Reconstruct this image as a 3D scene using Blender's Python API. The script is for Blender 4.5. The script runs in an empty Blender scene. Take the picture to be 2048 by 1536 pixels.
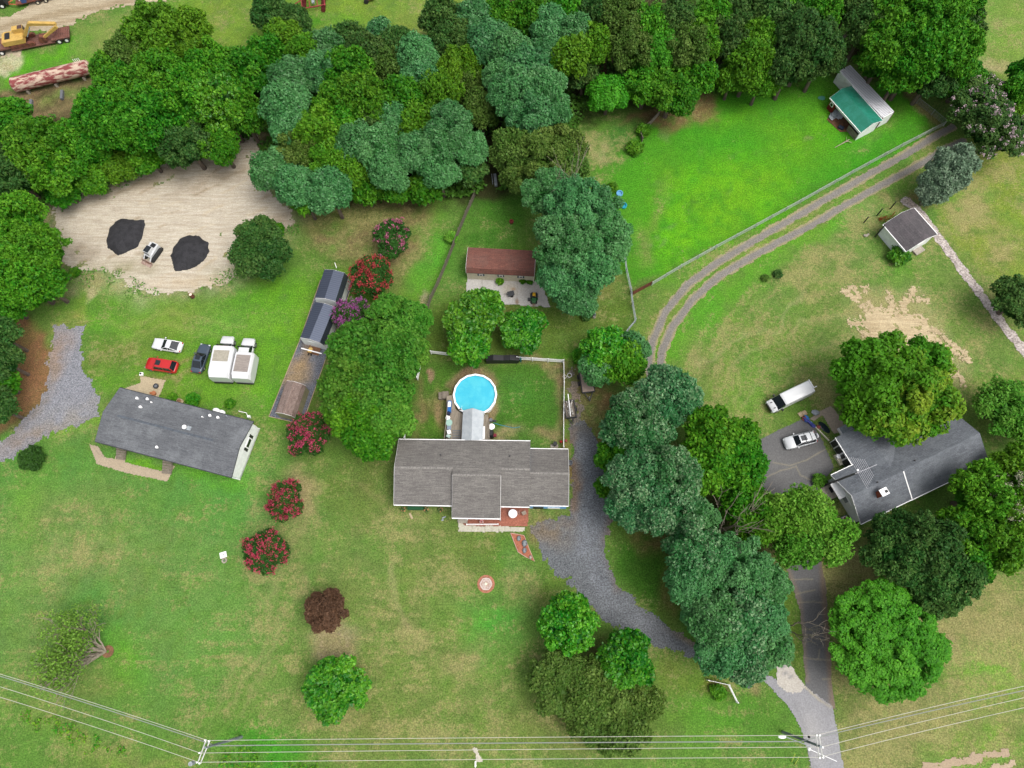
import bpy, math, random
import numpy as np
from mathutils import Vector, Matrix
from mathutils.geometry import tessellate_polygon
sc = bpy.context.scene
COL = sc.collection
R_ = math.radians
# ---------------------------------------------------------------- camera
CAMH, FPX, NX, NY = 100.0, 1430.0, 1065.0, 1272.0
_d = np.array([NX-1024, -(NY-768), -FPX], float); _d /= np.linalg.norm(_d)
_Z = -_d; _X = np.array([1, 0, 0])-_d[0]*_d; _X /= np.linalg.norm(_X); _Y = np.cross(_Z, _X)
CR = np.array([_X, _Y, _Z])
cam_d = bpy.data.cameras.new('camera'); cam = bpy.data.objects.new('camera', cam_d); COL.objects.link(cam)
cam_d.sensor_width = 36; cam_d.lens = FPX/2048*36; cam_d.clip_end = 3000
m4 = Matrix([list(CR[i])+[0] for i in range(3)]+[[0, 0, 0, 1]]); m4.translation = (0, 0, CAMH)
cam.matrix_world = m4; sc.camera = cam
# ---------------------------------------------------------------- light
SUN_EL, SUN_AZ = 64, -25      # azimuth: direction the light comes from, measured counter-clockwise from +X
w = bpy.data.worlds.new('World'); sc.world = w; w.use_nodes = True
nt = w.node_tree; bg = nt.nodes['Background']
sky = nt.nodes.new('ShaderNodeTexSky'); sky.sky_type = 'NISHITA'; sky.sun_disc = False
sky.sun_elevation = R_(SUN_EL); sky.sun_rotation = R_(90-SUN_AZ); sky.air_density = 1.0; sky.dust_density = 6; sky.ozone_density = 0.6
hs_ = nt.nodes.new('ShaderNodeHueSaturation'); hs_.inputs['Saturation'].default_value = .3; nt.links.new(sky.outputs[0], hs_.inputs['Color']); nt.links.new(hs_.outputs[0], bg.inputs[0]); bg.inputs[1].default_value = 0.15
sd = bpy.data.lights.new('sun', 'SUN'); sd.energy = 0.95; sd.angle = R_(32); sd.color = (1, .95, .86)
so = bpy.data.objects.new('sun', sd); COL.objects.link(so)
sv = Vector((math.cos(R_(SUN_EL))*math.cos(R_(SUN_AZ)), math.cos(R_(SUN_EL))*math.sin(R_(SUN_AZ)), math.sin(R_(SUN_EL))))
so.rotation_euler = sv.to_track_quat('Z', 'Y').to_euler(); so.location = (0, 0, 150)
sc.view_settings.view_transform = 'Standard'; sc.view_settings.look = 'None'; sc.view_settings.gamma = 1
sc.view_settings.exposure = 0.60
sc.cycles.max_bounces = 5; sc.cycles.diffuse_bounces = 2; sc.cycles.transmission_bounces = 3; sc.cycles.transparent_max_bounces = 6
rnd = random.Random(7)
# ---------------------------------------------------------------- helpers
def P(px, py, z=0.0):
    r = CR @ np.array([px-1024, -(py-768), -FPX], float); t = (z-CAMH)/r[2]
    return Vector((r[0]*t, r[1]*t, z))
def proj(X, Y, Z=0.0):
    Wd = np.stack([X, Y, np.zeros_like(X)+Z-CAMH], -1) @ CR
    cz = np.minimum(Wd[..., 2], -5)
    return 1024+FPX*Wd[..., 0]/-cz, 768-FPX*Wd[..., 1]/-cz
KEXP = 1.6
def C(r, g, b, k=KEXP):
    def l(c):
        c /= 255.0
        return (c/12.92 if c < .04045 else ((c+.055)/1.055)**2.4)/k
    return (min(l(r), .85), min(l(g), .85), min(l(b), .85), 1)
def tag(o, label=None, cat=None, group=None, kind=None):
    if label: o['label'] = label
    if cat: o['category'] = cat
    if group: o['group'] = group
    if kind: o['kind'] = kind
    return o
def thing(name, label, cat, loc=(0, 0, 0), rotz=0.0, group=None):
    o = bpy.data.objects.new(name, None); COL.objects.link(o); o.empty_display_size = .3
    o.location = loc; o.rotation_euler = (0, 0, rotz)
    return tag(o, label, cat, group)
class MB:
    def __init__(s): s.v = []; s.f = []
    def add(s, vs, fs):
        b = len(s.v); s.v += [tuple(p) for p in vs]; s.f += [tuple(i+b for i in q) for q in fs]; return s
    def box(s, cx, cy, cz, sx, sy, sz, rz=0, tilt=None):
        c, n = math.cos(rz), math.sin(rz); vs = []
        for z in (-.5, .5):
            for x, y in ((-.5, -.5), (.5, -.5), (.5, .5), (-.5, .5)):
                X, Y, Z = x*sx, y*sy, z*sz
                if tilt:
                    q = tilt @ Vector((X, Y, Z)); X, Y, Z = q
                vs.append((cx+X*c-Y*n, cy+X*n+Y*c, cz+Z))
        return s.add(vs, [(3, 2, 1, 0), (4, 5, 6, 7), (0, 1, 5, 4), (1, 2, 6, 5), (2, 3, 7, 6), (3, 0, 4, 7)])
    def b2(s, x0, x1, y0, y1, z0, z1): return s.box((x0+x1)/2, (y0+y1)/2, (z0+z1)/2, abs(x1-x0), abs(y1-y0), abs(z1-z0))
    def prism(s, poly, z0, z1):
        n = len(poly); a = sum(poly[i][0]*poly[(i+1) % n][1]-poly[(i+1) % n][0]*poly[i][1] for i in range(n))
        if a < 0: poly = poly[::-1]
        vs = [(p[0], p[1], z0) for p in poly]+[(p[0], p[1], z1) for p in poly]
        fs = [(i, (i+1) % n, (i+1) % n+n, i+n) for i in range(n)]
        for t in tessellate_polygon([[Vector((p[0], p[1], 0)) for p in poly]]):
            fs.append((t[0]+n, t[1]+n, t[2]+n)); fs.append((t[2], t[1], t[0]))
        return s.add(vs, fs)
    def xz(s, poly, y0, y1):
        n = len(poly); vs = [(p[0], y0, p[1]) for p in poly]+[(p[0], y1, p[1]) for p in poly]
        fs = [(i, (i+1) % n, (i+1) % n+n, i+n) for i in range(n)]
        for t in tessellate_polygon([[Vector((p[0], p[1], 0)) for p in poly]]):
            fs.append((t[0]+n, t[1]+n, t[2]+n)); fs.append((t[2], t[1], t[0]))
        return s.add(vs, fs)
    def yz(s, poly, x0, x1):
        n = len(poly); vs = [(x0, p[0], p[1]) for p in poly]+[(x1, p[0], p[1]) for p in poly]
        fs = [(i, (i+1) % n, (i+1) % n+n, i+n) for i in range(n)]
        for t in tessellate_polygon([[Vector((p[0], p[1], 0)) for p in poly]]):
            fs.append((t[0]+n, t[1]+n, t[2]+n)); fs.append((t[2], t[1], t[0]))
        return s.add(vs, fs)
    def tube(s, pts, rs, n=8, cap=True):
        pts = [Vector(p) for p in pts]
        if not hasattr(rs, '__len__'): rs = [rs]*len(pts)
        vs = []
        for i, p in enumerate(pts):
            d = (pts[min(i+1, len(pts)-1)]-pts[max(i-1, 0)])
            d = d.normalized() if d.length > 1e-6 else Vector((0, 0, 1))
            a = d.cross(Vector((0, 0, 1)) if abs(d.z) < .95 else Vector((1, 0, 0))).normalized(); b = d.cross(a)
            for k in range(n):
                t = 2*math.pi*k/n; vs.append(p+(a*math.cos(t)+b*math.sin(t))*rs[i])
        fs = []
        for i in range(len(pts)-1):
            for k in range(n):
                fs.append((i*n+k, i*n+(k+1) % n, (i+1)*n+(k+1) % n, (i+1)*n+k))
        if cap: fs.append(tuple(range(n))[::-1]); fs.append(tuple((len(pts)-1)*n+k for k in range(n)))
        return s.add(vs, fs)
    def cyl(s, cx, cy, z0, z1, r, n=16, r1=None):
        return s.tube([(cx, cy, z0), (cx, cy, z1)], [r, r if r1 is None else r1], n)
    def ring(s, cx, cy, z0, z1, r0, r1, n=16):
        vs = []
        for z in (z0, z1):
            for r in (r0, r1):
                for k in range(n):
                    t = 2*math.pi*k/n; vs.append((cx+r*math.cos(t), cy+r*math.sin(t), z))
        fs = []
        for k in range(n):
            j = (k+1) % n
            fs += [(k, j, n+j, n+k), (2*n+k, 3*n+k, 3*n+j, 2*n+j), (n+k, n+j, 3*n+j, 3*n+k), (k, 2*n+k, 2*n+j, j)]
        return s.add(vs, fs)
    def ball(s, cx, cy, cz, rx, ry, rz, n=10, m=6, jit=0, seed=0):
        rr = random.Random(seed); vs = [(cx, cy, cz-rz)]
        for i in range(1, m):
            p = math.pi*i/m-math.pi/2
            for k in range(n):
                t = 2*math.pi*k/n; q = 1+rr.uniform(-jit, jit)
                vs.append((cx+rx*math.cos(p)*math.cos(t)*q, cy+ry*math.cos(p)*math.sin(t)*q, cz+rz*math.sin(p)*q))
        vs.append((cx, cy, cz+rz)); L = len(vs)-1; fs = []
        for k in range(n):
            fs.append((0, 1+(k+1) % n, 1+k)); fs.append((L, L-n+k, L-n+(k+1) % n))
        for i in range(m-2):
            for k in range(n):
                a = 1+i*n; fs.append((a+k, a+(k+1) % n, a+n+(k+1) % n, a+n+k))
        return s.add(vs, fs)
    def loft(s, rings):
        n = len(rings[0]); vs = [p for r in rings for p in r]; fs = []
        for i in range(len(rings)-1):
            for k in range(n): fs.append((i*n+k, i*n+(k+1) % n, (i+1)*n+(k+1) % n, (i+1)*n+k))
        fs.append(tuple(range(n))[::-1]); fs.append(tuple((len(rings)-1)*n+k for k in range(n)))
        return s.add(vs, fs)
    def xf(s, M): s.v = [tuple(M @ Vector(p)) for p in s.v]; return s
def part(name, mb, mat, parent=None, label=None, world=False, smooth=False):
    vs = mb.v
    if world and parent is not None:
        bpy_m = Matrix.Translation(parent.location) @ parent.rotation_euler.to_matrix().to_4x4()
        g = parent.parent
        if g is not None: bpy_m = (Matrix.Translation(g.location) @ g.rotation_euler.to_matrix().to_4x4()) @ bpy_m
        inv = bpy_m.inverted(); vs = [tuple(inv @ Vector(p)) for p in vs]
    me = bpy.data.meshes.new(name); me.from_pydata(vs, [], mb.f); me.update()
    if smooth:
        me.polygons.foreach_set('use_smooth', [True]*len(me.polygons))
    me.materials.append(mat)
    o = bpy.data.objects.new(name, me); COL.objects.link(o)
    if parent is not None: o.parent = parent
    if label: o['label'] = label
    return o
def solo(name, mb, mat, label, cat, group=None, loc=(0, 0, 0), rotz=0, smooth=False):
    o = part(name, mb, mat, smooth=smooth); o.location = loc; o.rotation_euler = (0, 0, rotz)
    return tag(o, label, cat, group)
def copy_tree(o, parent=None):
    c = o.copy(); COL.objects.link(c)
    if parent is not None: c.parent = parent
    for ch in list(o.children): copy_tree(ch, c)
    return c
# ---------------------------------------------------------------- materials
def _nodes(name):
    m = bpy.data.materials.new(name); m.use_nodes = True; t = m.node_tree; b = t.nodes['Principled BSDF']
    return m, t, b
def nn(t, ty, **kw):
    n = t.nodes.new(ty)
    for k, v in kw.items():
        if k.startswith('i_'):
            n.inputs[int(k[2:])].default_value = v
        else: setattr(n, k, v)
    return n
def noise(t, coord, scale, detail=3, rough=.6, stretch=None, rot=0):
    n = nn(t, 'ShaderNodeTexNoise'); n.inputs['Scale'].default_value = scale
    n.inputs['Detail'].default_value = detail; n.inputs['Roughness'].default_value = rough
    if stretch or rot:
        mp = nn(t, 'ShaderNodeMapping'); mp.inputs['Scale'].default_value = stretch or (1, 1, 1); mp.inputs['Rotation'].default_value = (0, 0, rot)
        t.links.new(coord, mp.inputs[0]); coord = mp.outputs[0]
    t.links.new(coord, n.inputs['Vector']); return n.outputs['Fac']
def ramp(t, fac, a, b, c0=(0, 0, 0, 1), c1=(1, 1, 1, 1)):
    r = nn(t, 'ShaderNodeValToRGB'); e = r.color_ramp.elements; e[0].position = a; e[1].position = b; e[0].color = c0; e[1].color = c1
    t.links.new(fac, r.inputs[0]); return r.outputs[0]
def mix(t, fac, a, b, mode='MIX'):
    n = nn(t, 'ShaderNodeMix', data_type='RGBA', blend_type=mode)
    for s, v in ((n.inputs[0], fac), (n.inputs[6], a), (n.inputs[7], b)):
        if hasattr(v, 'node'): t.links.new(v, s)
        else: s.default_value = v
    return n.outputs[2]
def bump(t, b, h, strength=.4, dist=.05):
    n = nn(t, 'ShaderNodeBump'); n.inputs['Strength'].default_value = strength; n.inputs['Distance'].default_value = dist
    t.links.new(h, n.inputs['Height']); t.links.new(n.outputs[0], b.inputs['Normal'])
def M(name, c, c2=None, scale=2.0, rough=.7, metal=0, lo=.42, hi=.62, fine=.12, stretch=None, rot=0, coat=0, bmp=0, spec=.4):
    """colour with large blotches of c2 and a fine grain"""
    m, t, b = _nodes(name); tc = nn(t, 'ShaderNodeTexCoord').outputs['Object']
    col = c
    if c2: col = mix(t, ramp(t, noise(t, tc, scale, 4, .6, stretch, rot), lo, hi), c, c2)
    if fine:
        f = ramp(t, noise(t, tc, 9, 3), .3, .7, (1-fine,)*3+(1,), (1+fine,)*3+(1,))
        col = mix(t, 1.0, col, f, 'MULTIPLY')
    if hasattr(col, 'node'): t.links.new(col, b.inputs['Base Color'])
    else: b.inputs['Base Color'].default_value = col
    b.inputs['Roughness'].default_value = rough; b.inputs['Metallic'].default_value = metal
    b.inputs['Specular IOR Level'].default_value = spec; b.inputs['Coat Weight'].default_value = coat
    if bmp: bump(t, b, noise(t, tc, 6, 4), .5, bmp)
    return m
def ground_mat(name, tan=None, grain=.3, gscale=3.0, attr=True, pebble=0, bmp=.06, streak=None):
    m, t, b = _nodes(name); geo = nn(t, 'ShaderNodeNewGeometry').outputs['Position']
    col = nn(t, 'ShaderNodeAttribute', attribute_name='Col').outputs['Color']
    if tan:
        dry = nn(t, 'ShaderNodeAttribute', attribute_name='dry').outputs['Fac']
        n1 = noise(t, geo, 1.7, 8, .85); n2 = noise(t, geo, .22, 5, .65)
        s = nn(t, 'ShaderNodeMath', operation='MULTIPLY_ADD'); t.links.new(n2, s.inputs[0]); s.inputs[1].default_value = .55; t.links.new(n1, s.inputs[2])
        s2 = nn(t, 'ShaderNodeMath', operation='MULTIPLY_ADD'); t.links.new(dry, s2.inputs[0]); s2.inputs[1].default_value = .34; t.links.new(s.outputs[0], s2.inputs[2])
        col = mix(t, ramp(t, s2.outputs[0], .90, 1.30, (0, 0, 0, 1), (.7, .7, .7, 1)), col, tan)
        n3 = noise(t, geo, .7, 6, .75)
        n5 = noise(t, geo, 1.5, 6, .8); col = mix(t, ramp(t, n5, .50, .68, (0, 0, 0, 1), (.75, .75, .75, 1)), col, mix(t, 1.0, col, (.68, .84, .66, 1), 'MULTIPLY'))
        col = mix(t, ramp(t, n3, .48, .74, (0, 0, 0, 1), (.6, .6, .6, 1)), col, mix(t, 1.0, col, (.62, .84, .54, 1), 'MULTIPLY'))
        n4 = noise(t, geo, .5, 5, .7)
        col = mix(t, ramp(t, n4, .5, .75, (0, 0, 0, 1), (.5, .5, .5, 1)), col, mix(t, 1.0, col, (1.3, 1.14, 1.15, 1), 'MULTIPLY'))
    f = ramp(t, noise(t, geo, gscale, 9, .9), .30, .70, (1-grain,)*3+(1,), (1+grain,)*3+(1,))
    col = mix(t, 1.0, col, f, 'MULTIPLY')
    f = ramp(t, noise(t, geo, 5.2, 2, .6), .34, .66, (1-grain*.9,)*3+(1,), (1+grain*.9,)*3+(1,)); col = mix(t, 1.0, col, f, 'MULTIPLY')
    f = ramp(t, noise(t, geo, .9, 5, .7), .3, .7, (1-grain*.4,)*3+(1,), (1+grain*.4,)*3+(1,))
    col = mix(t, 1.0, col, f, 'MULTIPLY')
    if streak:
        f = ramp(t, noise(t, geo, 1.0, 7, .75, (.25, 2.4, 1), streak), .36, .66, (.74, .70, .64, 1), (1.1, 1.1, 1.1, 1)); col = mix(t, 1.0, col, f, 'MULTIPLY')
    if pebble:
        v = nn(t, 'ShaderNodeTexVoronoi'); v.inputs['Scale'].default_value = pebble; t.links.new(geo, v.inputs['Vector'])
        hsv = nn(t, 'ShaderNodeSeparateColor'); t.links.new(v.outputs['Color'], hsv.inputs[0])
        col = mix(t, 1.0, col, ramp(t, hsv.outputs[0], 0, 1, (.62, .6, .6, 1), (1.3, 1.3, 1.3, 1)), 'MULTIPLY')
    t.links.new(col, b.inputs['Base Color']); b.inputs['Roughness'].default_value = .95; b.inputs['Specular IOR Level'].default_value = .15
    bump(t, b, noise(t, geo, 4, 6, .8), .8, bmp)
    return m
def shingle_mat(name, c, c2, w=.9, h=.16, blotch=None):
    m, t, b = _nodes(name); tc = nn(t, 'ShaderNodeTexCoord').outputs['Object']
    br = nn(t, 'ShaderNodeTexBrick'); t.links.new(tc, br.inputs['Vector'])
    br.inputs['Color1'].default_value = c; br.inputs['Color2'].default_value = c2
    br.inputs['Mortar'].default_value = tuple(x*.55 for x in c2[:3])+(1,)
    br.inputs['Scale'].default_value = 1; br.inputs['Mortar Size'].default_value = .012; br.inputs['Brick Width'].default_value = w
    br.inputs['Row Height'].default_value = h; br.inputs['Bias'].default_value = 0
    col = br.outputs['Color']
    n = noise(t, tc, 3.2, 4, .75, (1, 2.4, 1)); col = mix(t, ramp(t, n, .35, .68), col, mix(t, .5, c, c2, 'MIX'))
    if blotch: col = mix(t, ramp(t, noise(t, tc, .35, 4, .7), .45, .7, (0, 0, 0, 1), (.55,)*3+(1,)), col, blotch)
    f = ramp(t, noise(t, tc, 6, 3, .8), .3, .7, (.76,)*3+(1,), (1.26,)*3+(1,)); col = mix(t, 1.0, col, f, 'MULTIPLY')
    t.links.new(col, b.inputs['Base Color']); b.inputs['Roughness'].default_value = .9; b.inputs['Specular IOR Level'].default_value = .25
    return m
def leaf_mat(name, rough=.55, trans=.16, spec=.14):
    m, t, b = _nodes(name); col = nn(t, 'ShaderNodeAttribute', attribute_name='Col').outputs['Color']
    oi = nn(t, 'ShaderNodeObjectInfo').outputs['Random']; hs = nn(t, 'ShaderNodeHueSaturation'); mr = nn(t, 'ShaderNodeMapRange'); t.links.new(oi, mr.inputs[0]); mr.inputs[3].default_value = .492; mr.inputs[4].default_value = .512
    m2 = nn(t, 'ShaderNodeMath', operation='MULTIPLY'); t.links.new(oi, m2.inputs[0]); m2.inputs[1].default_value = 7.31; m3 = nn(t, 'ShaderNodeMath', operation='FRACT'); t.links.new(m2.outputs[0], m3.inputs[0])
    mv = nn(t, 'ShaderNodeMapRange'); t.links.new(m3.outputs[0], mv.inputs[0]); mv.inputs[3].default_value = .88; mv.inputs[4].default_value = 1.14
    t.links.new(mr.outputs[0], hs.inputs['Hue']); t.links.new(mv.outputs[0], hs.inputs['Value']); t.links.new(col, hs.inputs['Color']); col = hs.outputs[0]
    t.links.new(col, b.inputs['Base Color']); b.inputs['Roughness'].default_value = rough; b.inputs['Specular IOR Level'].default_value = spec
    tr = nn(t, 'ShaderNodeBsdfTranslucent'); t.links.new(col, tr.inputs[0])
    mx = nn(t, 'ShaderNodeMixShader'); mx.inputs[0].default_value = trans
    t.links.new(b.outputs[0], mx.inputs[1]); t.links.new(tr.outputs[0], mx.inputs[2])
    t.links.new(mx.outputs[0], t.nodes['Material Output'].inputs['Surface'])
    return m
# ---------------------------------------------------------------- numpy noise, painting of bare earth / grass kinds
def vnoise(x, y, seed=0):
    xi = np.floor(x); yi = np.floor(y); fx = x-xi; fy = y-yi
    fx = fx*fx*(3-2*fx); fy = fy*fy*(3-2*fy)
    def h(a, b):
        s = np.sin(a*127.1+b*311.7+seed*74.7)*43758.5453; return s-np.floor(s)
    return (h(xi, yi)*(1-fx)+h(xi+1, yi)*fx)*(1-fy)+(h(xi, yi+1)*(1-fx)+h(xi+1, yi+1)*fx)*fy
def fbm(x, y, sc=1.0, oc=4, seed=0):
    a, s, tot = 1.0, 0, 0
    for i in range(oc):
        s = s+a*vnoise(x*sc, y*sc, seed+i*13); tot += a; a *= .55; sc *= 2.03
    return s/tot
def sdist(x, y, poly):
    """signed distance in the unit of x,y; inside positive"""
    d = np.full(x.shape, 1e9); inside = np.zeros(x.shape, bool); n = len(poly)
    for i in range(n):
        ax, ay = poly[i]; bx, by = poly[(i+1) % n]; ex, ey = bx-ax, by-ay
        t = np.clip(((x-ax)*ex+(y-ay)*ey)/(ex*ex+ey*ey+1e-9), 0, 1)
        d = np.minimum(d, np.hypot(x-ax-t*ex, y-ay-t*ey))
        c = ((ay > y) != (by > y)) & (x < (bx-ax)*(y-ay)/((by-ay) if abs(by-ay) > 1e-9 else 1e-9)+ax); inside ^= c
    return np.where(inside, d, -d)
def ldist(x, y, pts):
    d = np.full(x.shape, 1e9)
    for (ax, ay), (bx, by) in zip(pts[:-1], pts[1:]):
        ex, ey = bx-ax, by-ay; t = np.clip(((x-ax)*ex+(y-ay)*ey)/(ex*ex+ey*ey+1e-9), 0, 1)
        d = np.minimum(d, np.hypot(x-ax-t*ex, y-ay-t*ey))
    return d
def pw(pts): return [tuple(P(a, b)[:2]) for a, b in pts]
def paint(X, Y, base, patches, warp=1.2, dry0=.35):
    """patches: (shape, colour|None, alpha, softness m, dry|None); shape = ('e',px,py,rx,ry,rot) | ('p',pts) | ('l',pts,width)"""
    wx = X+(fbm(X, Y, .16, 4, 5)-.5)*warp*4+(fbm(X, Y, .9, 3, 8)-.5)*warp
    wy = Y+(fbm(X, Y, .16, 4, 31)-.5)*warp*4+(fbm(X, Y, .9, 3, 9)-.5)*warp
    mot = fbm(X, Y, .7, 5, 61); col = np.empty(X.shape+(4,)); col[...] = base; dry = np.full(X.shape, dry0)
    for sh, c, al, soft, dr in patches:
        if sh[0] == 'e':
            o = P(sh[1], sh[2]); s = (P(sh[1]+10, sh[2])-o).length/10; rot = R_(sh[5]) if len(sh) > 5 else 0
            dx, dy = wx-o.x, wy-o.y; u = dx*math.cos(rot)+dy*math.sin(rot); v = -dx*math.sin(rot)+dy*math.cos(rot)
            r = np.hypot(u/(sh[3]*s), v/(sh[4]*s)); d = (1-r)*min(sh[3], sh[4])*s
        elif sh[0] == 'p': d = sdist(wx, wy, pw(sh[1]))
        else: d = sh[2]-ldist(wx, wy, pw(sh[1]))
        k = np.clip(d/soft+.5, 0, 1); k = k*k*(3-2*k)*al
        if soft > 1.9 and al < .94: k = k*np.clip(.35+2.2*(mot-.28), 0, 1)
        if c is not None: col[..., :3] = col[..., :3]*(1-k[..., None])+np.array(c[:3])*k[..., None]
        if dr is not None: dry = dry*(1-k)+dr*k
    return col, dry
def np_mesh(name, V, F, mat, col=None, dry=None, parent=None):
    me = bpy.data.meshes.new(name); nv, nf = len(V), len(F); k = F.shape[1]
    me.vertices.add(nv); me.vertices.foreach_set('co', V.astype(np.float32).ravel())
    me.loops.add(nf*k); me.loops.foreach_set('vertex_index', F.astype(np.int32).ravel())
    me.polygons.add(nf); me.polygons.foreach_set('loop_start', np.arange(0, nf*k, k, dtype=np.int32))
    me.polygons.foreach_set('loop_total', np.full(nf, k, dtype=np.int32)); me.update(calc_edges=True)
    if col is not None:
        a = me.color_attributes.new('Col', 'FLOAT_COLOR', 'POINT'); a.data.foreach_set('color', col.astype(np.float32).ravel())
    if dry is not None:
        a = me.attributes.new('dry', 'FLOAT', 'POINT'); a.data.foreach_set('value', dry.astype(np.float32).ravel())
    me.materials.append(mat)
    o = bpy.data.objects.new(name, me); COL.objects.link(o)
    if parent is not None: o.parent = parent
    return o
def sheet(name, shape, z, res, mat, base, patches=(), rag=.6, ragscale=1.2, warp=.3, label=None, holes=0.0, dry0=.3, big=0):
    """a sheet of small cells over a polygon ('p',pts) or a band ('l',pts,halfwidth m); ragged edge"""
    pts = pw(shape[1]); xs = [p[0] for p in pts]; ys = [p[1] for p in pts]; mg = rag+1+(shape[2] if shape[0] == 'l' else 0)
    gx = np.arange(min(xs)-mg, max(xs)+mg, res); gy = np.arange(min(ys)-mg, max(ys)+mg, res)
    X, Y = np.meshgrid(gx, gy); cx = (X[:-1, :-1]+res/2); cy = (Y[:-1, :-1]+res/2)
    d = sdist(cx, cy, pts) if shape[0] == 'p' else shape[2]-ldist(cx, cy, pts)
    nz = (fbm(cx, cy, ragscale, 4, 3)-.5)*2*rag+(fbm(cx, cy, .25, 3, 6)-.5)*2*big
    keep = d+nz > 0
    if holes: keep &= ~((fbm(cx, cy, .8, 4, 17) > 1-holes) & (d < 3.5))
    n = X.shape[1]; idx = np.arange(X.size).reshape(X.shape)
    F = np.stack([idx[:-1, :-1], idx[:-1, 1:], idx[1:, 1:], idx[1:, :-1]], -1)[keep]
    used, inv = np.unique(F, return_inverse=True); F = inv.reshape(F.shape)
    VX, VY = X.ravel()[used], Y.ravel()[used]; j = (np.random.RandomState(1).rand(2, len(VX))-.5)*res*.6
    V = np.stack([VX+j[0]*(rag > 0), VY+j[1]*(rag > 0), np.full(len(VX), z)], -1)
    col, dry = paint(VX, VY, base, patches, warp, dry0)
    o = np_mesh(name, V, F, mat, col, dry); tag(o, label, kind='structure'); return o
class Fr:
    """a local frame from the pixels of a rectangle (A back-left, B back-right, C front-right, D front-left) at height z"""
    def __init__(s, A, B, Cc, D, z):
        a, b, c, d = [P(*q, z) for q in (A, B, Cc, D)]; s.c = (a+b+c+d)/4; u = (b-a)+(c-d); s.a = math.atan2(u.y, u.x)
        s.L = ((b-a).length+(c-d).length)/2; s.W = ((a-d).length+(b-c).length)/2; s.o = Vector((s.c.x, s.c.y, 0))
    def loc(s, px, py, z=0):
        q = P(px, py, z)-s.o; c, n = math.cos(-s.a), math.sin(-s.a); return Vector((q.x*c-q.y*n, q.x*n+q.y*c, z))
def rect(pts, z): return Fr(*pts, z)
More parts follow.
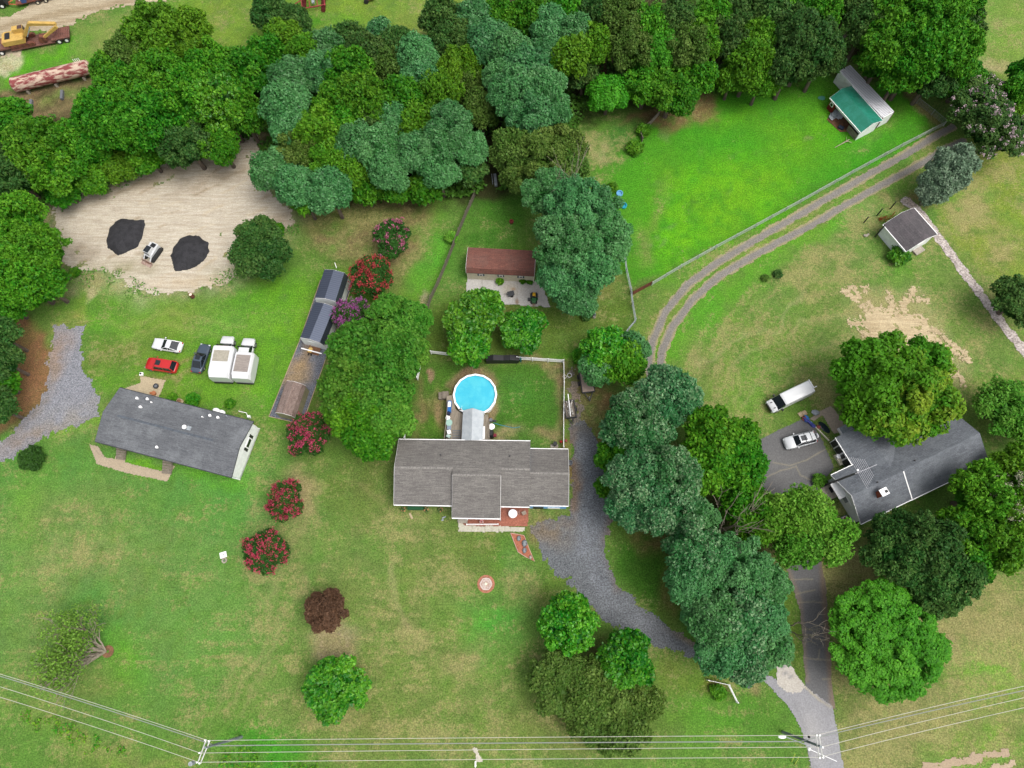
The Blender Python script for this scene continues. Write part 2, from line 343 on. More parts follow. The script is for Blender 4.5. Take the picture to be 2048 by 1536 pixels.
# ================================================================ GROUND
TAN = C(160, 154, 102)
GM = ground_mat('grass', TAN, .30, 2.6)
gp = [
 # woodland floor and brush
 (('p', [(-300, 200), (60, 175), (215, 130), (300, 60), (500, 100), (640, 70), (860, 70), (960, -40), (1940, -60), (1900, 160), (1700, 120), (1560, 170), (1400, 200), (1240, 230), (1160, 260), (1120, 330), (1000, 400), (860, 420), (620, 420), (560, 380), (515, 290), (330, 325), (100, 410), (-300, 420)]), C(66, 66, 38), 1, 3, .05),
 # upper field
 (('p', [(150, 60), (300, 20), (520, -60), (980, -60), (960, 20), (840, 65), (640, 80), (300, 100), (180, 90)]), C(122, 152, 52), .9, 4, .2),
 (('e', 640, 40, 60, 14), C(70, 140, 30), .7, 2, 0), (('e', 450, 60, 90, 30), C(120, 150, 60), .5, 5, .4), (('e', 860, 30, 60, 30), C(140, 150, 80), .5, 5, .5),
 (('p', [(0, 115), (150, 75), (190, 70), (190, 130), (20, 160), (0, 165)]), C(95, 160, 35), .9, 2, .1),
 (('p', [(150, 55), (250, 30), (250, 100), (160, 120)]), C(130, 145, 80), .7, 4, .4),
 (('e', 10, 130, 30, 18), C(205, 195, 165), .9, 1.5, .6),
 (('p', [(-40, 178), (40, 180), (180, 150), (185, 190), (130, 240), (20, 235)]), C(140, 118, 88), .9, 2, .3),
 (('e', 145, 185, 30, 14, 15), C(105, 140, 60), .7, 2, .2), (('e', 100, 205, 20, 14), C(115, 145, 60), .7, 2, .2),
 # left side lawn
 (('p', [(60, 600), (190, 560), (440, 590), (560, 560), (650, 530), (720, 500), (900, 380), (880, 560), (780, 640), (640, 720), (560, 860), (330, 790), (190, 790), (160, 650)]), C(100, 148, 44), .9, 4, .12),
 (('e', 560, 630, 60, 100, 15), C(114, 164, 40), .7, 6, .02), (('e', 230, 700, 70, 40, 30), C(110, 115, 58), .75, 5, .6), (('e', 300, 640, 90, 25), C(120, 158, 62), .6, 4, .3), (('e', 450, 640, 90, 20), C(122, 158, 70), .6, 4, .4),
 (('e', 340, 722, 40, 6), C(140, 120, 75), .8, 1, .8), (('e', 330, 752, 50, 7), C(130, 128, 75), .7, 1, .7), (('e', 393, 715, 8, 30, -10), C(115, 110, 60), .7, 1, .5), (('e', 480, 785, 90, 20), C(108, 165, 40), .7, 4, .1),
 (('e', 155, 570, 45, 14, 20), C(150, 140, 115), .75, 2.5, .7), (('e', 270, 570, 90, 16, -10), C(120, 150, 70), .6, 2, .8), (('e', 190, 585, 14, 18), C(205, 190, 155), .9, 1.2, .5), (('e', 145, 640, 26, 45, -10), C(150, 148, 78), .75, 3, .5),
 (('p', [(20, 640), (70, 640), (105, 680), (95, 800), (20, 860), (-60, 920), (-60, 700)]), C(146, 106, 76), .97, 2.5, .1), (('e', 100, 635, 20, 60, -30), C(100, 130, 50), .5, 4, .2),
 (('l', [(-10, 880), (60, 830), (110, 760)], 1.0), C(120, 92, 66), .6, 2, .2),
 (('e', 180, 840, 60, 25, 25), C(140, 150, 90), .7, 3, .6), (('l', [(0, 925), (90, 860), (200, 830)], 1.0), C(115, 165, 40), .7, 3, .1),
 # bushy corner and shrub strip
 (('p', [(590, 420), (760, 380), (880, 400), (880, 430), (830, 520), (760, 540), (620, 490)]), C(132, 112, 80), .85, 4, .5),
 (('e', 700, 440, 90, 22, 5), C(110, 140, 50), .5, 4, .4), (('e', 660, 505, 60, 10, -5), C(80, 120, 40), .7, 2, .1), (('e', 800, 520, 60, 30, 40), C(136, 112, 84), .7, 3, .5), (('e', 770, 560, 40, 40), C(120, 125, 70), .7, 3, .4),
 (('e', 860, 500, 30, 80, -20), C(96, 158, 52), .8, 3, .15), (('e', 850, 598, 14, 20), C(175, 160, 135), .9, 1, .5),
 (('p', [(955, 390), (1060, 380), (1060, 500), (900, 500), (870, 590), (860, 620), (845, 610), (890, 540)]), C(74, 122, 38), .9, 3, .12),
 (('p', [(840, 620), (1270, 600), (1270, 660), (1200, 730), (840, 720)]), C(92, 118, 44), .9, 3, .2),
 (('e', 1215, 560, 30, 50, 0), C(124, 118, 66), .7, 3, .6), (('e', 1180, 620, 50, 20), C(96, 122, 48), .6, 3, .4), (('e', 1015, 640, 12, 20), C(140, 120, 75), .7, 2, .5),
 (('p', [(640, 700), (700, 680), (700, 780), (640, 840), (610, 840)]), C(96, 122, 48), .8, 2, .3), (('e', 655, 725, 10, 25, -20), C(165, 140, 105), .8, 1.5, .3),
 # fenced pool yard
 (('p', [(820, 725), (1128, 722), (1130, 895), (812, 885)]), C(78, 116, 40), .95, 1.5, .05),
 (('p', [(1085, 722), (1130, 722), (1130, 895), (1065, 885), (1110, 850), (1105, 770)]), C(150, 128, 96), .85, 2, .3),
 (('e', 1060, 730, 60, 8), C(140, 118, 85), .7, 1.5, .4), (('e', 840, 830, 8, 50, 0), C(142, 115, 85), .7, 1.5, .4), (('e', 850, 790, 14, 50, 20), C(130, 110, 76), .6, 2, .4),
 (('e', 950, 792, 51, 54), C(150, 126, 98), .9, 1.2, .2), (('e', 884, 820, 12, 40, 0), C(158, 128, 98), .9, 1.5, .2), (('e', 1000, 870, 40, 16), C(172, 150, 116), .85, 2, .5), (('e', 872, 745, 8, 8), C(165, 130, 110), .9, .6, .2),
 (('e', 860, 860, 30, 20), C(92, 135, 40), .7, 2, .2), (('e', 1040, 790, 40, 30), C(80, 128, 52), .6, 3, .3),
 # pasture
 (('p', [(1262, 585), (1240, 500), (1244, 440), (1220, 380), (1185, 340), (1240, 300), (1300, 262), (1360, 215), (1440, 190), (1560, 165), (1660, 130), (1690, 150), (1800, 185), (1840, 200), (1888, 248), (1700, 348), (1500, 458)]), C(80, 148, 34), 1, 1.6, .04),
 (('p', [(1330, 560), (1290, 430), (1340, 330), (1480, 300), (1600, 330), (1560, 410)]), C(112, 172, 30), .8, 9, .02), (('e', 1640, 260, 110, 50, 25), C(98, 168, 30), .8, 8, .02), (('e', 1500, 230, 90, 30, 15), C(94, 164, 32), .7, 7, .04),
 (('e', 1310, 420, 14, 50, -25), C(120, 125, 70), .6, 3, .6), (('e', 1285, 490, 14, 40, 10), C(130, 130, 80), .6, 3, .7), (('e', 1480, 500, 90, 12, 28), C(92, 165, 28), .6, 3, .1),
 (('p', [(1130, 300), (1160, 230), (1230, 200), (1290, 250), (1250, 310), (1230, 360), (1190, 390)]), C(92, 138, 50), .9, 3, .5),
 (('e', 1195, 290, 30, 26, -30), C(180, 160, 125), .6, 2.5, .9), (('e', 1245, 262, 40, 24, 20), C(58, 112, 44), .8, 2.5, .05),
 (('p', [(1240, 250), (1330, 200), (1430, 195), (1440, 225), (1340, 262), (1280, 250)]), C(142, 104, 80), .85, 2.5, .3), (('e', 1390, 205, 55, 14, 15), C(140, 105, 80), .8, 2, .3), (('e', 1210, 165, 26, 36, 20), C(120, 84, 64), .8, 3, .2),
 (('e', 1690, 150, 26, 30), C(82, 90, 44), .7, 3, .1), (('l', [(1810, 190), (1870, 250)], 1.2), C(150, 122, 90), .7, 1.5, .5), (('e', 1745, 262, 60, 12, 35), C(120, 145, 70), .5, 2, .5),
 # lane verge and right hand lawn
 (('p', [(1300, 620), (1420, 520), (1600, 420), (1900, 262), (1960, 280), (1900, 330), (1640, 470), (1440, 600), (1370, 700), (1350, 800), (1290, 800), (1270, 700)]), C(118, 146, 62), .9, 3, .35),
 (('p', [(1345, 780), (1350, 690), (1400, 620), (1500, 545), (1700, 430), (1800, 380), (1960, 500), (2060, 640), (2060, 760), (1850, 720), (1660, 860), (1560, 850), (1440, 900)]), C(112, 138, 66), .9, 4, .46),
 (('l', [(1340, 790), (1345, 700), (1385, 640), (1450, 575), (1520, 530), (1600, 485), (1720, 425)], 2.2), C(92, 156, 40), .8, 2.5, .08), (('e', 1430, 650, 60, 20, 30), C(104, 156, 48), .5, 4, .2),
 (('e', 1380, 720, 16, 40, -10), C(140, 140, 92), .6, 3, .8), (('e', 1720, 430, 40, 30, 30), C(160, 148, 112), .6, 4, .8), (('e', 1790, 395, 40, 14, -30), C(140, 120, 90), .7, 2, .6),
 (('e', 1670, 520, 90, 40, 30), C(130, 144, 84), .6, 6, .7), (('e', 1560, 700, 90, 50, -30), C(116, 140, 56), .5, 6, .5), (('e', 1490, 780, 60, 50), C(118, 148, 60), .6, 5, .35),
 (('e', 1800, 530, 26, 14, 10), C(100, 152, 46), .8, 2.5, .1), (('e', 1556, 548, 16, 12), C(80, 100, 52), .6, 2, .2),
 (('e', 1640, 790, 30, 40), C(142, 142, 90), .7, 3, .8), (('e', 1590, 830, 60, 16, 30), C(104, 140, 52), .7, 3, .2),
 (('p', [(1880, 330), (1960, 250), (2060, 200), (2100, 640), (1990, 560), (1870, 450)]), C(132, 150, 58), .9, 3, .4), (('e', 1950, 430, 34, 50, -30), C(172, 156, 112), .8, 4, .9), (('e', 2010, 500, 30, 40, -30), C(160, 148, 104), .6, 4, .9), (('e', 1980, 355, 60, 14, 30), C(160, 150, 95), .5, 3, .9),
 (('e', 1850, 395, 24, 14, -40), C(140, 104, 84), .8, 2, .3),
 (('p', [(1940, -60), (2200, -60), (2200, 200), (2030, 200), (1960, 120)]), C(122, 148, 66), .95, 3, .35), (('e', 1985, 130, 24, 12, -20), C(190, 175, 140), .8, 2, .9), (('e', 1985, 40, 40, 8, 5), C(165, 160, 110), .5, 2, .8),
 (('p', [(1900, 760), (2060, 740), (2060, 830), (1990, 860), (1960, 830), (1930, 830)]), C(120, 140, 64), .8, 3, .4),
 # front lawns
 (('e', 240, 1130, 420, 250), C(106, 142, 72), .85, 14, .30), (('e', 250, 960, 260, 70, -12), C(90, 140, 60), .7, 7, .12), (('e', 470, 960, 100, 40), C(88, 142, 62), .6, 5, .15),
 (('e', 440, 945, 70, 12, -15), C(110, 166, 34), .85, 2, .02), (('e', 285, 925, 45, 10, -15), C(108, 168, 26), .9, 1.5, .02), (('e', 60, 1010, 30, 90), C(112, 160, 50), .5, 7, .1),
 (('e', 130, 1120, 60, 40), C(150, 152, 100), .5, 8, .7), (('e', 210, 1230, 60, 60, 30), C(82, 148, 66), .6, 7, .1), (('e', 235, 1330, 40, 60), C(96, 156, 40), .7, 5, .03), (('e', 150, 1380, 60, 20), C(120, 130, 64), .6, 4, .5),
 (('e', 160, 1010, 60, 30, 20), C(126, 142, 78), .5, 7, .5), (('e', 440, 1170, 60, 200, 10), C(112, 148, 72), .5, 9, .3), (('e', 530, 1160, 16, 300, 12), C(146, 150, 98), .35, 4, .6),
 (('e', 800, 1150, 260, 190), C(116, 134, 70), .9, 14, .42), (('e', 700, 960, 120, 70), C(102, 120, 56), .8, 8, .2), (('e', 900, 1080, 120, 30), C(98, 130, 56), .7, 6, .4), (('e', 850, 1420, 350, 90), C(116, 138, 68), .7, 12, .5),
 (('e', 985, 1245, 50, 60, -20), C(88, 158, 58), .85, 6, .12), (('e', 1000, 1110, 60, 30), C(104, 122, 52), .8, 4, .25), (('e', 1055, 1140, 60, 20, -40), C(78, 145, 52), .7, 3, .15), (('e', 1050, 1170, 20, 40), C(150, 138, 100), .5, 4, .8), (('e', 925, 1330, 40, 16, 20), C(165, 146, 108), .7, 3, .95), (('e', 820, 1270, 22, 14), C(165, 146, 110), .6, 3, .95),
 (('e', 676, 1300, 36, 44, 20), C(176, 154, 128), .97, 3.5, .8), (('e', 602, 990, 20, 44, 10), C(166, 144, 110), .96, 3, .8), (('e', 578, 1100, 24, 36, 0), C(138, 134, 86), .7, 4, .6), (('e', 700, 1440, 70, 14), C(140, 130, 84), .6, 4, .7), (('e', 820, 1000, 16, 60, 10), C(150, 144, 100), .4, 4, .8),
 (('e', 1400, 1420, 150, 70), C(98, 150, 48), .85, 8, .12), (('e', 1350, 1340, 60, 30, 20), C(122, 124, 62), .7, 5, .4), (('e', 1110, 1200, 40, 60, 20), C(112, 122, 56), .7, 5, .3),
 (('e', 1185, 1330, 30, 40, 30), C(104, 76, 58), .9, 3, .1), (('e', 1190, 1420, 130, 60), C(98, 92, 58), .75, 5, .2), (('e', 1000, 1480, 200, 20), C(126, 140, 72), .5, 5, .5), (('e', 1380, 1375, 30, 16), C(110, 128, 52), .6, 2, .4),
 (('e', 1430, 1385, 20, 16), C(104, 108, 42), .9, 1.5, .2), (('e', 1510, 1385, 14, 16), C(130, 116, 84), .8, 1.5, .4), (('e', 540, 1500, 80, 30, -8), C(72, 142, 36), .9, 3, .02), (('e', 170, 1480, 160, 14, -20), C(126, 146, 66), .8, 4, .6),
 # between the driveways
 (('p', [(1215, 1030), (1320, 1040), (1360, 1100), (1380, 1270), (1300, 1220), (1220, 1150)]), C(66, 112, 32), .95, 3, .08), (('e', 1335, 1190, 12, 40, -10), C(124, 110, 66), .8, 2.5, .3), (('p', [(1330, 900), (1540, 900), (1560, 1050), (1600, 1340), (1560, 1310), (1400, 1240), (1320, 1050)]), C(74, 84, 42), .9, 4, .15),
 (('e', 1300, 1085, 50, 18), C(128, 98, 70), .7, 3, .2), (('p', [(1195, 780), (1240, 770), (1250, 860), (1230, 1000), (1200, 940)]), C(124, 92, 66), .85, 2.5, .2), (('e', 1180, 870, 16, 30), C(96, 140, 50), .6, 2, .2), (('p', [(1140, 760), (1210, 770), (1200, 850), (1150, 850)]), C(124, 104, 72), .8, 2, .3), (('e', 1145, 960, 14, 70), C(146, 112, 74), .9, 1.5, .3), (('p', [(1060, 1030), (1130, 1030), (1120, 1090), (1085, 1120)]), C(138, 118, 84), .8, 2, .4), (('e', 1110, 1140, 14, 16), C(110, 142, 50), .6, 2, .2),
 (('p', [(1130, 720), (1180, 710), (1180, 780), (1135, 860)]), C(122, 112, 76), .8, 2, .4), (('e', 1140, 712, 20, 8), C(90, 150, 36), .8, 1.5, .05), (('e', 1250, 710, 60, 40, 20), C(100, 120, 54), .5, 5, .3),
 (('p', [(1565, 1110), (1600, 1140), (1620, 1370), (1605, 1370), (1580, 1240)]), C(96, 122, 46), .9, 1.5, .3),
 (('p', [(1700, 580), (1850, 580), (1880, 650), (1930, 730), (1910, 780), (1850, 720), (1720, 690), (1710, 640)]), C(196, 182, 140), .75, 5, .8), (('p', [(84, 428), (130, 380), (300, 330), (520, 262), (600, 440), (560, 480), (500, 560), (420, 590), (280, 595), (110, 535)]), C(184, 172, 144), .7, 6, .6),
 # right bottom
 (('p', [(1640, 1090), (1780, 1050), (2060, 1150), (2060, 1560), (1690, 1560), (1665, 1380)]), C(126, 136, 76), .95, 3, .6), (('e', 1680, 1270, 36, 140), C(98, 122, 56), .75, 4, .2), (('e', 1690, 1150, 36, 60), C(150, 140, 94), .5, 4, .9), (('e', 1985, 1350, 100, 46, 25), C(118, 170, 52), .85, 6, .1), (('e', 1990, 1480, 90, 40, 15), C(110, 162, 50), .7, 6, .1), (('e', 1790, 1385, 130, 24), C(98, 126, 54), .8, 4, .2), (('e', 1980, 1250, 80, 60), C(146, 138, 92), .8, 7, .9), (('e', 1905, 1290, 18, 40, 10), C(168, 146, 112), .7, 3, .9), (('e', 1830, 1430, 90, 14, 10), C(158, 148, 104), .5, 4, .9),
 (('e', 1760, 1090, 20, 30, 0), C(120, 108, 70), .8, 3, .5), (('e', 1625, 840, 30, 12), C(120, 130, 60), .4, 2, .3),
 (('e', 1960, 1510, 60, 6, 8), C(100, 160, 60), .6, 1, .1),
]
for pts_, w_, c_, a_ in (([(470, 1440), (520, 1290), (575, 1130), (640, 960)], .35, C(160, 154, 104), .45), ([(500, 1440), (548, 1290), (600, 1150)], .3, C(158, 152, 104), .4), ([(430, 1440), (480, 1300)], .3, C(150, 150, 100), .3), ([(20, 1120), (250, 1070), (480, 1075)], .3, C(126, 148, 84), .3),
    ([(1450, 745), (1448, 790), (1466, 830)], .22, C(176, 164, 112), .6), ([(1482, 745), (1480, 790), (1500, 832)], .22, C(176, 164, 112), .6), ([(1380, 740), (1440, 700), (1540, 640), (1610, 600)], .3, C(166, 160, 116), .5), ([(1460, 745), (1520, 690), (1600, 650), (1700, 640)], .25, C(166, 158, 112), .5), ([(1500, 800), (1530, 730), (1600, 700), (1690, 690)], .25, C(160, 154, 108), .45), ([(1420, 860), (1400, 790), (1430, 720)], .3, C(150, 150, 96), .35), ([(1560, 770), (1620, 730), (1680, 720)], .3, C(160, 154, 108), .4),
    ([(790, 1120), (800, 1180), (810, 1260)], .4, C(166, 154, 112), .5), ([(690, 960), (760, 1010)], .3, C(146, 140, 92), .4), ([(200, 640), (330, 625), (470, 650)], .3, C(150, 156, 90), .4), ([(230, 660), (340, 645), (460, 668)], .3, C(146, 156, 86), .35), ([(60, 1430), (230, 1490), (380, 1530)], .4, C(150, 146, 92), .35), ([(1700, 1440), (1860, 1400), (2048, 1350)], .6, C(160, 150, 104), .4), ([(1700, 1500), (1860, 1460), (2048, 1420)], .5, C(150, 148, 96), .35)):
    gp.append((('l', pts_, w_), c_, a_, .8, None))
rq = random.Random(77)
for i in range(60):   # small darker and duller tufts in the pasture
    gp.append((('e', rq.uniform(1280, 1800), rq.uniform(210, 560), rq.uniform(4, 14), rq.uniform(3, 7), rq.uniform(0, 90)), rq.choice([C(90, 120, 60), C(70, 120, 40), C(130, 140, 90), C(100, 150, 50)]), rq.uniform(.3, .7), 1.0, None) if True else None)
GPK = [g_ for g_ in gp[-60:] if (lambda e_: 590-(e_[1]-1290)*.55 > e_[2]+12 and e_[2] > 250-(e_[1]-1280)*.2)(g_[0])]
gp = gp[:-60]+GPK
def axis(a, b, st, far): 
    g = np.arange(a, b+st, st); lo = a-np.array([600, 300, 140, 60, 25, 10, 4, 1.5]); hi = b+np.array([1.5, 4, 10, 25, 60, 140, 300, 600]); return np.concatenate([lo, g, hi])
gx = axis(-112, 112, .3, 0); gy = axis(-26, 128, .3, 0)
X, Y = np.meshgrid(gx, gy); xs, ys = X.ravel(), Y.ravel()
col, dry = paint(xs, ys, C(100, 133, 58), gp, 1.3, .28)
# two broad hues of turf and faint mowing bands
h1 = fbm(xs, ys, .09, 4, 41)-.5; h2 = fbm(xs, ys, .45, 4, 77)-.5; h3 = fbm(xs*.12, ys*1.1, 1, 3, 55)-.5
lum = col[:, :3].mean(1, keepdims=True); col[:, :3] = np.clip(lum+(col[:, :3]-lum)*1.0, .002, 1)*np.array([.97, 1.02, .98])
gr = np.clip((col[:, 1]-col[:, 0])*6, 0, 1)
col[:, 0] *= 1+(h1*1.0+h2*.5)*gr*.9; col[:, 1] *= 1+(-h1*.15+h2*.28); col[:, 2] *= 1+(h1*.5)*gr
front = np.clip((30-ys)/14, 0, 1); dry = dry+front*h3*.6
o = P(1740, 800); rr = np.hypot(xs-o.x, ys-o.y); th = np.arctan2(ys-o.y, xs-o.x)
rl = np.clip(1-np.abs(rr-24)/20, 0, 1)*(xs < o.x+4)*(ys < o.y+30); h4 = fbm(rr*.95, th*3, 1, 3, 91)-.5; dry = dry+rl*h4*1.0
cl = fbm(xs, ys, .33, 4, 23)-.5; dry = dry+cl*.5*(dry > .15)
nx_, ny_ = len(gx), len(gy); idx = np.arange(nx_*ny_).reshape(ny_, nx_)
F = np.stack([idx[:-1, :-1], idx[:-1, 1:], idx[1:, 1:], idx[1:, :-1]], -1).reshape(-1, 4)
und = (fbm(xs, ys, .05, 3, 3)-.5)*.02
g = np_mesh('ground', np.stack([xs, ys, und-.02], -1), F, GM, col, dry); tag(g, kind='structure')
# ---------------------------------------------------------------- bare sand, gravel, asphalt
SAND = ground_mat('sand', None, .16, 2.5, bmp=.12, streak=.5); GRAV = ground_mat('gravel', None, .42, 3.4, bmp=.1); ASPH = ground_mat('asphalt', None, .14, 3.0, bmp=.02); PEB = ground_mat('pebbles', None, .25, 4, pebble=4.2)
LANE = ground_mat('lane_gravel', None, .26, 3.4, bmp=.05)
CONC = ground_mat('concrete', None, .14, 3.0, bmp=.02)
lot = [(94, 428), (118, 398), (160, 380), (215, 372), (300, 340), (400, 303), (470, 280), (515, 272), (530, 330), (540, 385), (592, 430), (575, 462), (540, 470), (480, 480), (500, 540), (420, 578), (340, 584), (285, 582), (240, 560), (215, 545), (150, 540), (118, 525), (122, 470)]
sp = []
rs = random.Random(3)
for i in range(46):   # drag marks of the loader
    a = rs.uniform(150, 560); b = rs.uniform(300, 570); l = rs.uniform(12, 50)
    sp.append((('l', [(a, b), (a+l, b-l*rs.uniform(.2, .7))], rs.uniform(.08, .22)), C(176, 156, 122) if rs.random() < .6 else C(224, 208, 178), .6, .5, None))
sp += [(('e', 150, 500, 50, 26), C(172, 160, 142), .8, 4, None), (('e', 440, 350, 70, 14, 25), C(168, 146, 112), .5, 4, None), (('e', 300, 360, 120, 16, 22), C(176, 156, 120), .5, 4, None), (('e', 250, 535, 50, 14), C(150, 146, 100), .7, 3, None), (('e', 460, 540, 40, 16, 10), C(140, 150, 90), .5, 3, None), (('e', 400, 565, 100, 12), C(214, 196, 166), .7, 2, None), (('e', 560, 440, 30, 14), C(190, 172, 146), .6, 3, None)]
sheet('sand_lot', ('p', lot), .02, .3, SAND, C(222, 213, 196), sp, rag=1.0, ragscale=.9, warp=.5, big=1.0, holes=.26)
sheet('sand_patch', ('p', [(1720, 640), (1738, 610), (1770, 606), (1810, 618), (1840, 630), (1870, 655), (1885, 690), (1900, 720), (1905, 760), (1880, 740), (1860, 700), (1780, 690), (1728, 672)]), .02, .15, SAND, C(222, 204, 168), [], rag=2.0, ragscale=2.6, warp=.6, holes=.36, big=1.5)
for k, pl_ in enumerate(([(1690, 580), (1712, 600), (1740, 628)], [(1702, 574), (1722, 596)], [(1731, 570), (1728, 594), (1745, 620)], [(1776, 584), (1786, 612)], [(1812, 598), (1800, 622)], [(1828, 580), (1812, 610), (1800, 630)], [(1838, 600), (1855, 600)], [(1700, 645), (1750, 655)], [(1735, 670), (1715, 668)], [(1870, 660), (1905, 690), (1930, 705)], [(1885, 690), (1935, 722)], [(1900, 740), (1925, 765)])):
    sheet('sand_streak', ('l', pl_, .42), .026+.004*k, .13, SAND, C(214, 196, 160), [], rag=.9, ragscale=3.0, holes=.36)
sheet('dirt_road', ('p', [(-60, 60), (30, 30), (100, -20), (330, -30), (330, 0), (230, 12), (150, 40), (150, 50), (50, 68), (40, 108), (-60, 125)]), .02, .4, SAND, C(205, 192, 166), [(('l', [(0, 55), (150, 20), (260, 0)], .7), C(170, 152, 122), .7, 1, None), (('l', [(-20, 75), (100, 48), (200, 30)], .5), C(172, 152, 122), .6, 1, None)], rag=1.2, warp=.4)
LG = C(112, 160, 60)
sheet('gravel_pad', ('p', [(107, 652), (167, 652), (163, 700), (160, 740), (185, 765), (200, 800), (192, 830), (160, 850), (110, 862), (60, 895), (0, 925), (-60, 960), (-60, 925), (0, 885), (45, 845), (85, 800), (96, 740)]), .024, .25, GRAV, C(148, 150, 158), [(('e', 112, 720, 22, 50), C(166, 142, 122), .8, 3, None), (('e', 60, 880, 60, 16, 35), C(150, 130, 108), .7, 3, None), (('e', 150, 830, 60, 22, 20), C(156, 150, 138), .6, 4, None), (('l', [(20, 880), (90, 800), (110, 740)], .6), C(146, 132, 116), .6, 2, None)], rag=1.1, warp=.8, holes=.12)
dr = [(1165, 842), (1195, 875), (1212, 930), (1222, 985), (1224, 1030), (1212, 1075), (1218, 1120), (1240, 1170), (1285, 1220), (1345, 1255), (1400, 1282), (1480, 1300), (1545, 1345), (1500, 1372), (1450, 1345), (1385, 1312), (1310, 1290), (1255, 1262), (1205, 1240), (1175, 1215), (1150, 1180), (1110, 1140), (1078, 1105), (1062, 1060), (1090, 1040), (1138, 1030), (1150, 960), (1145, 900), (1142, 860)]
dpatch = [(('e', 1100, 1060, 40, 30, 0), C(140, 118, 86), .65, 4, None), (('l', [(1215, 880), (1228, 1000), (1212, 1080), (1232, 1170)], .6), C(132, 100, 76), .7, 2, None), (('l', [(1142, 860), (1150, 960), (1140, 1030)], .8), C(142, 112, 80), .7, 2, None), (('e', 1170, 860, 20, 20), C(112, 106, 96), .5, 2, None), (('e', 1185, 1100, 30, 60, 15), C(130, 134, 142), .6, 5, None), (('e', 1365, 1275, 22, 6, -25), C(140, 122, 80), .8, 1.5, None), (('e', 1290, 1240, 50, 22, -30), C(146, 148, 152), .5, 4, None), (('l', [(1170, 880), (1178, 1000), (1165, 1100), (1200, 1190), (1290, 1255)], .7), C(138, 142, 150), .4, 2, None)]
sheet('gravel_driveway', ('p', dr), .024, .2, GRAV, C(116, 120, 124), dpatch, rag=.9, warp=.6, big=.8)
sheet('gravel_spur', ('p', [(1136, 738), (1150, 740), (1160, 790), (1165, 842), (1150, 850), (1142, 800)]), .022, .25, GRAV, C(140, 134, 124), [(('e', 1150, 790, 12, 30), C(130, 104, 78), .5, 2, None)], rag=1.3, warp=.6, holes=.3)
tl = [(1905, 254), (1860, 278), (1800, 314), (1700, 371), (1600, 428), (1520, 474), (1440, 522), (1375, 570), (1330, 624), (1306, 680), (1299, 730), (1305, 778)]
tr = [(1925, 282), (1880, 304), (1810, 345), (1700, 406), (1600, 462), (1520, 504), (1440, 550), (1385, 600), (1345, 652), (1325, 702), (1321, 745), (1333, 785)]
for nm, t_ in (('left', tl), ('right', tr)):
    sheet('lane_track', ('l', t_, .72), .022, .15, LANE, C(166, 158, 120), [(('l', t_, .5), C(142, 138, 132), 1, .4, None)], rag=.35, warp=.15)
cr = [[(1600, 992), (1640, 985), (1660, 1000)], [(1545, 925), (1580, 930), (1612, 920), (1650, 900)], [(1592, 932), (1600, 950), (1625, 962)], [(1520, 960), (1560, 940), (1592, 932)], [(1585, 1192), (1600, 1186), (1632, 1180)], [(1592, 1205), (1620, 1204), (1648, 1206)], [(1602, 1261), (1640, 1263)], [(1610, 1316), (1660, 1321)], [(1612, 1382), (1640, 1400), (1665, 1413), (1658, 1440)], [(1640, 1300), (1637, 1318)], [(1645, 1358), (1664, 1359)], [(1570, 1160), (1625, 1158)]]
ap = [(('l', c, .07), C(168, 160, 138), .65, .18, None) for c in cr]
aw = [(('e', 1560, 935, 40, 30), C(134, 133, 132), .6, 4, None), (('e', 1630, 900, 30, 20), C(104, 102, 101), .5, 4, None), (('l', [(1565, 1110), (1600, 1200), (1612, 1360)], .35), C(146, 130, 110), .6, .8, None), (('l', [(1645, 1130), (1665, 1400), (1690, 1536)], .35), C(150, 126, 100), .6, .8, None)]
sheet('asphalt_driveway', ('p', [(1517, 882), (1545, 866), (1605, 838), (1618, 838), (1640, 870), (1668, 935), (1650, 960), (1655, 1000), (1650, 1060), (1638, 1100), (1652, 1170), (1666, 1390), (1672, 1420), (1612, 1380), (1600, 1220), (1563, 1105), (1530, 1020), (1505, 960)]), .028, .14, ASPH, C(116, 116, 117), aw+ap, rag=.12, warp=.15)
sheet('road_apron', ('p', [(1518, 1352), (1545, 1352), (1565, 1375), (1612, 1374), (1666, 1412), (1698, 1600), (1640, 1600), (1600, 1450), (1575, 1408), (1550, 1385)]), .032, .16, ASPH, C(164, 164, 168), [(('e', 1620, 1480, 30, 50), C(178, 176, 174), .6, 3, None), (('l', [(1612, 1378), (1662, 1414)], .12), C(200, 190, 160), .8, .25, None), (('e', 1655, 1400, 12, 30), C(146, 144, 146), .6, 2, None), (('l', [(1592, 1412), (1625, 1536)], .3), C(150, 150, 152), .6, 1, None)], rag=.22, warp=.3)
sheet('concrete_apron', ('p', [(1553, 1330), (1572, 1318), (1608, 1372), (1600, 1382), (1575, 1386), (1556, 1372)]), .045, .13, CONC, C(206, 200, 190), [(('e', 1568, 1335, 6, 3, 20), C(150, 150, 152), .8, .5, None), (('e', 1572, 1348, 6, 3, 20), C(150, 150, 152), .8, .5, None), (('e', 1583, 1355, 5, 4, 20), C(150, 150, 152), .7, .5, None)], rag=.35, warp=.2)
sheet('stone_path', ('l', [(1812, 402), (1832, 418), (1857, 448), (1884, 484), (1925, 540), (1968, 598), (2010, 655), (2060, 715)], .72), .03, .14, PEB, C(198, 188, 182), [], rag=.3, warp=.2)
sheet('stone_path', ('p', [(1806, 402), (1820, 394), (1836, 412), (1826, 420)]), .034, .14, PEB, C(186, 172, 160), [], rag=.35, warp=.2)
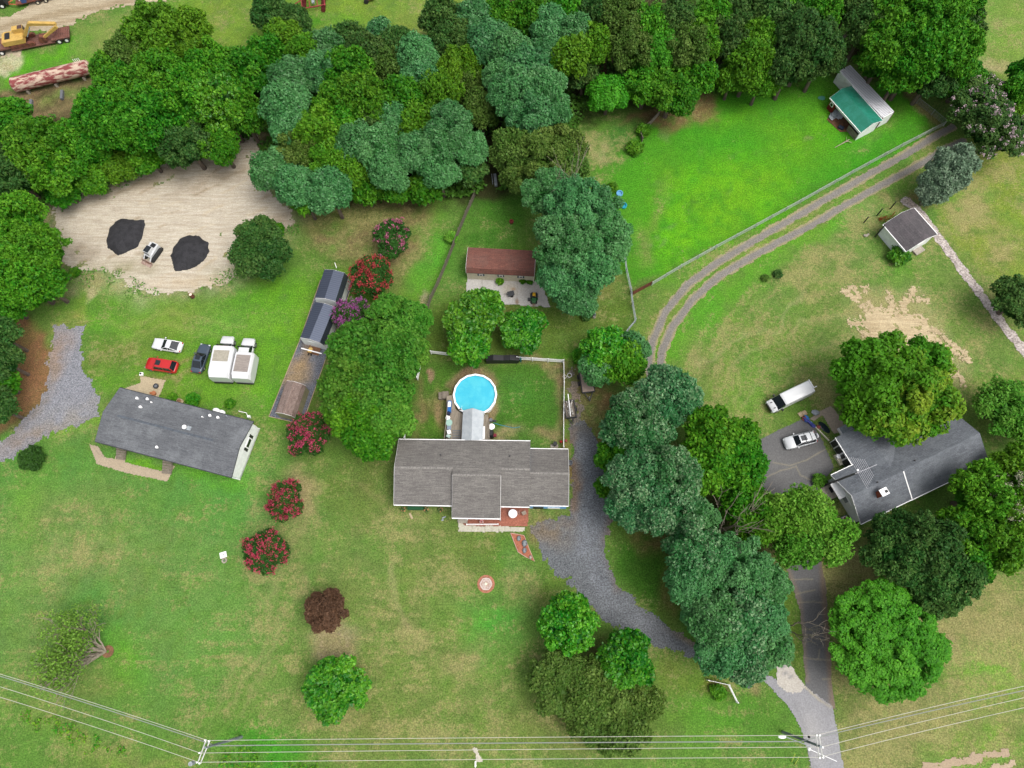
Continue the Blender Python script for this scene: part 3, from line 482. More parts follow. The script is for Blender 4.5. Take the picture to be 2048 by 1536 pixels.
slab_p = [(('l', [(965, 559), (966, 607)], .05), C(150, 148, 144), .7, .15, None), (('l', [(1034, 561), (1035, 610)], .05), C(150, 148, 144), .7, .15, None), (('e', 1020, 580, 14, 14), C(196, 186, 166), .6, 1.5, None), (('e', 1060, 575, 24, 20), C(188, 182, 172), .6, 2, None), (('e', 1000, 600, 30, 10), C(214, 212, 208), .6, 1.5, None), (('e', 1066, 610, 3, 5), C(140, 104, 60), .8, .5, None), (('e', 1034, 604, 3, 6), C(140, 104, 60), .8, .5, None), (('e', 1027, 578, 3, 2), C(176, 130, 76), .8, .5, None)]
sheet('barn_slab', ('p', [(935, 556), (1085, 563), (1086, 572), (1100, 614), (1000, 609), (931, 604)]), .06, .13, CONC, C(204, 201, 196), slab_p, rag=.22, warp=.2)
for nm, pl, cc in (('walkway', [(179, 889), (197, 893), (209, 914), (230, 918), (234, 908), (252, 912), (250, 925), (327, 943), (343, 930), (350, 932), (335, 963), (253, 946), (194, 928)], C(188, 172, 148)),
                   ('patio', [(251, 776), (281, 766), (281, 752), (290, 753), (332, 761), (314, 803), (280, 790), (236, 785)], C(196, 180, 150)),
                   ('walkway', [(1619, 838), (1640, 822), (1662, 812), (1700, 858), (1668, 868), (1655, 848), (1645, 830), (1628, 842)], C(182, 168, 150))):
    sheet(nm, ('p', pl), .05, .12, CONC, cc, [(('l', [pl[0], pl[2]], .04), C(150, 138, 120), .5, .15, None)], rag=.06, warp=.2)
BRK = ground_mat('brick_paving', None, .2, 4, bmp=.02)
sheet('brick_patio', ('p', [(921, 1010), (1056, 1010), (1056, 1053), (998, 1053), (921, 1053)]), .06, .12, BRK, C(168, 108, 90), [(('e', 1035, 1045, 22, 12), C(186, 120, 98), .7, 2, None)], rag=.05)
sheet('stone_edging', ('p', [(916, 1040), (930, 1051), (1051, 1054), (1051, 1062), (1030, 1064), (917, 1063)]), .075, .12, CONC, C(208, 204, 186), [(('l', [(944+13*i, 1050), (944+13*i, 1066)], .03), C(150, 146, 130), .8, .12, None) for i in range(8)], rag=.14)
sheet('old_curb', ('p', [(1830, 1545), (1850, 1530), (1940, 1508), (2020, 1498), (2022, 1508), (1960, 1520), (1870, 1545)]), .03, .2, CONC, C(186, 166, 140), [], rag=.5, holes=.3)
sheet('old_curb', ('p', [(1975, 1545), (1985, 1532), (2030, 1522), (2032, 1530), (2000, 1545)]), .03, .2, CONC, C(196, 176, 150), [], rag=.4, holes=.2)
sheet('white_gravel', ('e' and 'p', [(949, 1497), (957, 1497), (961, 1520), (950, 1522)]), .03, .14, CONC, C(214, 206, 190), [], rag=.5, holes=.4)
sheet('shed_pad', ('p', [(641, 560), (707, 563), (608, 840), (590, 845), (538, 833), (600, 680)]), .03, .14, GRAV, C(118, 122, 132), [(('e', 600, 735, 16, 26, -20), C(176, 146, 98), .75, 2.5, None), (('e', 585, 760, 30, 14, 0), C(170, 146, 108), .7, 2, None), (('e', 613, 700, 8, 12), C(170, 140, 96), .6, 1.5, None)], rag=0.0, warp=.6)
# ================================================================ BUILDINGS
WHITE = M('white_vinyl', (.8, .8, .8, 1), rough=.5, fine=.03); TRIM = M('white_trim', (.8, .8, .8, 1), rough=.45, fine=0)
SID = M('white_siding', (.78, .8, .8, 1), (.68, .7, .7, 1), 1.5, .6, fine=.05); BLUE = M('blue_siding', (.22, .46, .8, 1), rough=.6, fine=.05)
GLASS = M('dark_glass', (.012, .016, .02, 1), rough=.08, fine=0, spec=.6); BLACK = M('black_plastic', (.012, .012, .014, 1), rough=.5, fine=0); RUB = M('rubber', (.02, .02, .02, 1), rough=.8, fine=0)
DKM = M('dark_metal', (.03, .032, .036, 1), rough=.5, fine=.05); GALV = M('galvanised_metal', C(176, 184, 190), C(150, 158, 164), 3, .5, fine=.05)
WOODG = M('weathered_wood', C(150, 140, 126), C(120, 110, 98), 3, .85, stretch=(.4, 6, 1), fine=.15); WOODB = M('brown_wood', C(120, 84, 60), C(150, 110, 80), 3, .85, stretch=(.4, 5, 1), fine=.15); WOODL = M('pale_timber', C(206, 186, 152), C(180, 156, 122), 2, .8, fine=.1)
RUST = M('rusty_steel', C(140, 84, 66), C(96, 58, 48), 1.6, .85, fine=.2); BRICK = M('red_brick', C(186, 96, 66), C(160, 80, 58), 3, .85, fine=.15); STEEL = M('grey_paint', C(120, 124, 130), rough=.6, fine=.05)
CREAM = M('cream_siding', (.66, .62, .48, 1), (.56, .52, .4, 1), 2, .7, fine=.05); CONCM = M('cast_concrete', C(188, 180, 166), C(166, 156, 142), 3, .85, fine=.1)
def plane_z(prof, y):
    for (a, za), (b, zb) in zip(prof[:-1], prof[1:]):
        if a <= y <= b: return za+(zb-za)*(y-a)/(b-a)
    return prof[0][1]
def shed(name, label, fr, prof, wallm, roofm, roof_over=(.0, .0), th=.12, inset=.15, ribs=None, trim=TRIM, group=None, cat='shed', gable_trim=True, ribm=None, lx=None, z0=0.0, eavetrim=True):
    """prof: list of (y, z) across, front (negative y) to back; x runs along the ridge"""
    t = thing(name, label, cat, fr.o, fr.a, group); L = fr.L/2; x0, x1 = (-L, L) if lx is None else lx
    y0, y1 = prof[0][0], prof[-1][0]
    wp = [(y0+inset, z0)]+[(min(max(y, y0+inset), y1-inset), z-th) for y, z in prof if y0+inset < y < y1-inset]+[(y1-inset, z0)]
    wp.insert(1, (y0+inset, plane_z(prof, y0+inset)-th)); wp.insert(-1, (y1-inset, plane_z(prof, y1-inset)-th))
    part('wall', MB().yz(wp, x0+roof_over[0], x1-roof_over[1]), wallm, t)
    up = [(y, z) for y, z in prof]; dn = [(y, z-th+.004) for y, z in prof][::-1]
    rf = part('roof', MB().yz(up+dn, x0, x1), roofm, t)
    if ribs:
        m = MB(); n = int((x1-x0)/ribs)
        for i in range(n+1):
            x = x0+.04+i*((x1-x0)-.08)/n
            q = [(y, z+.035) for y, z in prof]; m.yz(q+[(y, z-.01) for y, z in prof][::-1], x-.03, x+.03)
        part('standing_rib', m, ribm or roofm, rf)
    if gable_trim:
        for x in (x0-.03, x1):
            part('gable_trim', MB().yz([(y, z-.01) for y, z in prof]+[(y, z-th-.04) for y, z in prof][::-1], x, x+.03), trim, t)
    if eavetrim:
        for s, (y, z) in ((-1, prof[0]), (1, prof[-1])):
            part('gutter', MB().b2(x0, x1, y+s*.0, y+s*.11, z-.15, z-.005), trim, t)
    return t
def gam(W, ze, zk, zr, ke=.16):   # gambrel from knee width W
    w = W/2; return [(-w-ke*W, ze), (-w, zk), (0, zr), (w, zk), (w+ke*W, ze)]
# ---- main house
HR = shingle_mat('grey_shingles', C(150, 146, 141), C(108, 105, 103), .9, .15, C(108, 104, 102))
fh = rect([(798, 879), (1061, 882), (1059, 1014), (787, 1009)], 2.8)
Wh = fh.W/2
HL = 'long grey-shingled blue house with a projecting porch roof beside the round pool'
hs = thing('house', HL, 'house', fh.o, fh.a)
def hpart(nm, prof, x0, x1, mat, th=.14, **k):
    return part(nm, MB().yz(prof+[(y, z-th) for y, z in prof][::-1], x0, x1), mat, hs, **k)
ze, zr = 2.8, 4.45; L = fh.L/2
pr = [(-Wh, ze), (0.25, zr), (Wh, ze)]
xp0, xp1 = fh.loc(905, 990, 3.2).x, fh.loc(1001.5, 990, 3.2).x
roof = hpart('roof', pr, -L, L, HR)
part('wall', MB().yz([(-Wh+.45, 0), (-Wh+.45, plane_z(pr, -Wh+.45)-.14), (.25, zr-.14), (Wh-.45, plane_z(pr, Wh-.45)-.14), (Wh-.45, 0)], -L+.25, L-.02), BLUE, hs)
yp = fh.loc(950, 1036, 2.75).y; yr2 = fh.loc(950, 950, 4.7).y
pp = [(yp, 2.62), (yr2, 4.72), (1.2, plane_z(pr, 1.2)+.03)]
part('porch_roof', MB().yz(pp+[(1.2, plane_z(pr, 1.2)-.02), (.25, zr-.1), (yp, 2.48)], xp0, xp1), HR, hs, label='raised porch roof section projecting over the brick step')
part('gutter', MB().b2(xp0, xp1, yp-.12, yp, 2.45, 2.62), TRIM, hs)
for x in (xp0-.03, xp1): part('gable_trim', MB().yz([(yp, 2.56), (yr2, 4.66), (yr2, 4.5), (yp, 2.4)], x, x+.03), TRIM, hs)
fg = rect([(1061, 897), (1136.5, 899), (1137, 1012), (1059, 1011)], 2.7)
gx0, gx1 = L+.002, fh.loc(1137, 950, 2.9).x; gy0, gy1 = fh.loc(1098, 1011, 2.7).y, fh.loc(1098, 898, 2.7).y; gm = fh.loc(1098, 947, 4).y
pg = [(gy0, 2.7), (gm, 4.15), (gy1, 2.7)]
hpart('roof', pg, gx0, gx1, HR, label='lower garage roof at the driveway end')
part('wall', MB().yz([(gy0+.03, 0), (gy0+.03, plane_z(pg, gy0+.03)-.14), (gm, 4.01), (gy1-.35, plane_z(pg, gy1-.35)-.14), (gy1-.35, 0)], gx0, gx1-.25), BLUE, hs, label='blue garage wall facing the lawn')
for y, x0, x1, z in ((-Wh, -L, xp0, ze), (-Wh, xp1, L, ze), (Wh+.1, -L, L, ze), (gy0, gx0, gx1, 2.7), (gy1+.1, gx0, gx1, 2.7)):
    part('gutter', MB().b2(x0, x1, y-.11, y, z-.16, z-.005), TRIM, hs)
for x, p_ in ((-L-.03, pr), (gx1, pg)): part('gable_trim', MB().yz([(y, z-.01) for y, z in p_]+[(y, z-.2) for y, z in p_][::-1], x, x+.03), TRIM, hs)
part('garage_door', MB().b2(gx0+.5, gx0+1.9, gy0-.04, gy0+.03, 0, 1.3), BLACK, hs)
part('window', MB().b2(gx0+2.5, gx0+4.2, gy0-.03, gy0+.03, .1, .9), TRIM, hs)
RIDGE = M('light_ridge_caps', C(164, 160, 154), C(124, 121, 118), 2.5, .9, lo=.4, hi=.6, stretch=(3, 1, 1))
for x0, x1, y, z in ((-L, xp0-.02, .25, zr), (xp1+.02, L, .25, zr), (xp0, xp1, yr2, 4.72), (gx0, gx1, gm, 4.15)):
    part('ridge_cap', MB().yz([(y-.14, z-.035), (y, z+.02), (y+.14, z-.035), (y+.14, z-.06), (y-.14, z-.06)], x0, x1), RIDGE, hs)
for px, py in ((881.5, 910.5), (1019.5, 913)):
    q = fh.loc(px, py, 3.7); z = plane_z(pr, q.y); part('vent_pipe', MB().cyl(q.x, q.y, z-.1, z+.35, .09), DKM, hs)
part('porch_post', MB().box(xp1-.1, yp+.15, 1.2, .14, .14, 2.4), TRIM, hs); part('porch_post', MB().box(xp0+1.9, yp+.15, 1.2, .14, .14, 2.4), TRIM, hs)
# porch railing, step, table, chairs
def xyp(px, py, z=0): return P(px, py, z)
a, b = P(934, 1050, 0), P(997, 1050, 0)
rl = thing('porch_railing', 'low white railing along the front edge of the brick porch', 'railing', (a+b)/2, 0)
m = MB()
for s in (-1, 1): part('post', MB().box(s*(b-a).length/2, 0, .5, .1, .1, 1), TRIM, rl)
for z in (.25, .9): part('rail', MB().box(0, 0, z, (b-a).length, .06, .06), TRIM, rl)
c = P(926, 1041); solo('porch_step', MB().box(0, 0, .15, 1.3, .8, .3), CONCM, 'pale square concrete step at the left end of the brick porch', 'step', loc=c)
c = P(1026, 1029); t = thing('patio_table', 'round white table on the red brick patio', 'table', c)
part('table_top', MB().cyl(0, 0, .7, .74, .6, 24), TRIM, t)
for k in range(3): part('leg', MB().tube([(0, 0, .68), (.4*math.cos(k*2.1), .4*math.sin(k*2.1), 0)], .025, 6), DKM, t)
def chair(loc, rz, label, mat, group=None, s=1.0):
    t = thing('chair', label, 'chair', loc, rz, group)
    part('seat', MB().box(0, 0, .42*s, .5*s, .5*s, .05), mat, t); part('backrest', MB().box(-.24*s, 0, .7*s, .05, .5*s, .5*s), mat, t)
    for x in (-.22, .22):
        for y in (-.22, .22): part('leg', MB().box(x*s, y*s, .2*s, .04, .04, .4*s), mat, t)
    for y in (-.26, .26): part('armrest', MB().box(0, y*s, .62*s, .45*s, .05, .04), mat, t)
    return t
chair(P(1036, 1027), 3.14, 'pinkish tube chair pushed against the round white table', M('faded_pink_frame', C(206, 150, 130)))
chair(P(1048, 1027), 2.0, 'round-backed pale wicker chair nearest the garage corner of the patio', M('pale_wicker', C(196, 180, 160)))
chair(P(964, 1043), 1.57, 'small red and white folded chair behind the porch railing', M('red_white_fabric', C(226, 120, 116), C(240, 220, 215), 4, lo=.48, hi=.52))
# mulch bed
bed = [(1021, 1066), (1048, 1071), (1056, 1092), (1069, 1123), (1052, 1114), (1036, 1104)]
t = thing('flower_bed', 'red mulch bed edged with a pale border beside the gravel driveway', 'flower bed', P(1045, 1095))
bp = pw(bed); part('mulch', MB().prism(bp, .0, .09), BRK and M('red_mulch', C(190, 122, 96), C(168, 100, 76), 4, .95, fine=.25), t, world=True)
part('border', MB().tube([(x, y, .1) for x, y in bp+bp[:1]], .05, 6), M('pale_border', C(216, 176, 160)), t, world=True)
GREYST = M('grey_stone', C(150, 156, 160), C(100, 104, 108), 3, .85, lo=.45, hi=.55)
for (px, py, s), lb in zip(((1038, 1077, .30), (1049, 1087, .38), (1049, 1101, .30), (1061, 1115, .2)), ('round bluish stone at the house end of the red mulch bed', 'largest oval stone of the red mulch bed', 'narrow pale stone in the middle of the red mulch bed', 'small cream stone in the pointed tip of the red mulch bed')):
    solo('garden_stone', MB().ball(0, 0, .2, s, s*1.3, s*.8, 10, 6, .12, int(px)), GREYST if s > .25 else CONCM, lb, 'stone', 'stones in the red mulch bed', loc=P(px, py), smooth=True)
# fire ring
c = P(972, 1168); t = thing('garden_ring', 'hexagonal white gravel ring with brick edge in the front lawn', 'garden ring', c)
part('brick_edge', MB().ring(0, 0, 0, .06, .85, 1.2, 14), M('pink_brick', C(196, 130, 104), C(160, 110, 84), 4, .9, fine=.2), t)
part('white_gravel', MB().cyl(0, 0, 0, .05, .84, 14), M('pinkish_white_gravel', C(222, 206, 196), C(190, 160, 146), 4, .9, fine=.15), t); part('border', MB().ring(0, 0, 0, .14, .78, .86, 6), M('white_border', C(240, 225, 220)), t); part('centre_stone', MB().cyl(0, 0, 0, .3, .18, 8), CREAM, t)
# blue awning-green bench & planters by front wall
for (px, lb) in ((808, 'terracotta pot nearest the left corner under the front eave'), (853, 'terracotta pot in the middle under the front eave'), (882, 'terracotta pot nearest the porch under the front eave')):
    t = thing('planter', lb, 'planter', P(px, 1020), 0, 'pots under the front eave'); part('pot', MB().cyl(0, 0, 0, .35, .25, 10, .34), M('terracotta', C(196, 140, 96)), t)
    m = MB(); rr = random.Random(px)
    for k in range(14):
        a = rr.uniform(0, 6.28); m.tube([(0, 0, .35), (.28*math.cos(a), .28*math.sin(a), .6), (.55*math.cos(a), .55*math.sin(a), .35)], [.035, .03, .008], 4)
    part('leaves', m, M('dark_leaf', C(60, 110, 50)), t)
solo('storage_bench', MB().box(0, 0, .3, 2.2, .5, .5).box(0, .22, .62, 2.2, .06, .5), M('dark_green_paint', C(20, 92, 50)), 'long dark green bench under the front eave of the blue house', 'bench', loc=P(832, 1017))
solo('board', MB().box(0, 0, .04, .9, .28, .06), WOODL, 'short tan board lying on the grass before the house', 'board', loc=P(822, 1032), rotz=-1.1)
solo('garden_ornament', MB().ball(0, 0, .12, .32, .12, .12).ball(-.3, -.25, .1, .2, .14, .1), GALV, 'small grey ornament lying on the grass beside the porch', 'ornament', loc=P(888, 1035), rotz=.4)
solo('air_conditioner', MB().ring(0, 0, .1, .7, .28, .36, 16).cyl(0, 0, 0, .3, .3, 12), STEEL, 'round grey unit against the driveway wall of the blue house', 'air conditioner', loc=P(1140, 927))
# ---- fence round the pool yard
def fence(name, label, pts, h, style, mat, zr=.0, group=None, cat='fence', postgap=2.4, wob=0):
    Q = [P(a, b) for a, b in pts]; t = thing(name, label, cat, Q[0], 0, group); rails = MB(); pick = MB(); n = 0; rr = random.Random(len(pts)*7)
    for a, b in zip(Q[:-1], Q[1:]):
        d = b-a; l = d.length; ang = math.atan2(d.y, d.x); mid = (a+b)/2-Q[0]
        k = max(1, round(l/postgap))
        for i in range(k+(b == Q[-1])):
            p = a+d*(i/k)-Q[0]; part('post', MB().box(p.x, p.y, h*.53, .12, .12, h*1.06, ang), mat, t)
        if style == 'rail':
            for z in (.35, .68, .98): rails.box(mid.x, mid.y, h*z-.05, l, .05, .14, ang)
        elif style == 'solid': rails.box(mid.x, mid.y, h/2, l, .06, h*.94, ang)
        elif style == 'mesh':
            for z in np.linspace(.15, 1, 6): rails.box(mid.x, mid.y, h*z-.02, l, .025 if z < .95 else .05, .025 if z < .95 else .05, ang)
            nn_ = int(l/.5)
            for i in range(nn_):
                p = a+d*(i/nn_)-Q[0]; pick.box(p.x, p.y, h*.5, .018, .018, h, ang)
        elif style == 'picket':
            for z in (.3, .85): rails.box(mid.x, mid.y, h*z, l, .05, .09, ang)
            nn_ = int(l/.22)
            for i in range(nn_):
                p = a+d*((i+.5)/nn_)-Q[0]; pick.box(p.x+.03, p.y, h*.5*rr.uniform(.9, 1.02), .14, .03, h, ang)
    part('rail', rails, mat, t)
    if pick.v: part('pickets', pick, mat, t)
    return t
fence('vinyl_fence', 'white vinyl fence run between the spreading tree and the dark glossy tree', [(863, 708), (905, 713)], 1.3, 'rail', WHITE)
fence('vinyl_fence', 'white vinyl fence along the back and driveway side of the pool yard', [(1034, 720), (1127, 726), (1128, 770), (1127, 830), (1127, 898)], 1.3, 'rail', WHITE)
fence('vinyl_fence', 'short white vinyl fence meeting the back left corner of the blue house', [(812, 838), (811, 880)], 1.3, 'rail', WHITE)
fence('vinyl_fence', 'short white vinyl gate half hidden by the large conifers', [(841, 735), (836, 760)], 1.3, 'solid', WHITE)
t = thing('covered_rack', 'long black tarpaulin covered rack behind the pool yard', 'covered rack', P(1005, 722)); part('tarpaulin', MB().xz([(-2.4, 0), (2.4, 0), (2.5, 1.2), (1.2, 1.45), (.2, 1.3), (-1.3, 1.5), (-2.4, 1.2)], -.42, .42), BLACK, t); part('end_post', MB().box(2.75, 0, .6, .2, .5, 1.2), M('teal_plastic', C(20, 110, 110)), t)
fence('wood_fence', 'weathered dark picket fence running down from the woods past the brown barn', [(950, 392), (932, 432), (918, 466), (908, 492), (893, 530), (878, 566), (862, 600), (855, 622)], 1.5, 'picket', WOODG)
WIRE = M('wire_mesh', C(150, 158, 150), rough=.6, fine=0)
fence('mesh_fence', 'grey wire mesh fence between the big locust and the gate', [(1247, 508), (1252, 545), (1261, 585), (1264, 612), (1270, 645), (1256, 662), (1240, 682)], 1.4, 'mesh', GALV)
fence('gate', 'rusty brown slatted gate joining the mesh fence to the pasture fence', [(1265, 590), (1302, 570)], 1.3, 'solid', M('rust_brown_boards', C(130, 72, 52), C(96, 52, 40), 2, .85))
fence('pasture_fence', 'long pale wire fence along the green pasture beside the two-track lane', [(1303, 571), (1360, 537), (1430, 498), (1510, 455), (1600, 406), (1700, 350), (1800, 296), (1886, 252)], 1.25, 'mesh', M('pale_galvanised', C(186, 196, 184), rough=.6), postgap=3.2)
fence('pasture_fence', 'wire fence at the upper right end of the pasture under the trees', [(1886, 250), (1862, 230), (1832, 207)], 1.25, 'mesh', WIRE)
fence('old_fence', 'leaning grey board fence half swallowed by vines at the pasture corner', [(1318, 230), (1300, 250), (1278, 268), (1284, 284)], 1.2, 'solid', WOODG)
t = fence('corner_fence', 'white two-section corner fence at the driveway entrance', [(1414, 1360), (1455, 1369), (1472, 1404)], 1.1, 'rail', WHITE)
# ---- pool
PW = M('pool_water', C(72, 206, 236), C(92, 218, 240), .7, .1, fine=.02, bmp=.05); PL = M('pool_liner', C(60, 200, 226), rough=.5, fine=0)
rc = P(950, 789, 1.3); pr_ = (P(994, 789, 1.3)-P(906, 789, 1.3)).length/2
t = thing('swimming_pool', 'round above-ground pool with white rim and turquoise water', 'pool', (rc.x, rc.y, 0))
part('pool_wall', MB().ring(0, 0, 0, 1.26, pr_-.16, pr_-.1, 16), SID, t); part('rim', MB().ring(0, 0, 1.24, 1.32, pr_-.24, pr_+.02, 16), TRIM, t)
part('liner', MB().ring(0, 0, .1, 1.22, pr_-.2, pr_-.17, 16), PL, t); part('water', MB().cyl(0, 0, .9, 1.08, pr_-.19, 16), PW, t)
solo('pool_float', MB().ring(0, 0, 0, .06, .26, .31, 16), PL, 'thin ring hose floating at the lower right of the pool', 'float', loc=P(978, 815, 1.08))
solo('pool_ladder', MB().tube([(-.2, 0, 0), (-.2, 0, 1.9), (-.2, .5, 1.6)], .03, 6).tube([(.2, 0, 0), (.2, 0, 1.9), (.2, .5, 1.6)], .03, 6).box(0, .1, 1.3, .4, .2, .04).box(0, .1, .7, .4, .2, .04), TRIM, 'white pool ladder at the lower left of the rim', 'ladder', loc=P(923, 825, 0))
# deck
DECK = M('deck_boards', C(168, 156, 138), C(136, 126, 112), 2.5, .85, stretch=(6, .5, 1), fine=.12)
t = thing('deck', 'weathered wooden deck between the pool and the blue house', 'deck', P(912, 850)); Zd = 1.05
dk = [(893, 792), (906, 790), (911, 818), (925, 828), (926, 858), (926, 880), (892, 880)]
part('floor', MB().prism([tuple(P(a, b, Zd)[:2]) for a, b in dk], Zd-.1, Zd), DECK, t, world=True)
part('floor', MB().prism([tuple(P(a, b, Zd)[:2]) for a, b in [(966, 832), (975, 828), (979, 846), (979, 880), (966, 880)]], Zd-.1, Zd), DECK, t, world=True, label='narrow deck strip on the right of the canopy')
part('floor', MB().prism([tuple(P(a, b, Zd)[:2]) for a, b in [(926.2, 828), (944, 826), (965.8, 830), (965.8, 880), (926.2, 880)]], Zd-.1, Zd-.006), DECK, t, world=True, label='deck floor under the grey canopy')
m = MB()
for i in range(6): 
    q0, q1 = P(905, 861+i*3.4, Zd+.06), P(922, 861+i*3.4, Zd+.06); m.box((q0.x+q1.x)/2, (q0.y+q1.y)/2, Zd+.06, (q1-q0).length, .12, .06)
part('step_boards', m, STEEL, t, world=True)
for pts in ([(896, 800), (888, 880)], [(978, 840), (978, 880)]):
    a, b = P(*pts[0], Zd+.9), P(*pts[1], Zd+.9); part('railing', MB().tube([a, b], .05, 6).tube([a-Vector((0, 0, .45)), b-Vector((0, 0, .45))], .03, 6), WOODG, t, world=True)
solo('steps', MB().box(0, 0, .25, 1.5, 1.1, .5).box(.3, 0, .6, .9, 1.1, .3), WOODG, 'grey boxed wooden steps on the left side of the pool', 'steps', loc=P(888, 793), rotz=.05)
# canopy
t = thing('canopy', 'pale grey peaked fabric canopy reaching from the house over the pool edge', 'canopy', P(946, 850)); CAN = M('grey_canvas', C(196, 203, 208), C(182, 190, 196), 1.2, .6, fine=.03)
A = [P(926, 821, 2.6), P(945, 816, 3.25), P(968, 823, 2.6)]; Bq = [P(923, 880, 2.6), P(943, 880, 3.25), P(965, 880, 2.6)]
vs = []
for k in range(9):
    f = k/8
    for a, b in zip(A, Bq): 
        q = a.lerp(b, f); vs.append((q.x, q.y, q.z-(.05 if k % 2 else 0)))
fs = [(k*3+i, k*3+i+1, k*3+i+4, k*3+i+3) for k in range(8) for i in range(2)]
cm = MB().add(vs+[(x, y, z-.04) for x, y, z in vs], fs+[tuple(i+27 for i in f)[::-1] for f in fs]); part('fabric', cm, CAN, t, world=True)
for q in (A[0], A[2], Bq[0], Bq[2]): part('post', MB().box(q.x, q.y, q.z/2+.5, .08, .08, q.z-1), TRIM, t, world=True)
# deck clutter
chair(P(897, 838, Zd), -.2, 'white plastic chair nearest the blue box on the deck', TRIM); chair(P(899, 866, Zd), .3, 'white plastic chair between the glass table and the house', TRIM); chair(P(898, 874, Zd), 1.0, 'folded pale green chair against the house wall on the deck', M('pale_green_fabric', C(196, 222, 214)))
t = thing('deck_table', 'round green glass table on the left side of the deck', 'table', P(899, 848, Zd)); part('table_top', MB().cyl(0, 0, .7, .73, .5, 20), M('green_glass', C(170, 206, 194), rough=.2), t); part('leg', MB().cyl(0, 0, 0, .7, .06), TRIM, t)
solo('side_table', MB().box(0, 0, .5, .6, .6, .05).box(0, 0, .25, .1, .1, .5), M('grey_blue_top', C(140, 156, 176)), 'square grey-blue side table next to the round glass table', 'table', loc=P(899, 857, Zd))
BL = M('blue_plastic', C(30, 110, 190), rough=.4)
t = thing('storage_box', 'bright blue storage box with a white lid on the deck', 'box', P(899, 815, Zd)); part('box_body', MB().box(0, 0, .3, .6, 1.7, .6), BL, t); part('lid', MB().box(0, .3, .63, .5, .8, .06), TRIM, t)
solo('bin', MB().cyl(0, 0, 0, .6, .26, 12), M('navy', C(24, 34, 70)), 'small navy bin beside the blue box on the deck', 'bin', loc=P(898, 828, Zd))
t = thing('round_planter', 'round brown tub at the right of the pool deck', 'tub', P(974, 835)); part('tub', MB().cyl(0, 0, 0, .9, .45, 14, .5), WOODB, t); part('soil', MB().cyl(0, 0, .88, .93, .42, 14), M('olive_soil', C(110, 106, 70)), t)
solo('round_table', MB().cyl(0, 0, .7, .76, .45, 18).cyl(0, 0, 0, .7, .05, 8), TRIM, 'round white table on the ground right of the deck', 'table', loc=P(984, 856))
t = thing('grill', 'black covered grill between the round white table and the house', 'grill', P(983, 870)); part('cover', MB().loft([[(x*s, y*s*1.6, z) for x, y in ((-.3, -.35), (.3, -.35), (.36, 0), (.3, .35), (-.3, .35), (-.36, 0))] for s, z in ((1, 0), (.95, .8), (.6, 1.1))]), BLACK, t)
solo('cooler', MB().box(0, 0, .25, .45, .4, .45).box(0, 0, .5, .49, .44, .06), M('dark_red_plastic', C(130, 30, 50)), 'dark red cooler beside the black covered grill', 'cooler', loc=P(990, 872))
t = thing('pool_pump', 'grey pool pump and filter at the right foot of the pool', 'pump', P(982, 842)); part('tank', MB().cyl(0, 0, 0, .7, .25, 12), STEEL, t); part('motor', MB().tube([(.2, 0, .2), (.8, -.1, .2)], .14, 8), DKM, t)
m = MB(); m.tube([P(987, 846)+Vector((0, 0, .05)), P(1000, 850)+Vector((0, 0, .05)), P(1018, 854)+Vector((0, 0, .05)), P(1028, 856)+Vector((0, 0, .05)), P(1040, 854)+Vector((0, 0, .05))], .05, 6)
solo('hose', m, M('teal_hose', C(60, 150, 160)), 'teal hose stretched over the grass right of the pool', 'hose')
solo('bench', MB().box(0, 0, .42, .3, 1.9, .06).box(0, -.7, .2, .25, .1, .4).box(0, .7, .2, .25, .1, .4), TRIM, 'narrow white bench right of the canopy on the deck', 'bench', loc=P(968, 867, Zd))
for px, py, mt, lb in ((1122, 884, M('red_ball', C(196, 30, 40)), 'red ball on the yard side of the white fence'), (1132, 882, M('dull_red_ball', C(170, 90, 80)), 'dull reddish ball on the driveway side of the white fence')):
    solo('ball', MB().ball(0, 0, .2, .22, .22, .22), mt, lb, 'ball', loc=P(px, py), smooth=True)
t = thing('trash_can', 'black bin on a pale slab behind the garage', 'bin', P(1110, 890)); part('can', MB().cyl(0, 0, 0, .9, .25, 12, .3), BLACK, t); part('slab', MB().box(-.1, -.2, .05, 1.1, .5, .1), CONCM, t)
# ---- mobile home
MR = shingle_mat('blue_grey_shingles', C(126, 129, 134), C(94, 97, 102), .9, .15, C(150, 154, 158))
fm = rect([(241, 775), (505, 844), (465, 954), (188, 883)], 3.0); Wm = fm.W/2; Lm = fm.L/2
pm = [(-Wm, 3.0), (0, 4.15), (Wm, 3.0)]
mh = shed('mobile_home', 'long white mobile home with a blue-grey shingle roof beside the parked cars', fm, pm, SID, MR, (.3, .04), .12, .28, cat='mobile home', trim=DKM)
for px, py, zz, nm in ((274, 796.5, 3.5, 1), (294, 797.5, 3.5, 1), (281, 814, 3.8, 1), (302, 804, 3.6, .5), (420, 831, 3.4, 1), (436, 835, 3.4, 1), (405, 834, 3.5, .5), (453, 832, 3.3, .4), (315, 895, 3.4, 1)):
    q = fm.loc(px, py, zz); z = plane_z(pm, q.y); part('roof_vent', MB().cyl(q.x, q.y, z-.1, z+.3, .13*nm+.03, 10).cyl(q.x, q.y, z+.28, z+.34, .2*nm, 10), TRIM if nm > .45 else GALV, mh)
q = fm.loc(373, 855, 4.1); z = plane_z(pm, q.y); part('skylight', MB().cyl(q.x-.35, q.y, z-.1, z+.25, .3, 14), TRIM, mh); part('skylight', MB().box(q.x+.35, q.y, z+.05, .6, .6, .25), GALV, mh, label='small square skylight beside the round one')
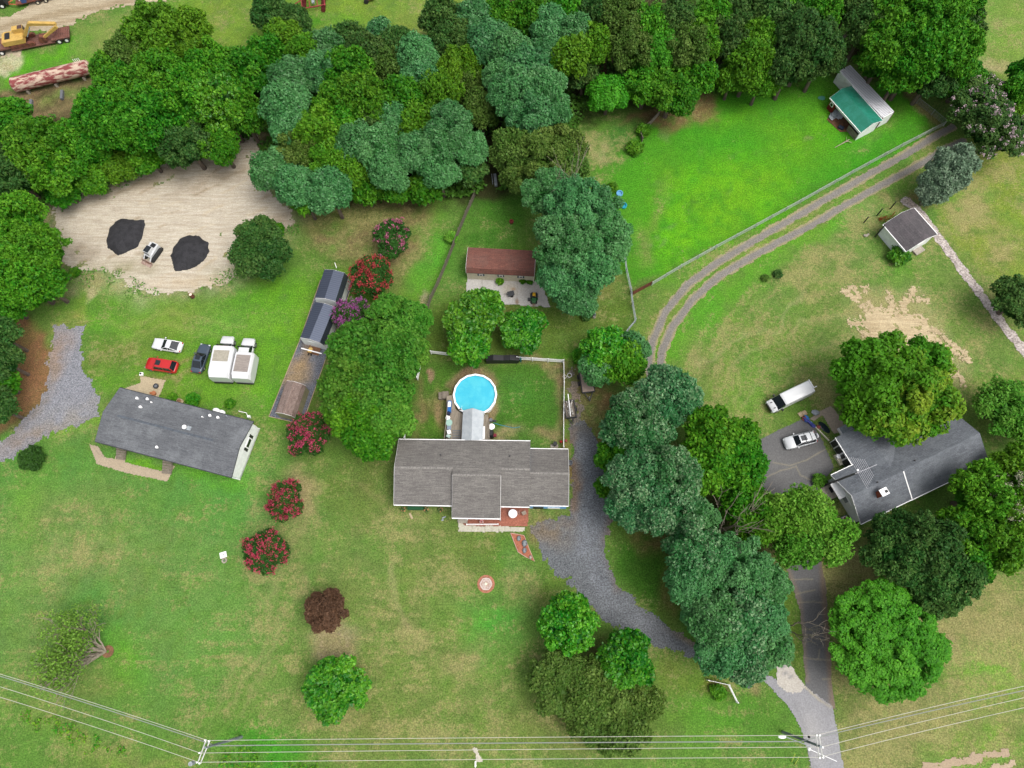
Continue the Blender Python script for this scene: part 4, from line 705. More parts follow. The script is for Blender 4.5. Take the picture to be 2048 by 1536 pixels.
part('ridge_vent', MB().yz([(-.16, 4.13), (0, 4.2), (.16, 4.13), (.16, 4.02), (-.16, 4.02)], -Lm*.78, Lm*.62), M('ridge_vent_grey', C(104, 112, 122), C(88, 94, 102), 3, .8), mh)
w_ = part('window', MB().box(Lm-.0, 1.2, 1.9, .06, 1.5, 1.1), TRIM, mh); part('pane', MB().box(Lm+.04, 1.2, 1.9, .02, 1.2, .8), GLASS, w_)
for s in (-1, 1): part('shutter', MB().box(Lm+.0, 1.2+s*1.0, 1.9, .06, .4, 1.2), BLACK, mh)
part('trim', MB().b2(-Lm+.3, Lm-.04, -Wm+.2, Wm-.2, 0, .35), TRIM, mh)
for (p0, p1, lb) in (((249, 899), (242, 920), 'weathered wooden steps nearest the left end of the mobile home'), ((341, 924), (334, 948), 'weathered wooden steps nearest the middle of the mobile home')):
    a, b = P(*p0), P(*p1); d = b-a; t = thing('wood_steps', lb, 'steps', a, math.atan2(d.y, d.x), 'steps to the mobile home')
    for k in range(5): part('tread', MB().box(d.length*(k+.5)/5, 0, .95-.17*k, d.length/5*.92, 1.3, .07), WOODG, t)
    for s in (-1, 1): part('stringer', MB().xz([(0, .9), (d.length, .1), (d.length, .0), (0, .6)], s*.66-.03, s*.66+.03), WOODG, t)
t = thing('propane_tank', 'pale tan tub at the back wall of the mobile home', 'tub', P(360, 803), fm.a); part('tub', MB().ball(0, 0, .3, .75, .4, .3), WOODL, t); part('opening', MB().ball(.1, 0, .52, .4, .25, .1), WOODB, t)
for px, py, lb in ((434, 822, 'white oval lounger behind the mobile home, the one nearer the cars'), (445, 826, 'white oval lounger behind the mobile home, the one nearer the right gable')):
    solo('lounger', MB().ball(0, 0, .3, .6, .4, .25), TRIM, lb, 'lounger', 'white loungers behind the mobile home', loc=P(px, py), rotz=fm.a, smooth=True)
t = thing('fire_bowl', 'dark round fire bowl on the concrete patio of the mobile home', 'fire bowl', P(313, 773)); part('bowl', MB().ring(0, 0, 0, .3, .25, .4, 12), DKM, t); part('ash', MB().cyl(0, 0, .1, .2, .27, 10), STEEL, t)
t = thing('meter_box', 'white post base at the corner of the concrete patio', 'post', P(284, 749)); part('base', MB().box(0, 0, .15, .5, .5, .3), TRIM, t); part('cap', MB().cyl(0, 0, .3, .5, .12, 8), BLACK, t)
solo('pot', MB().cyl(0, 0, 0, .5, .25, 10, .35).ball(-.5, .1, .2, .25, .2, .2), M('terracotta_pot', C(190, 120, 80)), 'terracotta pots at the back door of the mobile home', 'pots', loc=P(310, 788))
t = thing('satellite_bracket', 'white bent pipe frame at the back right corner of the mobile home', 'pipe frame', P(500, 835)); part('pipe', MB().tube([(-1.4, .7, 1.0), (-.2, .4, 1.0), (0, 0, 1.0)], .05, 6), TRIM, t); part('box', MB().box(.15, -.1, .7, .35, .3, .6), TRIM, t)
# ---- two charcoal metal-roofed sheds + brown shed on the gravel strip
CH = M('charcoal_metal', C(112, 120, 138), rough=.3, metal=.75, fine=.03); CHR = M('charcoal_rib', C(92, 100, 118), rough=.35, metal=.7, fine=.03)
def gamshed(label, quad, zk, ze, zr, wall, roof, ribs=None, ke=.17, nm='shed', g=None, ribm=None):
    fr = rect(quad, zk); return fr, shed(nm, label, fr, gam(fr.W, ze, zk, zr, ke), wall, roof, (.05, .05), .07, .12, ribs, group=g, ribm=ribm, eavetrim=False)
# quads ordered so that x runs towards the woods; -y is the right hand side
f1, s1 = gamshed('upper charcoal metal-roofed shed, the one nearer the coral crape myrtle', [(630.8, 595), (649.6, 537.6), (688, 547), (670.7, 603)], 3.1, 2.1, 3.5, SID, CH, .32, .13, g='charcoal metal-roofed sheds', ribm=CHR)
f2, s2 = gamshed('lower charcoal metal-roofed shed with a wooden ramp at its door', [(600.3, 676), (630.5, 603), (668, 614), (640, 684)], 2.9, 2.0, 3.3, SID, CH, .32, .13, g='charcoal metal-roofed sheds', ribm=CHR)
for s_, f_ in ((s1, f1), (s2, f2)):
    for k in range(2): part('side_panel_seam', MB().b2(-f_.L*.2+k*f_.L*.35, -f_.L*.2+k*f_.L*.35+.05, -f_.W*.63+.105, -f_.W*.63+.135, .1, 1.8), STEEL, s_)
part('door', MB().b2(-f2.L/2+.0, -f2.L/2+.05, -1.0, .7, .15, 2.1), SID, s2)
TS = shingle_mat('taupe_shingles', C(164, 146, 138), C(126, 106, 98), .5, .18)
f3, s3 = gamshed('small taupe-shingled shed with olive walls at the lower end of the gravel strip', [(551, 825), (574, 761.4), (604, 768), (582.6, 831)], 2.9, 2.2, 3.3, M('olive_cream_siding', C(176, 170, 136), C(158, 152, 120), 2), TS, None, .16)
t = thing('wooden_ramp', 'brown weathered ramp at the door of the lower charcoal shed', 'ramp', P(630, 697), f2.a)
part('ramp_deck', MB().xz([(-1.0, .05), (1.0, .35), (1.0, .25), (-1.0, 0)], -.95, .95), WOODB, t)
t = thing('wheelbarrow', 'yellow wheelbarrow with dark wheels under a long white plank', 'wheelbarrow', P(623, 704), f2.a)
part('tray', MB().loft([[(x*s, y*s, z) for x, y in ((-.35, -.3), (.35, -.3), (.5, 0), (.35, .3), (-.35, .3))] for s, z in ((.6, .35), (1, .75))]), M('yellow_paint', C(226, 190, 110)), t)
for s in (-1, 1): part('wheel', MB().tube([(-.5, s*.22-.05, .2), (-.5, s*.22+.05, .2)], .2, 12), RUB, t)
part('handle', MB().tube([(.4, 0, .6), (1.2, .45, .7)], .03, 6), WOODL, t)
solo('plank', MB().box(0, 0, .85, 3.3, .16, .06), TRIM, 'long white plank lying across the yellow wheelbarrow', 'plank', loc=P(626, 706), rotz=-.28)
ed = pw([(641, 560), (707, 563), (608, 840), (590, 845), (538, 833), (600, 680)])
t = thing('timber_edging', 'pale timber edging around the narrow gravel strip under the sheds', 'edging', P(620, 700)); segs = [(1, 2), (2, 3), (3, 4), (4, 5), (5, 0)]
for a, b in segs:
    pa, pb = Vector((*ed[a], .06)), Vector((*ed[b], .06)); part('timber', MB().tube([pa, pb], .06, 4), WOODL, t, world=True)
solo('downpipe', MB().tube([(0, 0, 1.8), (-.25, .75, 2.2)], .05, 6), TRIM, 'short white pipe sticking out behind the upper charcoal shed', 'pipe', loc=P(679, 547, 0))
# ---- brown barn with slab
BR = shingle_mat('red_brown_shingles', C(148, 98, 86), C(112, 76, 68), .7, .2, C(120, 96, 88))
fb = rect([(935, 494.5), (1074, 501.5), (1067, 542.5), (933, 535.5)], 3.1)
bn = shed('barn', 'long cream barn with a red-brown shingle roof facing the white slab', fb, gam(fb.W, 2.3, 3.1, 3.5, .12), CREAM, BR, (.05, .05), .08, .14, eavetrim=False)
yb = -fb.W*.62+.14
for k, px in enumerate((962, 1002, 1042)):
    q = fb.loc(px, 549+px*.0-0, 1.6); x = q.x
    w_ = part('window', MB().box(x, yb-.02, 1.6, .55, .05, .5), TRIM, bn); part('pane', MB().box(x, yb-.055, 1.6, .4, .02, .36), STEEL, w_)
    for s in (-1, 1): part('shutter', MB().box(x+s*.42, yb-.02, 1.6, .22, .05, .6), M('blue_grey_shutter', C(70, 90, 110)), bn)
m = MB()
for i in range(60): m.box(-fb.L/2+.3+i*(fb.L-.6)/59, yb-.012, 1.05, .03, .025, 1.95)
part('batten', m, M('tan_batten', C(178, 168, 134)), bn)
# lawn tractor
t = thing('lawn_tractor', 'green lawn tractor with a yellow seat on the white slab', 'lawn tractor', P(1068, 598), -1.6); GR = M('green_paint', C(36, 110, 50), rough=.4)
part('hood', MB().loft([[(x, y, z) for y, z in ((-.3*s, .35), (-.3*s, .85*h), (.3*s, .85*h), (.3*s, .35))] for x, s, h in ((.2, 1, 1), (.75, .95, .95), (.95, .8, .8))]), GR, t)
part('rear_body', MB().box(-.35, 0, .5, .9, .9, .35), BLACK, t); part('seat', MB().box(-.3, 0, .75, .4, .45, .12).box(-.52, 0, .92, .1, .42, .3), M('yellow_seat', C(250, 200, 40)), t); part('mower_deck', MB().cyl(.1, 0, .1, .28, .62, 14), GR, t)
for x, y, r in ((-.5, -.45, .3), (-.5, .45, .3), (.7, -.4, .2), (.7, .4, .2)):
    w_ = part('wheel', MB().tube([(x, y-.12, r), (x, y+.12, r)], r, 12), RUB, t); part('rim', MB().tube([(x, y-.125, r), (x, y+.125, r)], r*.5, 10), M('yellow_rim', C(240, 190, 40)), w_)
part('steering_wheel', MB().ring(.1, 0, .95, .99, .12, .16, 12), BLACK, t); part('side_bag', MB().box(.25, -.75, .35, .45, .4, .3), DKM, t)
t = thing('garden_cart', 'black tipped garden cart on the white slab', 'cart', P(1022, 591), .3); part('tray', MB().loft([[(x*s, y*s, z) for x, y in ((-.5, -.4), (.5, -.4), (.55, .4), (-.5, .45))] for s, z in ((.6, .2), (1, .7))]), DKM, t); part('handle', MB().tube([(-.4, .1, .5), (-1.0, .35, .5)], .04, 6), BLACK, t)
for y in (-.35, .35): part('wheel', MB().tube([(.1, y-.05, .2), (.1, y+.05, .2)], .2, 10), RUB, t)
# ---- container and green roofed lean-to
CONT = M('white_container', (.72, .73, .73, 1), (.55, .53, .5, 1), 1.2, .6, lo=.5, hi=.8, fine=.06); CR2 = M('container_roof', (.72, .73, .75, 1), C(150, 110, 90), .9, .6, lo=.64, hi=.7, fine=.06)
fc = rect([(1700, 130), (1788, 222.5), (1766, 236), (1679, 141.6)], 2.6)
t = thing('shipping_container', 'long white ribbed shipping container under the trees behind the green roof', 'container', fc.o, fc.a); Lc, Wc = fc.L/2, fc.W/2
part('body', MB().b2(-Lc, Lc, -Wc, Wc, 0, 2.55), CONT, t); part('roof', MB().b2(-Lc-.02, Lc+.02, -Wc-.02, Wc+.02, 2.55, 2.6), CR2, t); m = MB()
for i in range(44): m.b2(-Lc+.15+i*(2*Lc-.3)/43-.05, -Lc+.15+i*(2*Lc-.3)/43+.05, -Wc+.1, Wc-.1, 2.6, 2.66)
part('roof_rib', m, M('grey_rib', C(206, 206, 214), rough=.6), t); m = MB()
for i in range(44): m.b2(-Lc+.15+i*(2*Lc-.3)/43-.06, -Lc+.15+i*(2*Lc-.3)/43+.06, -Wc-.05, -Wc, .15, 2.45)
part('side_rib', m, CONT, t); part('door', MB().b2(Lc, Lc+.05, -Wc+.1, Wc-.1, .1, 2.5), CONT, t)
for y in (-Wc, Wc): part('corner_post', MB().box(Lc, y, 1.3, .14, .14, 2.6), RUST, t)
fgn = rect([(1702, 172), (1764.4, 242.3), (1723.5, 263.3), (1661.5, 194.7)], 2.5)
Wg = fgn.W/2; yrg = fgn.loc(1715, 213, 3.3).y
t = shed('lean_to', 'open-fronted white shed with a bright green metal roof', fgn, [(-Wg, 2.3), (yrg, 3.35), (Wg, 2.65)], SID, M('green_metal', C(36, 136, 110), C(52, 150, 128), .8, .4, fine=.04), (.2, .25), .08, .5, .6, ribm=M('green_rib', C(44, 142, 116), rough=.4), z0=1.2)
part('lower_wall', MB().b2(fgn.L/2-.3, fgn.L/2-.22, -Wg+.2, Wg-.3, 0, 2.3), SID, t, label='pale end wall of the open shed'); part('lower_wall', MB().b2(fgn.L/2-2.6, fgn.L/2-.3, -Wg+.15, -Wg+.22, 0, 1.2), WOODG, t, label='weathered plank half wall')
part('red_wall', MB().b2(-fgn.L/2+.3, -fgn.L/2+1.6, -Wg+.1, -Wg+.2, 0, 2.1), M('dark_red_boards', C(126, 20, 30)), t, label='dark red wall section'); w_ = part('window', MB().b2(-fgn.L/2+.5, -fgn.L/2+1.2, -Wg+.04, -Wg+.1, 1.1, 1.8), TRIM, t); part('pane', MB().b2(-fgn.L/2+.6, -fgn.L/2+1.1, -Wg+.02, -Wg+.045, 1.2, 1.7), GLASS, w_)
part('earth_floor', MB().prism([(-fgn.L/2+2.2, -Wg-1.3), (fgn.L/2-2.8, -Wg-.9), (fgn.L/2-.4, Wg-.6), (-fgn.L/2+.3, Wg-.6)], .0, .05), M('brown_earth', C(120, 84, 60), C(96, 66, 46), 1.5, .95), t)
t = thing('scrap_pile', 'pile of crumpled grey sheet metal beside the green-roofed shed', 'scrap metal', P(1664, 232)); rr = random.Random(4)
for k in range(7): part('metal_sheet', MB().box(rr.uniform(-.2, 1.6), rr.uniform(-.4, .6), .1+.07*k, 1.5, .7, .03, rr.uniform(.2, 1.2), Matrix.Rotation(rr.uniform(-.2, .2), 3, 'X')), GALV if k % 2 else M('pale_sheet', C(200, 204, 212)), t)
solo('trough', MB().box(0, 0, .2, .9, .55, .4), M('dark_blue_plastic', C(34, 44, 66)), 'small dark blue trough on the grass in front of the open shed', 'trough', loc=P(1681, 257), rotz=-.6)
solo('tarp_scrap', MB().ball(0, 0, .02, .6, .45, .05, 9, 4, .15), M('teal_tarp', C(70, 140, 120)), 'faded teal tarp scrap lying on the pasture grass', 'tarp', loc=P(1643, 196))
solo('fallen_branch', MB().tube([(0, 0, .1), (1.3, .7, .25), (2.2, 1.3, .15), (2.6, 1.5, .2)], [.05, .08, .1, .07], 6).tube([(1.9, 1.1, .2), (2.4, 1.0, .3), (2.9, .8, .2)], [.06, .05, .03], 5).tube([(2.1, 1.2, .2), (2.1, 1.9, .3)], [.05, .02], 5), M('bare_branch', C(176, 160, 140)), 'pale fallen branch on the pasture below the open shed', 'branch', loc=P(1669, 296))
# ---- small white shed
SR = shingle_mat('patchy_grey_shingles', C(106, 102, 104), C(84, 80, 84), .8, .3, C(122, 112, 116))
fw = rect([(1875, 466), (1826, 411), (1771, 451), (1815, 503)], 2.9)
ws = shed('garden_shed', 'square white shed with a patchy grey roof at the pebble path', fw, [(-fw.W/2, 2.7), (.0, 3.7), (fw.W/2, 2.7)], SID, SR, (.2, .2), .1, .25)
part('door', MB().box(-fw.L/2+.18, -.4, 1.1, .06, 1.4, 2.1), TRIM, ws)
solo('step', MB().box(0, 0, .15, 1.7, 1.0, .3), CONCM, 'tan concrete step at the door of the white garden shed', 'step', loc=P(1836, 502), rotz=.55)
solo('lean_board', MB().box(0, 0, .6, 1.4, .9, .05, 0, Matrix.Rotation(.5, 3, 'Y')), M('dark_boards', C(110, 100, 98)), 'grey board platform at the upper left corner of the white garden shed', 'platform', loc=P(1762, 465), rotz=.7)
for (b_, t_, lb) in (((1727.5, 445.5), 1.6, 'short black post furthest left of the white garden shed'), ((1753.5, 431.5), 2.0, 'black post second in the row beside the white garden shed'), ((1780, 418), 2.0, 'black post nearest the pebble path in the row'), ((1750, 473.5), 3.4, 'tall black post against the left wall of the white garden shed')):
    solo('post', MB().box(0, 0, t_/2, .14, .14, t_), BLACK, lb, 'post', 'black posts beside the white garden shed', loc=P(*b_))
m = MB(); rr = random.Random(9)
for k in range(60):
    a = rr.uniform(0, 6.28); x, y = rr.uniform(-1.4, 1.4), rr.uniform(-.5, .5)-.2*0; m.tube([(x, y+.25*x*x*.4, .05), (x+.35*math.cos(a), y+.25*x*x*.4+.35*math.sin(a), rr.uniform(.2, .7))], [.04, .015], 4)
solo('brush_pile', m, M('rust_needles', C(186, 84, 36), C(150, 66, 34), 3), 'rust-orange heap of dead brush behind the white garden shed', 'brush pile', loc=P(1774, 438), rotz=.15)
solo('rubble', MB().ball(0, 0, .15, .35, .25, .2, 7, 5, .25, 3).ball(.4, .2, .1, .2, .2, .15, 7, 5, .2, 2), CONCM, 'white rubble lump on the lawn left of the white garden shed', 'rubble', loc=P(1731, 472))
# ---- right hand house
RR = shingle_mat('slate_shingles', C(132, 137, 144), C(96, 101, 109), .6, .2, C(134, 140, 146))
A, B_, Cc_ = P(1722, 1048, 2.9), P(1980, 923, 2.9), P(1661, 951, 2.9)
u = (B_-A); ang = math.atan2(u.y, u.x); org = Vector((A.x, A.y, 0))
class Lf: pass
def rl_(px, py, z):
    q = P(px, py, z)-org; c_, n_ = math.cos(-ang), math.sin(-ang); return Vector((q.x*c_-q.y*n_, q.x*n_+q.y*c_, z))
RH = thing('house', 'slate-roofed white house with a brick chimney under the maple', 'house', org, ang)
xg = rl_(1722, 1048, 2.9).x; xs_ = rl_(1823, 997, 2.9).x; xe = rl_(1980, 923, 2.9).x; yN = rl_(1661, 951, 2.9).y; Wr = yN; yr = rl_(1699, 993, 4.9).y
pA = [(0, 2.9), (yr, 4.95), (yN, 2.9)]
yN2 = max(rl_(1904, 827, 2.9).y, yN); pB = [(-.05, 2.9-.25), ((yN2)/2, 4.6), (yN2, 2.65)]
def rp(nm, prof, x0, x1, mat, th=.14, **k): return part(nm, MB().yz(prof+[(y, z-th) for y, z in prof][::-1], x0, x1), mat, RH, **k)
def wall(prof, x0, x1, ins, mat, **k):
    a, b = prof[0][0]+ins, prof[-1][0]-ins; pk = prof[1]
    part('wall', MB().yz([(a, 0), (a, plane_z(prof, a)-.14), (pk[0], pk[1]-.14), (b, plane_z(prof, b)-.14), (b, 0)], x0, x1), mat, RH, **k)
rp('roof', pA, xg, xs_, RR); rp('roof', pB, xs_+.003, xe, RR, label='lower roof section at the far right end'); wall(pA, xg+.5, xs_, .4, SID); wall(pB, xs_+.003, xe-.4, .4, SID)
part('step_flashing', MB().yz([(0, 2.93), (yr*.98, 4.93), (yr*.98, 4.7), (0, 2.55)], xs_-.05, xs_+.09), TRIM, RH)
# garage wing pointing back
xw0 = rl_(1671, 875, 2.7).x; xw0b = rl_(1705, 929, 2.7).x; xw0 = (xw0+xw0b)/2; yw1 = rl_(1671, 875, 2.7).y; xw1 = xw0+7.2
pw_ = [(xw0, 2.7), (xw0+3.6, 4.3), (xw1, 2.7)]
part('roof', MB().xz(pw_+[(x, z-.14) for x, z in pw_][::-1], yr*.9, yw1), RR, RH, label='garage wing roof beside the asphalt')
part('wall', MB().b2(xw0+.45, xw1-.4, yr, yw1-.3, 0, 2.7), SID, RH, label='garage wing wall')
part('gutter', MB().b2(xw0-.1, xw0, yN, yw1, 2.55, 2.69), TRIM, RH)
part('garage_front', MB().b2(xw0+.1, xw0+.45, yN+.1, yw1-.1, .2, 2.5), TRIM, RH)
Ls = yw1-yN-.3; yy = yN+.15
for fr0, fr1 in ((.02, .24), (.30, .44), (.50, .73), (.78, .98)):
    y0, y1 = yy+Ls*fr0, yy+Ls*fr1; sm = fr1-fr0 < .16; part('window', MB().b2(xw0-.02, xw0+.1, y0, y1, .9 if sm else .5, 1.9 if sm else 2.1), BLACK, RH)
for y, x0, x1, z in ((-.1, xg, xs_, 2.9), (-.15, xs_, xe, 2.65), (yN, xg, xw0, 2.9), (yN2, xs_+2, xe, 2.65)): part('gutter', MB().b2(x0, x1, y, y+.1, z-.16, z-.005), TRIM, RH)
for x in (xg-.04,): part('gable_trim', MB().yz([(y, z-.01) for y, z in pA]+[(y, z-.24) for y, z in pA][::-1], x, x+.05), TRIM, RH)
part('gable_panel', MB().yz([(.5, 2.9), (yr, 4.7), (yN-.5, 2.9)], xg+.44, xg+.5), TRIM, RH)
w_ = part('window', MB().b2(xg+.42, xg+.5, yr-1.3, yr+1.2, 1.2, 2.4), TRIM, RH); part('pane', MB().b2(xg+.39, xg+.42, yr-.6, yr+.5, 1.3, 2.3), GALV, w_)
part('awning', MB().xz([(xg-.5, 2.3), (xg+.5, 2.6), (xg+.5, 2.5), (xg-.5, 2.2)], yN-3.3, yN-1.0), TRIM, RH)
q = rl_(1765, 985, 4.9); z = plane_z(pA, q.y); ch = part('chimney', MB().box(q.x-.1, q.y, z+.35, .95, .8, 1.9), BRICK, RH); part('cap', MB().box(q.x-.1, q.y, z+1.35, 1.1, .95, .14), TRIM, ch); part('flue', MB().box(q.x+.15, q.y-.05, z+1.47, .35, .35, .12), BLACK, ch)
for px, py in ((1751, 966), (1829, 921)): q = rl_(px, py, 4.4); z = plane_z(pA if px < 1800 else pB, q.y); part('vent_pipe', MB().cyl(q.x, q.y, z-.1, z+.25, .09), BLACK, RH)
b_ = P(1651, 970); t = thing('tv_antenna', 'tall television antenna mast with many thin bars rising over the slate roof', 'antenna', b_)
tpv = P(1719, 944, 10.5)-b_; hz = 9.5; top = (P(1716, 945, hz)-b_)
part('mast', MB().tube([(0, 0, 0), (top.x, top.y, hz)], .14, 6), M('dull_mast', C(104, 100, 100)), t); e1 = P(1754, 929, hz)-b_; dv = Vector((e1.x-top.x, e1.y-top.y, 0)); pv = Vector((-dv.y, dv.x, 0)).normalized(); AL = M('aluminium', C(206, 206, 212), rough=.4)
part('boom', MB().tube([(top.x-dv.x*.15, top.y-dv.y*.15, hz), (e1.x, e1.y, hz)], .035, 5), AL, t)
for k in range(8):
    c_ = Vector((top.x, top.y, hz))+dv*(k/12); h_ = 1.9*(1-k/12)**.9+.3; part('element', MB().tube([c_-pv*h_, c_+pv*h_], .024, 4), AL, t)
part('signal_box', MB().box(top.x, top.y+.3, hz, .25, .25, .2), TRIM, t)
t = thing('air_conditioner', 'square outdoor air conditioner beside the slate-roofed house gable', 'air conditioner', P(1686, 1040), ang); part('case', MB().box(0, 0, .4, .9, .9, .8), STEEL, t); part('fan_rim', MB().ring(0, 0, .8, .84, .28, .38, 14), M('pinkish_rim', C(226, 196, 200)), t); part('fan', MB().cyl(0, 0, .78, .82, .27, 12), M('dark_fan', C(80, 50, 56)), t)
t = thing('entry_stoop', 'tan concrete entry stoop with a dark mat at the slate-roofed house', 'stoop', P(1658, 985), ang); part('slab', MB().box(0, 0, .2, 1.9, 1.9, .4), CONCM, t); part('mat', MB().box(.35, .2, .41, .55, .8, .03), BLACK, t)
t = thing('cellar_hatch', 'grey-white cellar hatch at the back of the slate-roofed house', 'hatch', P(1689, 862), ang); part('hatch_body', MB().xz([(-.8, 0), (.8, 0), (.8, 1.0), (-.8, .5)], -.7, .7), GALV, t); part('frame', MB().box(-.8, 0, .3, .12, 1.4, .5), TRIM, t)
t = thing('garden_pond', 'small dark oval pond in a walled bed beside the asphalt', 'pond', P(1648, 855), -.9); part('liner', MB().ball(0, 0, .05, 1.1, .5, .1, 14, 5), M('pond_black', (.012, .02, .024, 1), rough=.15, fine=0), t); part('kerb', MB().box(0, -.95, .1, 3.6, .14, .25), CREAM, t)
solo('wall_bench', MB().box(0, 0, .25, 1.6, .7, .5), CREAM, 'cream block bench against the garage wing windows', 'bench', loc=P(1677, 920), rotz=ang-1.57)
solo('white_bucket', MB().cyl(0, 0, 0, .5, .28, 10, .34), TRIM, 'white bucket on the cream block bench', 'bucket', loc=P(1675, 914, .5))
m = MB(); rr = random.Random(12)
t = thing('inflatable_heap', 'crumpled blue and red plastic heap behind the silver parked car', 'plastic heap', P(1620, 848), .2-1.0)
for k in range(9): part('fold', MB().ball(rr.uniform(-1.1, 1.1), rr.uniform(-.35, .35), .15+.04*k, rr.uniform(.3, .6), rr.uniform(.2, .35), .14, 9, 5, .2, k), (BL, M('red_brown_cloth', C(150, 74, 66)), M('indigo_cloth', C(60, 70, 150)))[k % 3], t)
for px, py, lb in ((1601, 829, 'tan stepping slab left of the pair at the asphalt edge'), (1609, 826, 'tan stepping slab right of the pair at the asphalt edge')): solo('stepping_slab', MB().box(0, 0, .05, .6, .7, .1), WOODL, lb, 'slab', 'stepping slabs at the asphalt edge', loc=P(px, py), rotz=.5)
solo('folded_tarp', MB().ball(0, 0, .2, .6, .45, .2, 8, 5, .2, 5), GALV, 'pale blue-grey crumpled tarp at the walkway corner', 'tarp', loc=P(1630, 826))
t = thing('hose_reel', 'round plant tub with a coiled hose at the entry corner', 'tub', P(1638, 970)); part('coil', MB().ring(0, 0, .4, .5, .2, .3, 12), WOODL, t); part('tub', MB().cyl(0, 0, 0, .4, .35, 10), WOODB, t)
# ================================================================ VEHICLES
def paintm(name, c, metal=0): return M(name, c, rough=.3, fine=.0, coat=.5, metal=metal)
RIM = M('alloy_rim', C(190, 192, 196), rough=.35, metal=.4, fine=0); RED_L = M('tail_light', C(190, 30, 24), rough=.3, fine=0); HL_ = M('headlight_glass', C(220, 226, 230), rough=.15, fine=0)
def ringx(x, w, zb, zt, rnd_=.18):
    r = min(rnd_, (zt-zb)*.45)
    h = [(w*.86, zb), (w*.98, zb+.12), (w, (zb+zt)/2), (w*.985, zt-r), (w*.93, zt-r*.35), (w*.8, zt-.015), (w*.45, zt+.012)]
    return [(x, y, z) for y, z in h]+[(x, -y, z) for y, z in h[::-1]]
def wheels(t, L, W, r, xs, tw=.22):
    for x in xs:
        for s in (-1, 1):
            w_ = part('wheel', MB().tube([(x, s*(W/2-tw), r), (x, s*(W/2+.01), r)], r, 16), RUB, t)
            part('rim', MB().tube([(x, s*(W/2), r), (x, s*(W/2+.02), r)], r*.62, 12), RIM, w_)
def car(label, cat, nose, tail, L, W, H, mat, kind='sedan', roofm=None, sun=None, zc=.8, rack=False):
    a, b = P(*nose, zc), P(*tail, zc); c = (a+b)/2; d = a-b; ang = math.atan2(d.y, d.x)
    t = thing('parked_car', label, cat, (c.x, c.y, 0), ang); h = L/2; w = W/2
    if kind == 'sedan': belt, xs0, xr0, xr1, xt = .86, .22, -.02, -.33, -.72; hood, deck = .82, .92
    elif kind == 'coupe': belt, xs0, xr0, xr1, xt = .84, .20, -.08, -.36, -.80; hood, deck = .78, .90
    else: belt, xs0, xr0, xr1, xt = 1.02, .30, .12, -.80, -.93; hood, deck = 1.0, 1.02
    st = [(1, .62*w, .35, .55), (.97, .84*w, .25, .68), (.88, .94*w, .22, hood-.07), (.6, w, .22, hood), (xs0+.04, w, .22, belt), (0, w, .22, belt+.02), (-.5, w, .22, belt+.03), (-.8, w*.97, .24, deck), (-.94, .9*w, .3, deck-.06), (-1, .74*w, .4, deck-.2)]
    part('body', MB().loft([ringx(x*h, ww, zb, zt) for x, ww, zb, zt in st]), mat, t, smooth=True)
    bw, tw_ = w*.90, w*.70
    def gr(x, z, ww): return [(x*h, ww, z), (x*h, -ww, z)]
    p = [(xs0*h+.28, belt-.03, bw*.86), (xr0*h+.1, H-.05, tw_), (xr1*h, H-.04, tw_), (xt*h, deck-.02, bw*.84)]
    g = MB(); vs = []
    for x, z, ww in p: vs += [(x, ww, z), (x, -ww, z)]
    vs += [(p[0][0]-.35, bw, belt-.1), (p[0][0]-.35, -bw, belt-.1), (p[3][0]+.3, bw, belt-.1), (p[3][0]+.3, -bw, belt-.1)]
    g.add(vs, [(0, 2, 3, 1), (2, 4, 5, 3), (4, 6, 7, 5), (0, 8, 2), (8, 10, 4, 2), (10, 6, 4), (1, 3, 9), (9, 3, 5, 11), (11, 5, 7)])
    part('windows', g, GLASS, t)
    rm = roofm or mat; r = MB(); z = H
    x0, x1 = p[1][0]-.0, p[2][0]+.02
    r.loft([[(x, tw_*k*.99, z-dz-.06), (x, tw_*k*.96, z-dz-.01), (x, tw_*k*.5, z-dz+.02), (x, -tw_*k*.5, z-dz+.02), (x, -tw_*k*.96, z-dz-.01), (x, -tw_*k*.99, z-dz-.06)] for x, k, dz in ((x0, 1, .02), ((x0+x1)/2, 1.04, -.02), (x1, 1, .01))])
    part('roof', r, rm, t, smooth=False)
    m = MB()
    for s in (-1, 1):
        m.tube([(p[0][0]-.05, s*bw*.9, belt-.02), (x0, s*tw_*.98, H-.04)], .045, 5); m.tube([(p[3][0]+.08, s*bw*.88, deck), (x1, s*tw_*.98, H-.04)], .06 if kind != 'suv' else .09, 5)
        m.tube([((x0+x1)/2, s*bw, belt-.03), ((x0+x1)/2, s*tw_, H-.04)], .035, 5)
    part('pillars', m, mat, t)
    for s in (-1, 1):
        part('headlight', MB().ball(h*.93, s*w*.68, .64, .16, .2, .09, 8, 5), HL_, t); part('tail_light', MB().ball(-h*.95, s*w*.7, deck-.16, .1, .2, .1, 8, 5), RED_L, t)
        part('mirror', MB().box(p[0][0]-.25, s*(w+.1), belt+.08, .14, .22, .13), mat, t)
    if sun: part('sunroof', MB().box(x0+sun[0]*(x1-x0), 0, z+.04, sun[1], tw_*1.15, .012), GLASS, t)
    if rack:
        for s in (-1, 1): part('roof_rail', MB().tube([(x0-.1, s*tw_*.95, z+.07), (x1+.1, s*tw_*.95, z+.07)], .03, 5), DKM, t)
        for k in (.35, .75): part('roof_rail', MB().tube([(x0+k*(x1-x0), -tw_*.95, z+.08), (x0+k*(x1-x0), tw_*.95, z+.08)], .03, 5), DKM, t)
    wheels(t, L, W, .33, (h*.62, -h*.6)); return t
